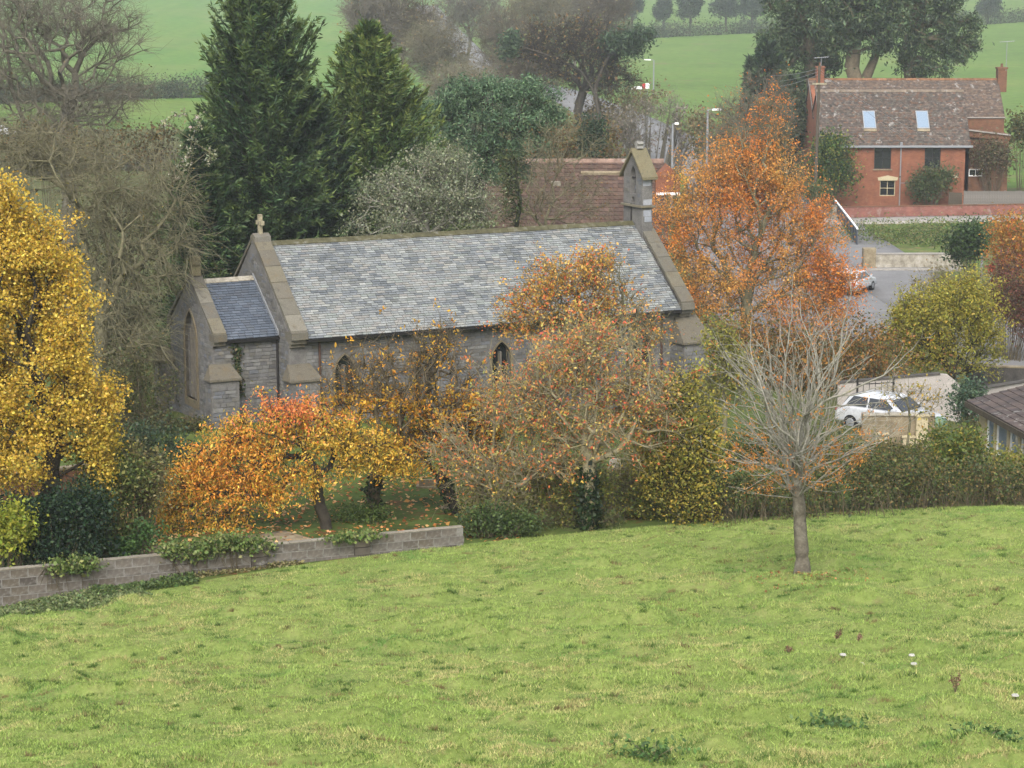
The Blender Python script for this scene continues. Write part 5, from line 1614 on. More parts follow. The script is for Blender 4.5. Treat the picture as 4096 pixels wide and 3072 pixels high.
# gravestones
gs = [('slim grey stone grave pillar behind the block wall', 447.5, 509, 19, 0.11, 0), ('round-topped grey headstone left of the ivy trunk', 478, 497, 14, 0.24, 1),
      ('pale round-topped headstone beside the ivy-clad trunk', 617, 470, 12, 0.26, 1), ('dark round-topped headstone between the shrubs', 634, 487, 16, 0.25, 1),
      ('squat grey headstone in grass below the red tree', 512, 475, 10, 0.25, 1), ('small leaning headstone by the slim yellow-green tree', 660, 483, 10, 0.22, 1),
      ('low square headstone behind the orange cherry', 428, 488, 9, 0.28, 0)]
for lab, px, pyb, hp, hw, rnd in gs:
    b_ = hit(px, pyb); h_ = hp * b_[1] / F
    t_ = thing('gravestone', lab, 'gravestone', tuple(b_), random.uniform(-0.2, 0.4))
    pl = [(-hw, -0.1), (hw, -0.1), (hw, h_ * 0.75)] + ([(hw * math.cos(math.radians(a)), h_ * 0.75 + h_ * 0.25 * math.sin(math.radians(a))) for a in range(15, 180, 15)] if rnd else [(hw * 0.9, h_), (-hw * 0.9, h_)]) + [(-hw, h_ * 0.75)]
    MB().prism(pl, lambda a, z: (a, -0.06, z), lambda a, z: (a, 0.06, z)).build('slab', M['dark_stone'] if 'dark' in lab else M['pale_stone'] if 'pale' in lab else M['buff_stone'], t_, 0.01)
    MB().box(-hw - 0.08, hw + 0.08, -0.16, 0.16, -0.15, 0.08).build('plinth', M['buff_stone'], t_, 0.01)

# street lamps, posts, sign
def lamp(label, px, pyt, D, arm, h=None):
    b_ = foot(px, D); zt = at(px, pyt, D)[2] - b_[2]
    t_ = thing('street_lamp', label, 'street lamp', tuple(b_))
    MB().tube((0, 0, -0.3), (0, 0, 1.2), 0.14, 0.14, 8).tube((0, 0, 1.2), (0, 0, zt), 0.12, 0.09, 8).build('column', M['grey_metal'], t_)
    MB().tube((0, 0, zt), (arm * 0.55, 0, zt + 0.05), 0.045, 0.04, 6).build('arm', M['grey_metal'], t_)
    MB().prism([(arm * 0.4, -0.05), (arm * 1.3, -0.02), (arm * 1.25, 0.12), (arm * 0.45, 0.12)], lambda a, z: (a, -0.14, zt + z), lambda a, z: (a, 0.14, zt + z)).build('lamp_head', M['white_paint'], t_, 0.02)
lamp('far grey street lamp standing against the open meadow', 653.5, 60, 380, -1.3)
lamp('nearer grey street lamp above the orange tree', 706, 110, 188, 0.95)
lamp('thin grey street lamp left of the dead white branch', 671.5, 124, 190, 0.4)
lamp('short street lamp whose white head shows inside the orange tree', 736, 147, 205, -0.9)
sp = foot(642, 372)
sg = thing('road_sign', 'white and red road sign board beside the far lamp', 'sign', tuple(sp))
z1 = at(645, 83.5, 372)[2] - sp[2]; z0_ = at(645, 88.5, 372)[2] - sp[2]
s_ = 372 / F
MB().box(-1.75, 0.0, -0.05, 0.05, z0_ - 0.1, z0_ + 0.35).build('board', M['white_paint'], sg)
MB().box(0.02, 0.55, -0.05, 0.05, z0_, z1).build('panel', M['red_paint'], sg)
MB().box(0.57, 1.25, -0.05, 0.05, z0_, z1 + 0.05).build('panel', M['white_paint'], sg)
for x in (-1.4, -0.3, 0.9):
    MB().tube((x, 0.09, -0.3), (x, 0.09, z0_ + 0.3), 0.05, 0.05, 6).build('post', M['grey_metal'], sg)
mb_ = hit(981, 286)
pm = thing('marker_post', 'grey post with red disc beside the dark green bush', 'post', tuple(mb_))
zt = at(981, 257, mb_[1])[2] - mb_[2]
MB().tube((0, 0, -0.2), (0, 0, zt), 0.09, 0.08, 8).build('post', M['grey_metal'], pm)
MB().tube((0.62, -0.1, zt - 0.75), (0.62, -0.05, zt - 0.75), 0.26, 0.26, 16).build('disc', M['red_paint'], pm)
MB().tube((0.62, 0, -0.2), (0.62, 0, zt - 0.5), 0.04, 0.04, 6).build('disc_post', M['grey_metal'], pm)
pq = hit(974, 284)
p2_ = thing('marker_post', 'plain brown post left of the red disc', 'post', tuple(pq))
MB().tube((0, 0, -0.2), (0, 0, 1.7), 0.1, 0.09, 8).build('shaft', M['wood_brown'], p2_)
MB().tube((0, 0, 1.7), (0, 0, 1.78), 0.09, 0.05, 8).build('cap', M['wood_brown'], p2_)

# ================================================================== CARS
def car(label, loc, rz, group=None):
    t_ = thing('parked_car', label, 'car', tuple(loc), rz, group)
    Lc, Wc = 4.1, 1.72
    prof = [(-2.05, 0.32), (-2.05, 0.72), (-1.9, 0.86), (-1.75, 0.95), (0.85, 0.95), (1.75, 0.82), (2.03, 0.64), (2.05, 0.34)]
    bd = MB().prism(prof, lambda x, z: (x, -Wc / 2, z), lambda x, z: (x, Wc / 2, z)).build('body', M['car_white'], t_, 0.07, True)
    cb = [(-1.78, 0.93), (-1.45, 1.38), (-1.2, 1.45), (0.1, 1.46), (0.35, 1.4), (1.0, 0.93)]
    n = len(cb)
    V = [(x, -Wc / 2 + 0.06, z) if z < 1 else (x, -Wc / 2 + 0.22, z) for x, z in cb] + [(x, Wc / 2 - 0.06, z) if z < 1 else (x, Wc / 2 - 0.22, z) for x, z in cb]
    Fc = [tuple(range(n))[::-1], tuple(range(n, 2 * n))] + [(i, (i + 1) % n, (i + 1) % n + n, i + n) for i in range(n)]
    MB().add(V, Fc).build('roof', M['car_white'], t_, 0.04, True)
    for sg in (-1, 1):
        yb, yt = sg * (Wc / 2 - 0.055), sg * (Wc / 2 - 0.2)
        for xa, xb, xc, xd in ((-1.55, -0.62, -0.62, -1.28), (-0.54, 0.72, 0.2, -0.54)):
            P = [(xa, yb - sg * 0.01, 1.0), (xb, yb - sg * 0.01, 1.0), (xc, yt + sg * 0.006, 1.36), (xd, yt + sg * 0.006, 1.36)]
            P2 = [(x, y + sg * 0.015, z) for x, y, z in P]
            MB().hexa(P, P2).build('side_window', M['glass_dark'], t_)
        for xw in (-1.3, 1.25):
            w_ = MB().tube((xw, sg * (Wc / 2 - 0.2), 0.31), (xw, sg * (Wc / 2 + 0.01), 0.31), 0.31, 0.31, 18).build('wheel', M['rubber'], t_)
            MB().tube((xw, sg * (Wc / 2 + 0.005), 0.31), (xw, sg * (Wc / 2 + 0.025), 0.31), 0.19, 0.17, 12).build('rim', M['grey_metal'], w_)
        MB().box(1.92, 2.06, sg * 0.62 - 0.16, sg * 0.62 + 0.16, 0.56, 0.7).build('headlight', M['glass_sky'], t_, 0.02)
        MB().box(-2.07, -1.95, sg * 0.68 - 0.1, sg * 0.68 + 0.1, 0.62, 0.84).build('tail_light', M['red_paint'], t_, 0.02)
        MB().box(0.62, 0.82, sg * (Wc / 2 + 0.06) - 0.08, sg * (Wc / 2 + 0.06) + 0.08, 0.96, 1.1).build('mirror', M['car_white'], t_, 0.03)
    MB().hexa([(0.93, -0.68, 1.0), (0.93, 0.68, 1.0), (0.42, 0.58, 1.37), (0.42, -0.58, 1.37)], [(0.97, -0.68, 1.01), (0.97, 0.68, 1.01), (0.45, 0.58, 1.39), (0.45, -0.58, 1.39)]).build('windscreen', M['glass_dark'], t_)
    MB().hexa([(-1.72, -0.66, 1.02), (-1.72, 0.66, 1.02), (-1.48, 0.57, 1.36), (-1.48, -0.57, 1.36)], [(-1.76, -0.66, 1.03), (-1.76, 0.66, 1.03), (-1.51, 0.57, 1.38), (-1.51, -0.57, 1.38)]).build('rear_window', M['glass_dark'], t_)
    MB().box(-2.08, -2.0, -0.8, 0.8, 0.3, 0.48).build('bumper', M['iron'], t_)
    return t_
cz_ = foot(890, 85)
car('white parked car below the pale rendered wall', tuple(cz_), math.radians(-42))
c1_ = hit(854, 293); car('white car beside the road right of the orange tree', (c1_[0], c1_[1], gz(c1_[0], c1_[1]) + 0.09), math.radians(62))
c2_ = hit(829, 286); car('white car mostly hidden behind the orange tree leaves', (c2_[0], c2_[1], gz(c2_[0], c2_[1]) + 0.09), math.radians(62))
c3_ = hit(2, 138); car('silver white car at the far left edge behind bare branches', (c3_[0], c3_[1], gz(c3_[0], c3_[1])), math.radians(10))

# ================================================================== TREES AND SHRUBS
YEL = AL((216, 184, 70), (204, 168, 58), (224, 198, 96), (190, 156, 60), (150, 142, 44), (120, 124, 44))
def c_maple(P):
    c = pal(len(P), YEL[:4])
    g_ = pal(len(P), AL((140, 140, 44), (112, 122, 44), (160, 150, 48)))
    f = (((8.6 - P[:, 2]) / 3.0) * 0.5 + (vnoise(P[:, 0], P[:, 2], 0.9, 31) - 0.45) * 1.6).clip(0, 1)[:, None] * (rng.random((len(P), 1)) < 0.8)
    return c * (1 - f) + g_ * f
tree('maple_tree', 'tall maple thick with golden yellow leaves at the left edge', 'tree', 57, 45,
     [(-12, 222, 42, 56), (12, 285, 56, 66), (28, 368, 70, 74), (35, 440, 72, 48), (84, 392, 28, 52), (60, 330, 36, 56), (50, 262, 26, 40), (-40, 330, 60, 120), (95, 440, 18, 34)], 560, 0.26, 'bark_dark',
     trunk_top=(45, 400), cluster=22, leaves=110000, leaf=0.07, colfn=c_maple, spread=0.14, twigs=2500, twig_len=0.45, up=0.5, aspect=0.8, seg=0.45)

# bare trees on the left
tree('bare_tree', 'large bare grey tree with forking limbs against the bright far field', 'tree', 125, 70,
     [(45, 25, 75, 42), (100, 30, 48, 42), (20, 70, 60, 40), (100, 95, 60, 28), (60, 115, 70, 30), (10, 10, 50, 40)], 900, 0.42, 'bark_mauve', trunk_top=(72, 100),
     r_tip=0.016, twigs=9000, twig_len=1.0, twig_r=0.011, seg=0.9, alpha=0.25, start=0.5, jit=0.05, leaves=900, leaf=0.1, cols=AL((120, 100, 62), (104, 96, 66)))
tree('lichen_tree', 'tangled bare olive-grey tree with drooping lichen-covered twigs left of the chancel', 'tree', 79, 92,
     [(120, 195, 62, 50), (150, 245, 50, 55), (115, 310, 48, 60), (60, 160, 60, 34), (168, 190, 28, 34), (90, 250, 40, 50), (140, 350, 38, 45), (25, 150, 40, 30)], 620, 0.26, 'bark_olive',
     trunk_top=(100, 300), r_tip=0.012, twigs=5200, twig_len=1.0, twig_r=0.0105, seg=0.5, droop=0.45, alpha=0.2, leaves=2600, leaf=0.07, cols=AL((110, 106, 58), (96, 92, 54), (126, 112, 60), (88, 96, 54)), spread=0.2)
shrub('undergrowth', 'mixed green and brown undergrowth beside the chancel east window', 76.5, 165, [(148, 395, 32, 42), (140, 435, 42, 36), (186, 446, 18, 24), (120, 380, 30, 40)], 9000, 0.09,
      AL((92, 96, 56), (74, 82, 46), (112, 104, 64), (62, 70, 42)), twigs=1400, stems=60)
shrub('elder_bush', 'leafy grey-green bush under the bare tree in shadow', 86, 110, [(115, 240, 40, 30), (130, 290, 40, 40), (110, 340, 40, 40)], 6000, 0.12, AL((70, 78, 48), (54, 62, 40), (90, 88, 56)), stems=40)
shrub('bramble_scrub', 'brown bramble scrub behind the bare trees at left', 118, 60, [(30, 140, 40, 16), (85, 145, 36, 12), (150, 135, 32, 8), (140, 155, 36, 10)], 5000, 0.15, AL((106, 92, 62), (88, 84, 58), (120, 98, 60), (76, 78, 52)), stems=80, twigs=1500)

# yews
DG = AL((48, 72, 46), (42, 62, 42), (60, 84, 52), (70, 92, 54), (38, 54, 40), k=1.2)
def p_yew1(t): return 5.9 * min(1, (t + 0.12) * 2.2) * (1 - t) ** 0.5
yb = foot(268, 102)
conifer('yew_tree', 'tall dark green yew with pointed top behind the church east end', yb, at(268, -16, 102)[2] - yb[2], p_yew1, 1000, DG, tw=0.5, per=120, elev=(12, 55), wid=0.036, tipcol=A(112, 128, 62, 1.7), r_base=0.4)
yb = foot(372, 107)
def p_yew2(t): return 7.0 * min(1, (t + 0.2) * 2.2) * (1 - t) ** 0.66
conifer('yew_tree', 'shorter green yew to the right of the tall pointed yew', yb, at(375, 26, 107)[2] - yb[2], p_yew2, 760, AL((62, 86, 48), (52, 74, 44), (78, 102, 54), (92, 112, 58), k=1.25), tw=0.5, per=110, elev=(12, 55), wid=0.036, tipcol=A(132, 142, 66, 1.7), r_base=0.3)
yb = foot(205, 98)
def p_yew3(t): return 2.7 * min(1, (t + 0.3) * 2.0) * (1 - t) ** 0.5
conifer('yew_tree', 'low dark yew hung with pale seed heads at the foot of the tall yew', yb, at(205, 128, 98)[2] - yb[2], p_yew3, 380, DG, tw=0.45, per=100, elev=(5, 45), wid=0.036, tipcol=A(104, 118, 60, 1.7), r_base=0.22)
yb = foot(310, 103)
conifer('yew_tree', 'broad dark yew filling the gap between the two tall yews', yb, at(325, 92, 103)[2] - yb[2], lambda t: 3.4 * min(1, (t + 0.3) * 2.0) * (1 - t) ** 0.45, 420, AL((40, 60, 42), (48, 70, 44), (34, 50, 38), k=1.2), tw=0.5, per=100, elev=(5, 45), wid=0.038, r_base=0.25)
# clematis seed heads on the yew
cb0 = at(188, 165, 95)
cl = thing('clematis', 'trailing clematis with fluffy white seed heads on the low yew', 'climber', tuple(foot(188, 95)))
pts_ = [at(a, b, 95.2 + rng.normal() * 0.3) for a, b in ((200, 118), (196, 128), (192, 140), (190, 150), (186, 158), (181, 167), (176, 176), (172, 181), (210, 150), (208, 162), (214, 156), (166, 122), (176, 116), (184, 114))]
pp = np.repeat(np.array(pts_), 34, 0) + rng.normal(size=(34 * len(pts_), 3)) * 0.13
V, Fc, tc = leaf_arrays(pp - np.array(cl.location), 0.1, pal(len(pp), AL((205, 200, 180), (180, 178, 150), (140, 146, 100), k=2.0)), 0.3, 0.8)
tag(arr_obj('seed_heads', V, Fc, M['leaf'], cl, tint=tc), kind='stuff')
pw = np.array(pts_) - np.array(cl.location)
V, Fc = tubes(pw[:-1], pw[1:], np.full(len(pw) - 1, 0.015), np.full(len(pw) - 1, 0.012), 4)
arr_obj('vine', V, Fc, M['bark_olive'], cl)

# blue-green pine and grey-green tree behind the church
tree('pine_tree', 'spreading blue-green pine with layered crown behind the church roof', 'tree', 122, 478,
     [(485, 90, 56, 14), (528, 96, 32, 17), (445, 106, 38, 13), (490, 118, 66, 15), (545, 118, 24, 14), (450, 140, 52, 13), (505, 142, 56, 14), (428, 157, 32, 11), (475, 166, 44, 12), (435, 178, 36, 12), (500, 172, 36, 10)], 520, 0.3, 'bark_dark',
     trunk_top=(482, 150), leaves=60000, leaf=0.17, cluster=14, cols=AL((80, 108, 78), (96, 122, 88), (66, 90, 66), (108, 132, 94)), spread=0.22, aspect=0.3, up=0.5, seg=0.6, leaf_mat='needle', r_tip=0.02)
tree('grey_willow', 'rounded grey-green tree with pale twigs just behind the nave ridge', 'tree', 99, 425,
     [(425, 195, 48, 34), (388, 190, 30, 22), (462, 210, 32, 28), (430, 165, 30, 14), (400, 222, 50, 20), (450, 175, 25, 18)], 420, 0.2, 'bark_pale', leaves=26000, leaf=0.1, cluster=7,
     cols=AL((132, 140, 108), (146, 152, 122), (114, 122, 92), (158, 160, 132), (98, 106, 78)), spread=0.15, twigs=1500, twig_len=0.6, r_tip=0.014)
tree('twiggy_tree', 'bare brown twiggy tree in front of the red pantile roof', 'tree', 116, 545,
     [(545, 195, 42, 40), (520, 215, 40, 25), (585, 200, 28, 35), (500, 200, 25, 30), (560, 150, 40, 22)], 220, 0.13, 'bark_olive', r_tip=0.012, twigs=1700, twig_len=0.9, twig_r=0.009, leaves=800, leaf=0.1, cols=AL((128, 92, 56), (112, 88, 58), (140, 110, 62)), seg=0.7)
tree('ivy_tree', 'slim ivy-covered bare tree at the left end of the pantile roof', 'tree', 112, 508,
     [(508, 165, 10, 22), (512, 195, 10, 30)], 60, 0.12, 'ivy_bark', trunk_top=(510, 150), leaves=1500, leaf=0.12, cols=AL((66, 78, 44), (84, 92, 52)), spread=0.2)

# orange tree
ORA = AL((230, 150, 62), (220, 130, 54), (234, 174, 84), (212, 150, 76), (204, 124, 58), (216, 174, 96))
def c_orange(P):
    f = ((vnoise(P[:, 0], P[:, 2], 0.55, 41) - 0.35) * 1.8 + rng.normal(size=len(P)) * 0.18).clip(0, 1)[:, None]
    return pal(len(P), ORA[[0, 1, 4]]) * (1 - f) + pal(len(P), ORA[[2, 5, 3]]) * f
tree('orange_tree', 'broad tree full of bright orange autumn leaves right of the church', 'tree', 117, 745,
     [(742, 215, 70, 55), (712, 180, 42, 34), (775, 172, 36, 34), (765, 112, 16, 18), (770, 138, 24, 20), (688, 225, 34, 42), (800, 232, 44, 36), (818, 268, 30, 32), (838, 278, 20, 18), (800, 308, 44, 24), (835, 308, 20, 20), (755, 285, 78, 40), (700, 285, 34, 36), (740, 150, 30, 26), (750, 180, 50, 40)], 900, 0.34, 'bark_olive',
     trunk_top=(748, 270), leaves=78000, leaf=0.09, cluster=20, colfn=c_orange, spread=0.21, keep=lambda w_: rng.random(len(w_)) < np.interp(w_[:, 2], [7.0, 11.0, 13.0], [1.0, 0.75, 0.22]), twigs=5000, twig_len=0.9, twig_r=0.011, r_tip=0.015, seg=0.8, aspect=0.7)
tree('bare_poplar', 'thin bare upright twigs rising above the orange tree', 'tree', 150, 750, [(748, 120, 22, 45), (728, 130, 16, 30), (775, 110, 14, 30)], 200, 0.12, 'bark_mauve', r_tip=0.012, twigs=1800, twig_len=1.2, twig_r=0.011, seg=1.0, twig_spread=0.3, leaves=900, leaf=0.12, cols=AL((214, 130, 50), (190, 112, 46)))

# yellow-green tree and shrubs to the right
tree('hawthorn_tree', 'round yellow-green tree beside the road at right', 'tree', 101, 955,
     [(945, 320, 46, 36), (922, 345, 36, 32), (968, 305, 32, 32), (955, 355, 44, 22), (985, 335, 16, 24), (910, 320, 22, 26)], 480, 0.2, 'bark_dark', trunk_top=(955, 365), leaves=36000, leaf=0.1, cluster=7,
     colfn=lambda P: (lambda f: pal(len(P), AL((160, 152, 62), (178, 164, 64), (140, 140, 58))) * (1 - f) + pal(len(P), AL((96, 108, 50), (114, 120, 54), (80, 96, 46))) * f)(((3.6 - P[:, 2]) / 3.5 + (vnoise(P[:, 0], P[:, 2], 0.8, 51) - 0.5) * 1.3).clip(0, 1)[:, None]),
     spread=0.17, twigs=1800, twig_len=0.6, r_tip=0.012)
shrub('dogwood_shrub', 'dark red-leaved shrub at the right edge above the road', 116, 1010, [(1015, 285, 26, 35), (1030, 310, 30, 30), (1000, 300, 16, 20)], 9000, 0.12, AL((112, 64, 56), (92, 56, 50), (128, 80, 60), (108, 88, 60)), stems=60, twigs=900)
shrub('cherry_shrub', 'orange and yellow leaved shrub at the right edge by the bank', 134, 1012, [(1012, 240, 26, 28), (1030, 260, 30, 30), (1000, 262, 14, 16)], 7000, 0.16, AL((206, 146, 60), (190, 110, 60), (170, 130, 60), (150, 120, 58)), stems=50, twigs=600)
shrub('laurel_bush', 'dark green rounded evergreen bush beside the stone parapet', 142, 970, [(970, 240, 20, 17), (962, 246, 14, 12)], 5500, 0.17, AL((58, 80, 44), (46, 66, 40), (78, 100, 52)), stems=30)
shrub('verge_scrub', 'thin bare brown scrub between the parapet and the yellow-green tree', 128, 940, [(930, 278, 30, 14), (960, 282, 26, 12)], 1200, 0.12, AL((120, 106, 72), (140, 120, 70)), stems=160, twigs=1200, bark='bark_olive')
strip_hedge('bank_hedge', 'rough grass and bramble bank below the cottage lane', [hit(862, 236), hit(905, 238), hit(960, 238), hit(1030, 234)], 0.4, 9.0, 20000, 0.15, AL((92, 112, 54), (112, 128, 64), (130, 124, 80), (74, 94, 48)), stems=160)
# by the house
shrub('cypress_bush', 'tall rounded green and yellow shrub against the cottage left wall', 196, 832, [(830, 160, 20, 22), (840, 172, 14, 20), (822, 175, 14, 18), (833, 145, 12, 12)], 9000, 0.24, AL((62, 88, 46), (84, 106, 50), (126, 130, 54), (48, 70, 40)), stems=24)
shrub('garden_bush', 'dark green bush growing against the cottage front wall', 198, 930, [(928, 182, 14, 12), (943, 180, 8, 12), (920, 188, 10, 8)], 4200, 0.2, AL((58, 78, 44), (76, 92, 50), (92, 98, 60)), stems=40, twigs=500)
shrub('wall_climber', 'brown leafless climber covering the lean-to wall of the cottage', 202.7, 992, [(978, 150, 10, 12), (998, 152, 12, 14), (990, 165, 14, 8), (1006, 160, 6, 14)], 3400, 0.2, AL((110, 92, 66), (92, 84, 60), (126, 110, 82), (86, 90, 56)), stems=60, cat='climber')
shrub('rockery_bush', 'low green bush at the left foot of the cottage shrub', 190, 815, [(812, 190, 12, 8), (826, 194, 8, 5)], 1500, 0.18, AL((70, 88, 46), (96, 102, 56)), stems=14)

# big conifers behind the house
CGR = AL((66, 86, 58), (54, 72, 50), (80, 98, 62), (90, 104, 66), k=1.6)
for px, D, bl, lab, tt in ((866, 226, [(858, 8, 38, 22), (838, 36, 28, 14), (882, 22, 26, 14), (850, -30, 50, 30), (880, 46, 14, 8)], 'tall conifer with bare forked trunk behind the cottage roof', (862, 25)),
                       (912, 231, [(920, 0, 44, 26), (935, 34, 34, 16), (906, 52, 14, 12), (955, 50, 24, 9), (962, 22, 24, 14), (925, 66, 30, 10), (930, -40, 50, 30), (975, 42, 10, 7)], 'tall conifer with drooping boughs right of the forked conifer', (912, 20)),
                       (800, 236, [(800, 5, 36, 26), (786, 40, 26, 20), (818, 45, 22, 22), (800, -35, 44, 30), (775, 70, 22, 18), (806, 76, 20, 18), (828, 62, 14, 14), (762, 92, 16, 14)], 'dense dark conifer behind the cottage left chimney', (803, 20))):
    tree('cypress_tree', lab, 'tree', D, px, bl, 300, 0.75, 'bark_brown', trunk_top=tt, leaves=24000, leaf=0.42, cluster=9, cols=CGR, spread=0.42, hang=0.8, aspect=0.3, up=0.1, leaf_mat='needle', r_tip=0.04, seg=1.4, start=0.55, curve=0.15, alpha=0.15)
b_ = foot(872, 227)
fk = thing('forked_trunk', 'second bare limb of the forked conifer leaning right', 'tree', tuple(b_))
p_ = [at(866, 78, 227), at(874, 60, 227), at(881, 38, 227.4), at(884, 5, 228)]
pw = np.array([b_] + p_) - b_
V, Fc = tubes(pw[:-1], pw[1:], np.array([0.7, 0.55, 0.42, 0.36]), np.array([0.55, 0.42, 0.36, 0.25]), 8)
arr_obj('trunk', V, Fc, M['bark_brown'], fk, smooth=True)
q_ = np.repeat(pw[3:], 260, 0) + rng.normal(size=(520, 3)) * np.array([1.6, 1.6, 1.2])
V, Fc, tc = leaf_arrays(q_, 0.6, pal(520, CGR), 0.3, 0.3)
arr_obj('crown', V, Fc, M['needle'], fk, tint=tc)
for px, D, pyt, w_, lab in ((765, 222, 42, 2.9, 'small dark cypress left of the cottage chimney'), (790, 215, 80, 2.6, 'low dark cypress beside the telegraph pole'), (752, 240, 62, 1.6, 'slim outlying cypress at the edge of the meadow')):
    b_ = foot(px, D)
    conifer('cypress_tree', lab, b_, at(px, pyt, D)[2] - b_[2], (lambda t, w_=w_: w_ * min(1, (t + 0.2) * 2.5) * (1 - t) ** 0.5), 260, AL((56, 76, 52), (44, 62, 46), (70, 88, 56), k=1.6), tw=1.1, per=40, elev=(0, 50), wid=0.16, r_base=0.25)
shrub('garden_thicket', 'low dark thicket between the cottage gable and the cypress', 212, 800, [(800, 112, 14, 14), (788, 122, 20, 14)], 4500, 0.32, AL((66, 80, 50), (84, 92, 58), (54, 68, 46)), stems=30)
shrub('garden_thicket', 'green bush right of the cottage rear gable', 212, 1020, [(1022, 135, 8, 10), (1018, 125, 5, 8)], 1600, 0.26, AL((84, 92, 50), (110, 104, 54)), stems=16)

# distant bare trees along the far road
far = [(372, 300, [(372, 20, 26, 30)], 'bark_mauve'), (405, 330, [(405, 25, 30, 34)], 'bark_brown'), (440, 320, [(436, 55, 34, 28)], 'bark_olive'), (468, 400, [(470, 12, 34, 26)], 'bark_mauve'),
       (500, 360, [(505, 45, 30, 32)], 'bark_brown'), (540, 380, [(540, 12, 30, 24)], 'bark_olive'), (480, 300, [(470, 88, 44, 18)], 'bark_olive'), (530, 300, [(530, 70, 30, 26)], 'bark_brown'), (610, 390, [(606, 12, 26, 26)], 'bark_brown'), (575, 420, [(575, 8, 24, 18)], 'bark_mauve')]
flab = ['bare twiggy tree just right of the shorter yew top', 'bare brownish tree left of the far road', 'olive bare tree above the blue-green pine left side', 'bare tree at the top edge beside the far road', 'brown bare tree right of the far road',
        'olive bare tree at the top edge left of the old pine', 'low olive thicket tree above the pine crown', 'brown bare tree between the pine and the old gnarled pine', 'bare tree at the top edge left of the far hedge', 'small bare tree at the top edge behind the old gnarled pine']
for (px, D, bl, bk), lab in zip(far, flab):
    tree('bare_tree', lab, 'tree', D, px, bl, 240, 0.3, bk, r_tip=0.03, twigs=4200, twig_len=1.9, twig_r=0.026, seg=1.6, leaves=1300, leaf=0.32, cols=AL((120, 108, 76), (104, 98, 70), (136, 114, 74), (92, 94, 64)), spread=0.5)
# old gnarled pine
tree('old_pine', 'old gnarled pine with brown twiggy crown and dark green tufts', 'tree', 250, 585,
     [(575, 55, 48, 26), (540, 45, 30, 20), (610, 50, 28, 22), (585, 35, 30, 16), (600, 80, 38, 14)], 420, 0.5, 'bark_dark', trunk_top=(583, 92), r_tip=0.03, twigs=7000, twig_len=1.4, twig_r=0.02, seg=1.1,
     leaves=4200, leaf=0.3, cols=AL((116, 96, 62), (98, 86, 58), (92, 96, 60), (130, 104, 66)), spread=0.3)
tree('pine_bough', 'dark green pine crown to the right of the old gnarled pine', 'tree', 247, 596, [(640, 36, 16, 7), (620, 42, 20, 8), (632, 50, 14, 7), (512, 42, 10, 9), (508, 52, 7, 7)], 130, 0.25, 'bark_dark', trunk_top=(590, 85), leaves=5200, leaf=0.45, cols=AL((62, 82, 58), (52, 70, 52), (76, 94, 64)), spread=0.45, aspect=0.3, r_tip=0.03, seg=1.2, leaf_mat='needle')
# scrub behind barn
shrub('brown_scrub', 'brown-leaved thicket behind the pantile roof', 165, 560, [(560, 140, 40, 22), (595, 145, 25, 18), (530, 140, 28, 18)], 8000, 0.24, AL((118, 94, 62), (136, 104, 60), (98, 90, 58), (112, 112, 66)), stems=80, twigs=1500)
shrub('dark_holly', 'dark green upright holly beside the brown thicket', 158, 590, [(590, 142, 8, 12), (593, 128, 5, 8)], 2000, 0.2, AL((44, 62, 42), (54, 74, 46)), stems=10)
shrub('willow_scrub', 'mauve-grey bare willow thicket left of the street lamps', 205, 645, [(640, 125, 36, 24), (670, 120, 28, 22), (620, 140, 28, 16), (690, 140, 22, 16)], 2600, 0.2, AL((140, 128, 118), (124, 116, 104), (150, 140, 120)), stems=420, twigs=9000, bark='bark_mauve', stem_r=0.02)
tree('dead_tree', 'bleached white dead branch rising from the willow thicket', 'tree', 222, 672, [(684, 108, 10, 12)], 7, 0.14, 'bark_pale', trunk_top=(676, 126), r_tip=0.05, seg=1.0)
shrub('hedge_bank', 'olive and brown scrub along the road right of the willow thicket', 200, 712, [(712, 145, 22, 18), (735, 135, 18, 22), (700, 125, 16, 16)], 3800, 0.26, AL((120, 108, 76), (136, 120, 80), (104, 104, 66)), stems=90, twigs=1800, bark='bark_olive')
shrub('spruce_scrub', 'light olive-brown thicket below the meadow left of the lamps', 250, 610, [(640, 100, 22, 14), (605, 118, 26, 16)], 3600, 0.3, AL((128, 116, 78), (112, 104, 74), (140, 122, 82)), stems=80, twigs=2400, bark='bark_brown')
# far hedges and field trees
HG_ = AL((60, 76, 50), (78, 92, 60), (56, 70, 50), (94, 94, 66))
strip_hedge('far_hedge', 'dark hedge crossing the far meadow at upper right', [at(590, 22, 560), at(680, 20.5, 585), at(770, 20, 600), at(960, 18.5, 600), at(1040, 17.5, 610)], 2.3, 2.2, 26000, 0.42, HG_, stems=120)
strip_hedge('far_hedge', 'dark hedge along the bottom of the bright far field at left', [at(-10, 78, 330), at(90, 80, 340), at(130, 82, 345), at(190, 86, 350), at(260, 90, 355)], 2.0, 2.0, 22000, 0.3, HG_, stems=90, uneven=0.4)
strip_hedge('far_hedge', 'brown broken hedge below the bright far field at left', [at(-5, 118, 232), at(60, 118, 236), at(100, 112, 240), at(190, 118, 240)], 1.5, 2.5, 6500, 0.32, AL((108, 98, 70), (92, 88, 64), (78, 82, 58)), stems=160)
ftl = ['dark round tree on the far hedge at the top, leftmost of its row', 'narrow dark tree on the far hedge, second of its row', 'dark tree on the far hedge, third of its row', 'broad dark tree on the far hedge left of the big conifers', 'dark tree top merging with the big conifers at left', 'round dark tree on the far hedge at upper right', 'small dark tree at the left end of the far hedge']
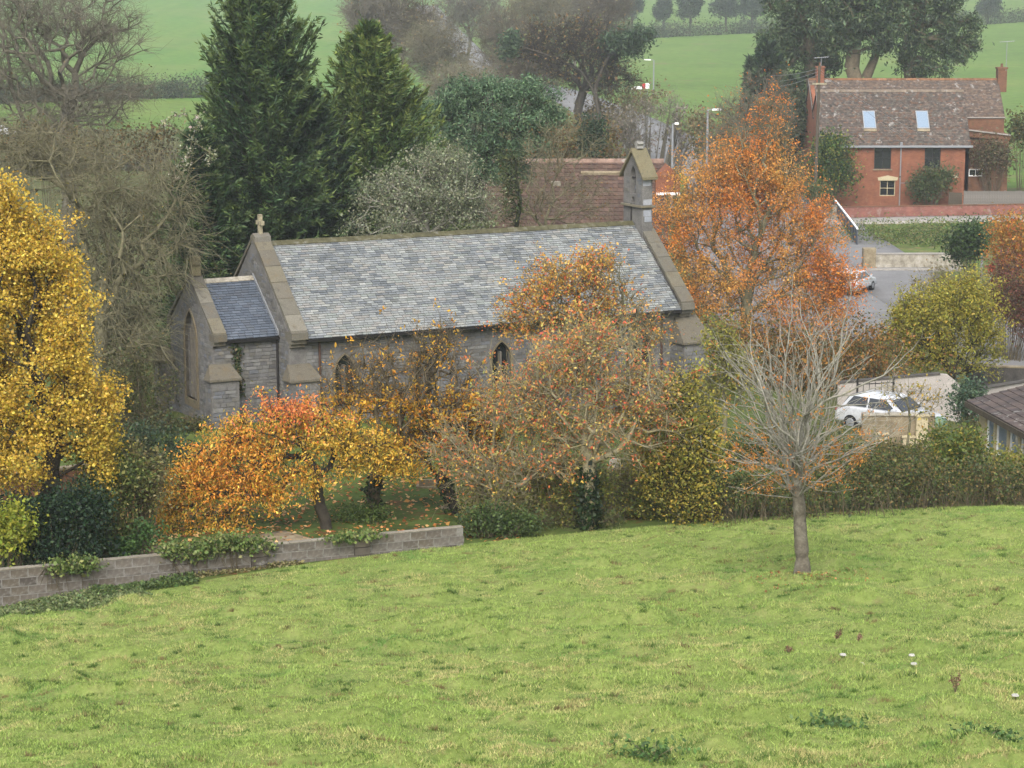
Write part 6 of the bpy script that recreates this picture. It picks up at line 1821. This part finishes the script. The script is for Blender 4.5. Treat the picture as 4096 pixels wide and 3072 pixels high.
for (px, wr, pyc, ry), lab in zip(((631, 12, 2, 16), (664, 8, 6, 13), (690, 12, 3, 15), (726, 14, 2, 17), (752, 14, 2, 17), (988, 12, 3, 12), (600, 7, 8, 11)), ftl):
    tree('field_tree', lab, 'tree', 605, px, [(px, pyc, wr, ry), (px - wr * 0.5, pyc + 6, wr * 0.6, ry * 0.7), (px + wr * 0.45, pyc + 4, wr * 0.7, ry * 0.6)], 90, 0.35, 'bark_dark', trunk_top=(px, pyc + ry * 0.6), leaves=5200, leaf=0.5, cols=AL((58, 76, 52), (48, 64, 46), (72, 86, 58)), spread=0.5, r_tip=0.05, seg=1.6, group='trees along the far hedge')

# ---- churchyard trees
def c_cherry(P):
    red = at(288, 405, 60.6); d1 = np.exp(-(((P[:, 0] - red[0]) / 1.5) ** 2 + ((P[:, 2] - red[2]) / 0.55) ** 2))
    ora = at(230, 470, 60.6); d2 = np.exp(-(((P[:, 0] - ora[0]) / 2.0) ** 2 + ((P[:, 2] - ora[2]) / 1.5) ** 2))
    n_ = len(P)
    c = pal(n_, AL((214, 170, 60), (204, 160, 56), (176, 152, 60), (140, 134, 58), (222, 184, 84), k=1.15))
    u_ = rng.random(n_)
    o_ = pal(n_, AL((228, 156, 62), (220, 140, 56), (232, 170, 78), k=1.15)); r_ = pal(n_, AL((226, 134, 74), (218, 118, 66), (230, 150, 84), k=1.2))
    c[u_ < d2 * 0.75] = o_[u_ < d2 * 0.75]
    c[u_ < d1 * 0.95] = r_[u_ < d1 * 0.95]
    return c
tree('cherry_tree', 'low spreading cherry with flaming orange, red and yellow leaves', 'tree', 60.6, 326,
     [(290, 413, 36, 11), (255, 435, 42, 18), (318, 435, 46, 18), (215, 462, 34, 20), (355, 445, 38, 18), (270, 465, 54, 16), (186, 484, 24, 18), (228, 495, 34, 12), (172, 506, 14, 11), (232, 516, 20, 7), (385, 456, 18, 14), (322, 468, 36, 10), (255, 488, 46, 14), (205, 512, 30, 9)], 470, 0.17, 'bark_dark',
     base=hit(327, 530), trunk_top=(318, 474), leaves=34000, leaf=0.09, cluster=12, colfn=c_cherry, spread=0.12, hang=0.9, aspect=0.42, twigs=2200, twig_len=0.4, droop=0.5, up=0.0, seg=0.4, start=0.7, alpha=0.2)
tree('plum_tree', 'dark-branched tree with scattered yellow leaves in front of the nave wall', 'tree', 66, 372,
     [(395, 400, 55, 42), (440, 375, 42, 40), (365, 365, 30, 34), (470, 415, 36, 36), (400, 445, 50, 24), (430, 345, 35, 20), (340, 400, 26, 30)], 440, 0.2, 'bark_brown', base=hit(373, 515), trunk_top=(378, 470),
     leaves=12000, leaf=0.09, cols=AL((214, 160, 44), (224, 176, 60), (206, 134, 44), (170, 140, 50)), spread=0.07, hang=0.8, aspect=0.45, twigs=2400, twig_len=0.6, twig_r=0.007, up=0.0, seg=0.4, r_tip=0.009, ivy=700, alpha=0.22, cluster=5,
     keep=lambda w_: rng.random(len(w_)) < np.where(w_[:, 2] < at(400, 372, 66)[2], 1.0, 0.12))
tree('plum_tree', 'leaning dark trunk with few yellow leaves right of the ivy trunk', 'tree', 64, 460,
     [(432, 438, 36, 24), (478, 445, 36, 26), (455, 420, 30, 20)], 330, 0.16, 'bark_dark', base=hit(461, 514), trunk_top=(440, 476), leaves=700, leaf=0.13, cols=AL((214, 160, 44), (224, 176, 60), (206, 134, 44)), hang=0.8, aspect=0.45, twigs=1700, twig_len=0.5,
     twig_r=0.007, spread=0.07, up=0.0, seg=0.4, r_tip=0.007, ivy=500, cluster=4)
tree('red_cherry', 'wide tangled grey-branched cherry sprinkled with red leaves before the nave', 'tree', 68, 588,
     [(570, 375, 46, 40), (625, 395, 40, 44), (600, 430, 56, 30), (545, 400, 30, 30), (600, 345, 46, 18), (655, 425, 24, 26)], 380, 0.2, 'bark_lichen', base=hit(588, 530), trunk_top=(590, 462),
     leaves=13000, leaf=0.085, cols=AL((204, 118, 74), (206, 98, 70), (190, 140, 78), (204, 166, 88), (160, 146, 82), (140, 138, 76), (184, 166, 92), k=1.15), spread=0.08, hang=0.6, aspect=0.45, twigs=1900, twig_len=0.75, twig_r=0.009, seg=0.42, r_tip=0.011, ivy=5200, alpha=0.2, cluster=9)
tree('red_cherry', 'second lichen-barked bare tree leaning left among the shrubs', 'tree', 63.5, 500,
     [(480, 470, 36, 26), (520, 460, 44, 30), (530, 415, 34, 36), (452, 450, 24, 26), (500, 400, 26, 40), (560, 455, 34, 26)], 300, 0.13, 'bark_lichen', base=hit(508, 528), trunk_top=(500, 492), leaves=5200, leaf=0.085, cols=AL((206, 130, 72), (196, 110, 66), (208, 166, 80), (164, 150, 76), (144, 142, 76), k=1.15), hang=0.6, aspect=0.45, twigs=1400, twig_len=0.65, twig_r=0.0085,
     spread=0.08, seg=0.42, r_tip=0.01, cluster=5)
tree('amber_tree', 'fine-branched tree with small amber leaves against the slate roof', 'tree', 73, 590,
     [(568, 278, 50, 20), (545, 302, 46, 24), (612, 302, 42, 26), (590, 330, 76, 22), (640, 330, 30, 26), (520, 322, 24, 16), (600, 265, 30, 14)], 500, 0.18, 'bark_olive', base=foot(592, 74.5), trunk_top=(592, 370),
     leaves=12000, leaf=0.08, cluster=4, cols=AL((224, 182, 96), (216, 164, 78), (200, 160, 70), (182, 140, 60), (222, 110, 60)), spread=0.1, aspect=0.7, twigs=3200, twig_len=0.5, twig_r=0.0075, seg=0.5, r_tip=0.009, alpha=0.2,
     keep=lambda w_: rng.random(len(w_)) < np.where(w_[:, 0] > at(615, 300, 73)[0], 0.25, 1.0))
tree('field_maple', 'slim yellow-green tree at the hedge left of the young bare tree', 'tree', 63.5, 687,
     [(682, 395, 22, 30), (680, 445, 30, 46), (692, 490, 22, 28), (660, 470, 18, 30), (705, 440, 14, 40)], 360, 0.11, 'ivy_bark', base=hit(688, 524), trunk_top=(687, 440), leaves=16000, leaf=0.08, cluster=6,
     cols=AL((168, 156, 68), (146, 142, 64), (184, 162, 72), (126, 128, 60)), spread=0.14, twigs=1800, twig_len=0.4, r_tip=0.008)
tree('field_maple', 'sparse yellow-green tree by the church southwest buttress', 'tree', 75, 722, [(722, 350, 18, 28), (735, 380, 22, 30), (712, 390, 14, 24)], 200, 0.09, 'bark_olive', leaves=4200, leaf=0.1, cols=AL((166, 158, 70), (140, 140, 62), (120, 124, 58)), spread=0.14, twigs=1200, twig_len=0.45)

# young tree standing in the pasture
b_ = hit(802, 581)
def yt(i):
    n1 = 7
    if i < n1:                                    # steep inner leaders
        return math.radians(rng.uniform(62, 86)), rng.uniform(0, 6.28), rng.uniform(4.4, 5.8), rng.uniform(0.038, 0.056), rng.uniform(-0.25, 0.0)
    if i < 19:                                    # main fan
        return math.radians(rng.uniform(36, 68)), i * 2.4 + rng.normal() * 0.3, rng.uniform(2.7, 3.7), rng.uniform(0.024, 0.036), rng.uniform(-0.3, 0.2)
    return math.radians(rng.uniform(8, 40)), i * 2.4 + rng.normal() * 0.3, rng.uniform(1.2, 2.0), rng.uniform(0.012, 0.018), rng.uniform(-0.35, 0.15)
fan_tree('young_tree', 'young bare pale-barked tree standing alone in the pasture', 'tree', b_, at(795, 486, b_[1]), 34, 0.175, 'bark_pale', yt,
         (4200, 0.06, AL((206, 134, 62), (190, 116, 54), (218, 156, 74)), lambda w_: rng.random(len(w_)) < np.where(w_[:, 2] < at(800, 440, b_[1])[2], 1.0, 0.12)))

# hedge at the pasture edge
HED = AL((80, 96, 50), (98, 110, 56), (64, 78, 44), (116, 106, 64), (130, 110, 66), (56, 66, 40))
hp = [hit(px, py) for px, py in ((694, 527), (760, 523), (830, 517), (900, 512), (960, 508), (1045, 503))]
strip_hedge('hedgerow', 'dark mixed hedge along the far edge of the pasture', [(p[0], p[1] + 0.9, 0) for p in hp], 1.3, 1.3, 26000, 0.08, HED, stems=700, bark='bark_brown', uneven=0.35)
shrub('hazel_bush', 'rounded fresh green bush in the hedge beside the bungalow', 72, 952, [(950, 450, 36, 24), (935, 462, 24, 20), (972, 460, 20, 20)], 9500, 0.1, AL((92, 110, 50), (112, 124, 56), (74, 92, 44), (146, 136, 56)), stems=50)
shrub('hazel_bush', 'yellow-green bush in the hedge below the bungalow windows', 70, 1012, [(1010, 470, 22, 14), (1030, 474, 24, 16)], 6000, 0.1, AL((132, 132, 58), (112, 118, 54), (150, 142, 64)), stems=40)
shrub('rose_bush', 'green and brown hedge bush below the white car', 71, 885, [(880, 462, 30, 20), (905, 470, 24, 18), (860, 475, 24, 18)], 6500, 0.09, AL((88, 100, 48), (110, 108, 56), (128, 116, 62), (72, 84, 44)), stems=70, twigs=900)
shrub('conifer_shrub', 'bluish green feathery shrub at the end of the rendered wall', 84, 972, [(972, 396, 16, 14), (964, 405, 14, 12)], 3000, 0.11, AL((84, 106, 84), (70, 92, 74), (96, 112, 84)), stems=24)
tree('sapling', 'thin sapling with few yellow leaves in front of the rendered wall', 'tree', 76, 905, [(900, 395, 22, 24), (925, 400, 16, 20)], 60, 0.04, 'bark_olive', leaves=260, leaf=0.1, cols=AL((190, 158, 60), (160, 146, 60)), twigs=260, twig_len=0.4, spread=0.05)
shrub('privet_bush', 'dark green bush behind the crown of the young bare tree', 73, 790, [(770, 450, 40, 30), (820, 455, 34, 28), (800, 480, 60, 24), (740, 470, 30, 30)], 9000, 0.1, AL((70, 84, 44), (92, 102, 50), (58, 70, 40), (120, 112, 58)), stems=60)
strip_hedge('churchyard_thicket', 'brown and orange-tinged thicket along the churchyard east of the road', [foot(745, 96), foot(800, 98), foot(850, 99), foot(890, 99)], 2.7, 3.0, 16000, 0.13, AL((150, 104, 58), (120, 92, 56), (96, 88, 52), (170, 124, 60), (84, 84, 48)), stems=300, uneven=0.4)
# olive shrubs at the end of the block wall
shrub('spindle_bush', 'olive yellow shrub at the right end of the block wall', 61.5, 560, [(560, 500, 36, 26), (590, 490, 26, 22), (540, 515, 26, 16)], 9500, 0.075, AL((142, 142, 66), (120, 128, 60), (158, 148, 70), (100, 114, 54)), stems=70, twigs=900)
shrub('spindle_bush', 'yellowish shrub between the ivy trunk and the slim tree', 62.5, 640, [(635, 505, 26, 18), (655, 515, 22, 14), (620, 520, 20, 10)], 5200, 0.075, AL((134, 138, 62), (106, 120, 54), (154, 144, 68), (88, 104, 50)), stems=50, twigs=500)
shrub('ivy_clump', 'dark green ivy clump over the end of the block wall', 59.2, 485, [(480, 520, 18, 14), (500, 526, 24, 12), (520, 524, 20, 12)], 4200, 0.08, AL((74, 94, 50), (92, 110, 58), (62, 78, 44)), stems=30)
shrub('nettle_clump', 'tangled green and grey brush at the hedge foot below the ivy trunk', 61, 540, [(545, 530, 40, 10), (590, 528, 30, 10)], 3600, 0.07, AL((96, 108, 58), (118, 120, 68), (80, 94, 50)), stems=120, twigs=600)
shrub('nettle_clump', 'dark brush at the foot of the slim yellow-green tree', 63, 700, [(665, 518, 24, 10), (705, 515, 24, 12)], 3600, 0.07, AL((84, 98, 52), (104, 114, 60), (68, 80, 44)), stems=120, twigs=500)

shrub('spindle_bush', 'olive and russet bush under the red cherry beside its ivy trunk', 64, 560, [(545, 470, 30, 22), (520, 490, 26, 20), (575, 480, 22, 20)], 5200, 0.075, AL((142, 140, 70), (122, 126, 62), (160, 134, 74), (104, 114, 56)), stems=70, twigs=900, bark='bark_lichen')
shrub('spindle_bush', 'yellow-green bush right of the ivy trunk before the headstones', 65, 640, [(640, 465, 26, 24), (665, 480, 22, 22), (620, 490, 20, 16)], 5200, 0.075, AL((150, 142, 66), (128, 128, 58), (168, 146, 68), (108, 114, 54)), stems=80, twigs=1200, bark='bark_lichen')
shrub('spindle_bush', 'straggly olive bush at the wall end below the leaning trunk', 60.8, 492, [(490, 490, 28, 20), (470, 500, 20, 16), (515, 505, 20, 14)], 3600, 0.07, AL((128, 130, 64), (108, 116, 58), (146, 138, 72)), stems=90, twigs=900, bark='bark_lichen')

# left corner planting
shrub('evergreen_shrub', 'dense very dark green shrub behind the left end of the wall', 55.8, 45, [(35, 512, 50, 22), (60, 535, 46, 20), (10, 540, 46, 20), (85, 505, 26, 22), (70, 552, 50, 10)], 15000, 0.085, AL((36, 58, 42), (46, 70, 48), (30, 46, 36), (58, 80, 50)), stems=70)
shrub('yellow_shrub', 'lime yellow leafy shrub at the left edge behind the wall', 54.8, 4, [(8, 530, 22, 14), (15, 522, 16, 8)], 2600, 0.1, AL((150, 158, 56), (130, 142, 52), (166, 164, 62)), stems=18)
shrub('elder_shrub', 'light green sprawling shrub right of the dark evergreen', 57.5, 100, [(98, 500, 20, 24), (110, 520, 22, 18), (120, 475, 24, 20), (90, 470, 14, 14)], 6000, 0.095, AL((112, 122, 62), (92, 108, 54), (146, 146, 86), (78, 92, 50)), stems=40)
shrub('elder_shrub', 'pale cream-green shrub under the pale timber props', 58.5, 138, [(135, 475, 22, 18), (148, 492, 18, 18), (128, 460, 14, 14), (150, 470, 16, 14)], 4200, 0.09, AL((146, 142, 92), (118, 118, 66), (160, 150, 100), (96, 100, 58)), stems=40, twigs=400)
shrub('laurel_clump', 'low bright green clump beside the leaf-covered path', 57.2, 146, [(146, 535, 11, 9), (120, 550, 20, 7)], 2000, 0.085, AL((72, 104, 54), (88, 118, 60), (60, 88, 48)), stems=16)
shrub('fern_clump', 'blue-green ferny shrubs below the chancel', 66, 150, [(150, 440, 26, 18), (130, 450, 20, 14), (175, 452, 16, 14)], 4500, 0.1, AL((78, 96, 72), (92, 108, 72), (64, 80, 58)), stems=40)
shrub('hawthorn_brush', 'green brush on the churchyard grass left of the cherry trunk', 61.8, 350, [(362, 520, 26, 8), (345, 522, 14, 6)], 2600, 0.07, AL((88, 110, 54), (108, 122, 60), (72, 92, 48)), stems=40)
# ivy over the wall
def wall_pt(px):
    d = ray(px, 540); o2 = np.array([0.0, 0.0])
    n_ = np.array([-wd_[1], wd_[0]])
    t_ = (n_ @ WA) / (n_ @ d[:2])
    return d[:2] * t_
iv = thing('ivy', 'green ivy hanging over the top of the block wall', 'climber', (*wall_pt(215), ZW))
pxs = np.concatenate([rng.uniform(165, 268, 3600), rng.uniform(52, 92, 1300), rng.uniform(330, 375, 900)])
w0 = np.array([wall_pt(p) for p in np.linspace(40, 400, 73)])
W2 = np.column_stack([np.interp(pxs, np.linspace(40, 400, 73), w0[:, 0]), np.interp(pxs, np.linspace(40, 400, 73), w0[:, 1])])
zo = np.where(pxs < 100, rng.normal(size=len(pxs)) * 0.1 - 0.05, rng.normal(size=len(pxs)) * 0.12 + 0.1 + 0.1 * np.sin(pxs * 0.09))
zo = np.where(pxs > 320, rng.normal(size=len(pxs)) * 0.06 + 0.02, zo)
P = np.column_stack([W2 + rng.normal(size=W2.shape) * 0.17 + np.array([0.03, -0.1]), ZW + zo])
V, Fc, tc = leaf_arrays(P - np.array(iv.location), 0.08, pal(len(P), AL((100, 122, 62), (120, 138, 74), (78, 98, 50), (140, 146, 88))), 0.5, 0.8)
arr_obj('foliage', V, Fc, M['leaf'], iv, tint=tc)
sx = np.concatenate([rng.uniform(165, 265, 36), rng.uniform(40, 90, 14)])
S = np.column_stack([np.interp(sx, np.linspace(40, 400, 73), w0[:, 0]), np.interp(sx, np.linspace(40, 400, 73), w0[:, 1]), np.full(50, ZW)]) + np.array([0.02, -0.15, 0.0])
E_ = S + np.column_stack([rng.normal(size=50) * 0.25, -0.02 * np.ones(50), -rng.uniform(0.3, 1.0, 50)])
V, Fc = tubes(S - np.array(iv.location), E_ - np.array(iv.location), np.full(50, 0.011), np.full(50, 0.006), 4)
arr_obj('stems', V, Fc, M['bark_brown'], iv)
# weeds at the foot of the wall
def strip_weeds(name, label, pxa, pxb, d0, d1, n_, h, cols):
    px = rng.uniform(pxa, pxb, n_); t = rng.random(n_)
    wp = np.column_stack([np.interp(px, np.linspace(-40, 400, 89), np.array([wall_pt(p) for p in np.linspace(-40, 400, 89)])[:, 0]), np.interp(px, np.linspace(-40, 400, 89), np.array([wall_pt(p) for p in np.linspace(-40, 400, 89)])[:, 1])])
    out = np.array([wd_[1], -wd_[0]])
    q = wp + out * (d0 + (d1 - d0) * t)[:, None]
    lump = vnoise(q[:, 0], q[:, 1], 1.6, 61)
    z = ground(q[:, 0], q[:, 1]) + rng.random(n_) ** 1.4 * h * (0.35 + lump)
    b0 = np.array([q[0, 0], q[0, 1], gz(q[0, 0], q[0, 1])])
    t_ = thing(name, label, 'weeds', tuple(b0))
    V, Fc, tc = leaf_arrays(np.column_stack([q, z]) - b0, 0.075, pal(n_, cols), 0.5, 0.6)
    tag(arr_obj('foliage', V, Fc, M['leaf'], t_, tint=tc), kind='stuff')
strip_weeds('bramble_patch', 'grey-green weeds along the foot of the wall at the left edge', -30, 130, 0.5, 2.6, 9000, 0.2, AL((118, 132, 84), (98, 116, 68), (138, 146, 100), (84, 100, 58)))
strip_weeds('bramble_patch', 'darker green bramble at the wall foot right of the first pier', 85, 190, 0.15, 1.1, 3600, 0.24, AL((88, 108, 60), (106, 124, 70), (72, 92, 52)))
strip_weeds('bramble_patch', 'dry straw-coloured weeds at the wall foot below the ivy', 180, 300, 0.05, 0.35, 1100, 0.14, AL((140, 132, 88), (116, 116, 74), (156, 146, 104)))

# leaf litter on the churchyard path
n_ = 4600
px = 100 + 420 * rng.random(n_) ** 1.7; py = rng.uniform(505, 560, n_)
lp = []
for a, b in zip(px, py):
    D_ = rng.uniform(55, 70)
    x = (a - 512) / F * D_; lp.append((x, D_, 0))
lp = np.array(lp); lp = lp[lp[:, 1] > np.interp(lp[:, 0], [-14, -1], [53.5, 58.2]) + 0.2]
lp[:, 2] = ground(lp[:, 0], lp[:, 1]) + 0.02
V, Fc, tc = leaf_arrays(lp, 0.12, pal(len(lp), AL((190, 124, 62), (206, 150, 90), (150, 92, 50), (222, 176, 120))), 3.0, 0.7)
tag(arr_obj('leaf_litter', V, Fc, M['leaf'], tint=tc), 'fallen orange and buff leaves on the churchyard ground', 'leaves', kind='stuff')
# brown leaves fallen round the young tree
yb_ = hit(802, 581)
q_ = yb_[:2] + rng.normal(size=(420, 2)) * np.array([0.7, 0.55]); q_ = np.column_stack([q_, pasture_z(q_[:, 0], q_[:, 1]) + 0.03])
V, Fc, tc = leaf_arrays(q_, 0.07, pal(420, AL((170, 112, 66), (186, 134, 84), (140, 96, 62), (160, 146, 100))), 2.0, 0.6)
tag(arr_obj('fallen_leaves', V, Fc, M['leaf'], tint=tc), 'brown leaves fallen in the grass round the young bare tree', 'leaves', kind='stuff')
# leaf-strewn path behind the wall
path = ribbon('path', [hit(60, 566), hit(185, 556), hit(240, 545), hit(330, 533)], 1.6, 0.03, M['buff_stone'])

# pasture plants
def weed(label, px, pyb, hp, kind):
    b_ = hit(px, pyb); b_[2] = float(pasture_z(b_[0], b_[1])); h = hp * b_[1] / F
    t_ = thing('weed', label, 'weed', tuple(b_))
    if kind == 'dock':
        S = np.zeros((3, 3)); E_ = np.column_stack([rng.normal(size=3) * 0.08, rng.normal(size=3) * 0.05, h * rng.uniform(0.7, 1.0, 3)])
        V, Fc = tubes(S, E_, np.full(3, 0.008), np.full(3, 0.005), 4)
        arr_obj('stalk', V, Fc, M['bark_brown'], t_)
        t = rng.uniform(0.35, 1, 160); k = rng.integers(0, 3, 160)
        P = E_[k] * t[:, None] + rng.normal(size=(160, 3)) * 0.02
        V, Fc, tc = leaf_arrays(P, 0.03, pal(160, AL((140, 106, 86), (116, 86, 70), (160, 128, 104))), 0.1, 0.7)
        tag(arr_obj('seeds', V, Fc, M['leaf'], t_, tint=tc), kind='stuff')
    elif kind == 'nettle':
        P = rng.normal(size=(420, 3)) * np.array([0.28, 0.2, 0.0]); P[:, 2] = np.abs(rng.normal(size=420)) * h * 0.5 + 0.02
        V, Fc, tc = leaf_arrays(P, 0.07, pal(420, AL((86, 116, 62), (104, 134, 72), (70, 98, 54))), 0.4, 0.6)
        arr_obj('leaves', V, Fc, M['leaf'], t_, tint=tc)
        V, Fc = tubes(np.zeros((8, 3)), np.column_stack([rng.normal(size=(8, 2)) * 0.18, np.full(8, h)]), np.full(8, 0.006), np.full(8, 0.004), 4)
        arr_obj('stalk', V, Fc, M['bark_olive'], t_)
    else:
        V, Fc = tubes(np.zeros((1, 3)), np.array([[0.01, 0, h]]), np.array([0.005]), np.array([0.004]), 4)
        arr_obj('stalk', V, Fc, M['bark_olive'], t_)
        m_ = MB()
        for i in range(7):
            a = i * 0.9; r = 0.0 if i == 0 else 0.04
            m_.tube((r * math.cos(a), r * math.sin(a), h), (r * math.cos(a), r * math.sin(a), h + 0.02), 0.03, 0.022, 6)
        m_.build('flower_head', M['petal'], t_)
for lab, px, pyb, hp_, k in (('tall brown dried dock stalk in the pasture, left of the pair', 836, 643, 16, 'dock'), ('brown bushy dried dock, right of the pair', 857, 645, 12, 'dock'), ('short brown dock with two heads', 788, 660, 9, 'dock'), ('upright brown dock stalk near the lower right', 955, 702, 24, 'dock'),
                             ('green nettle clump at the bottom edge of the pasture', 652, 762, 18, 'nettle'), ('bluish nettle patch low in the pasture', 834, 728, 10, 'nettle'), ('wide low nettle patch at the lower right', 985, 742, 10, 'nettle'),
                             ('white yarrow flower, largest of the small cluster', 843, 665, 3, 'f'), ('white yarrow flower right of the largest', 861, 669, 3, 'f'), ('white yarrow flower farthest right of the cluster', 914, 670, 3, 'f'), ('tiny white flower above the cluster', 912, 657, 3, 'f'),
                             ('pale flower head at the lower right edge of the pasture', 1015, 708, 5, 'f')):
    weed(lab, px, pyb, hp_, k)

# ================================================================== HAZE
hzm = bpy.data.materials.new('haze'); hzm.use_nodes = True
n_ = hzm.node_tree.nodes; n_.remove(n_['Principled BSDF'])
pv = n_.new('ShaderNodeVolumePrincipled')
pv.inputs['Color'].default_value = (0.9, 0.94, 1.0, 1)
pv.inputs['Density'].default_value = 0.0003
pv.inputs['Anisotropy'].default_value = 0.3
hzm.node_tree.links.new(pv.outputs[0], n_['Material Output'].inputs['Volume'])
if HAZE:
    o_ = MB().box(-4600, 4600, -200, 6400, -20, 240).build('haze', hzm)
    tag(o_, 'thin pale autumn haze over the valley', 'haze', kind='stuff')
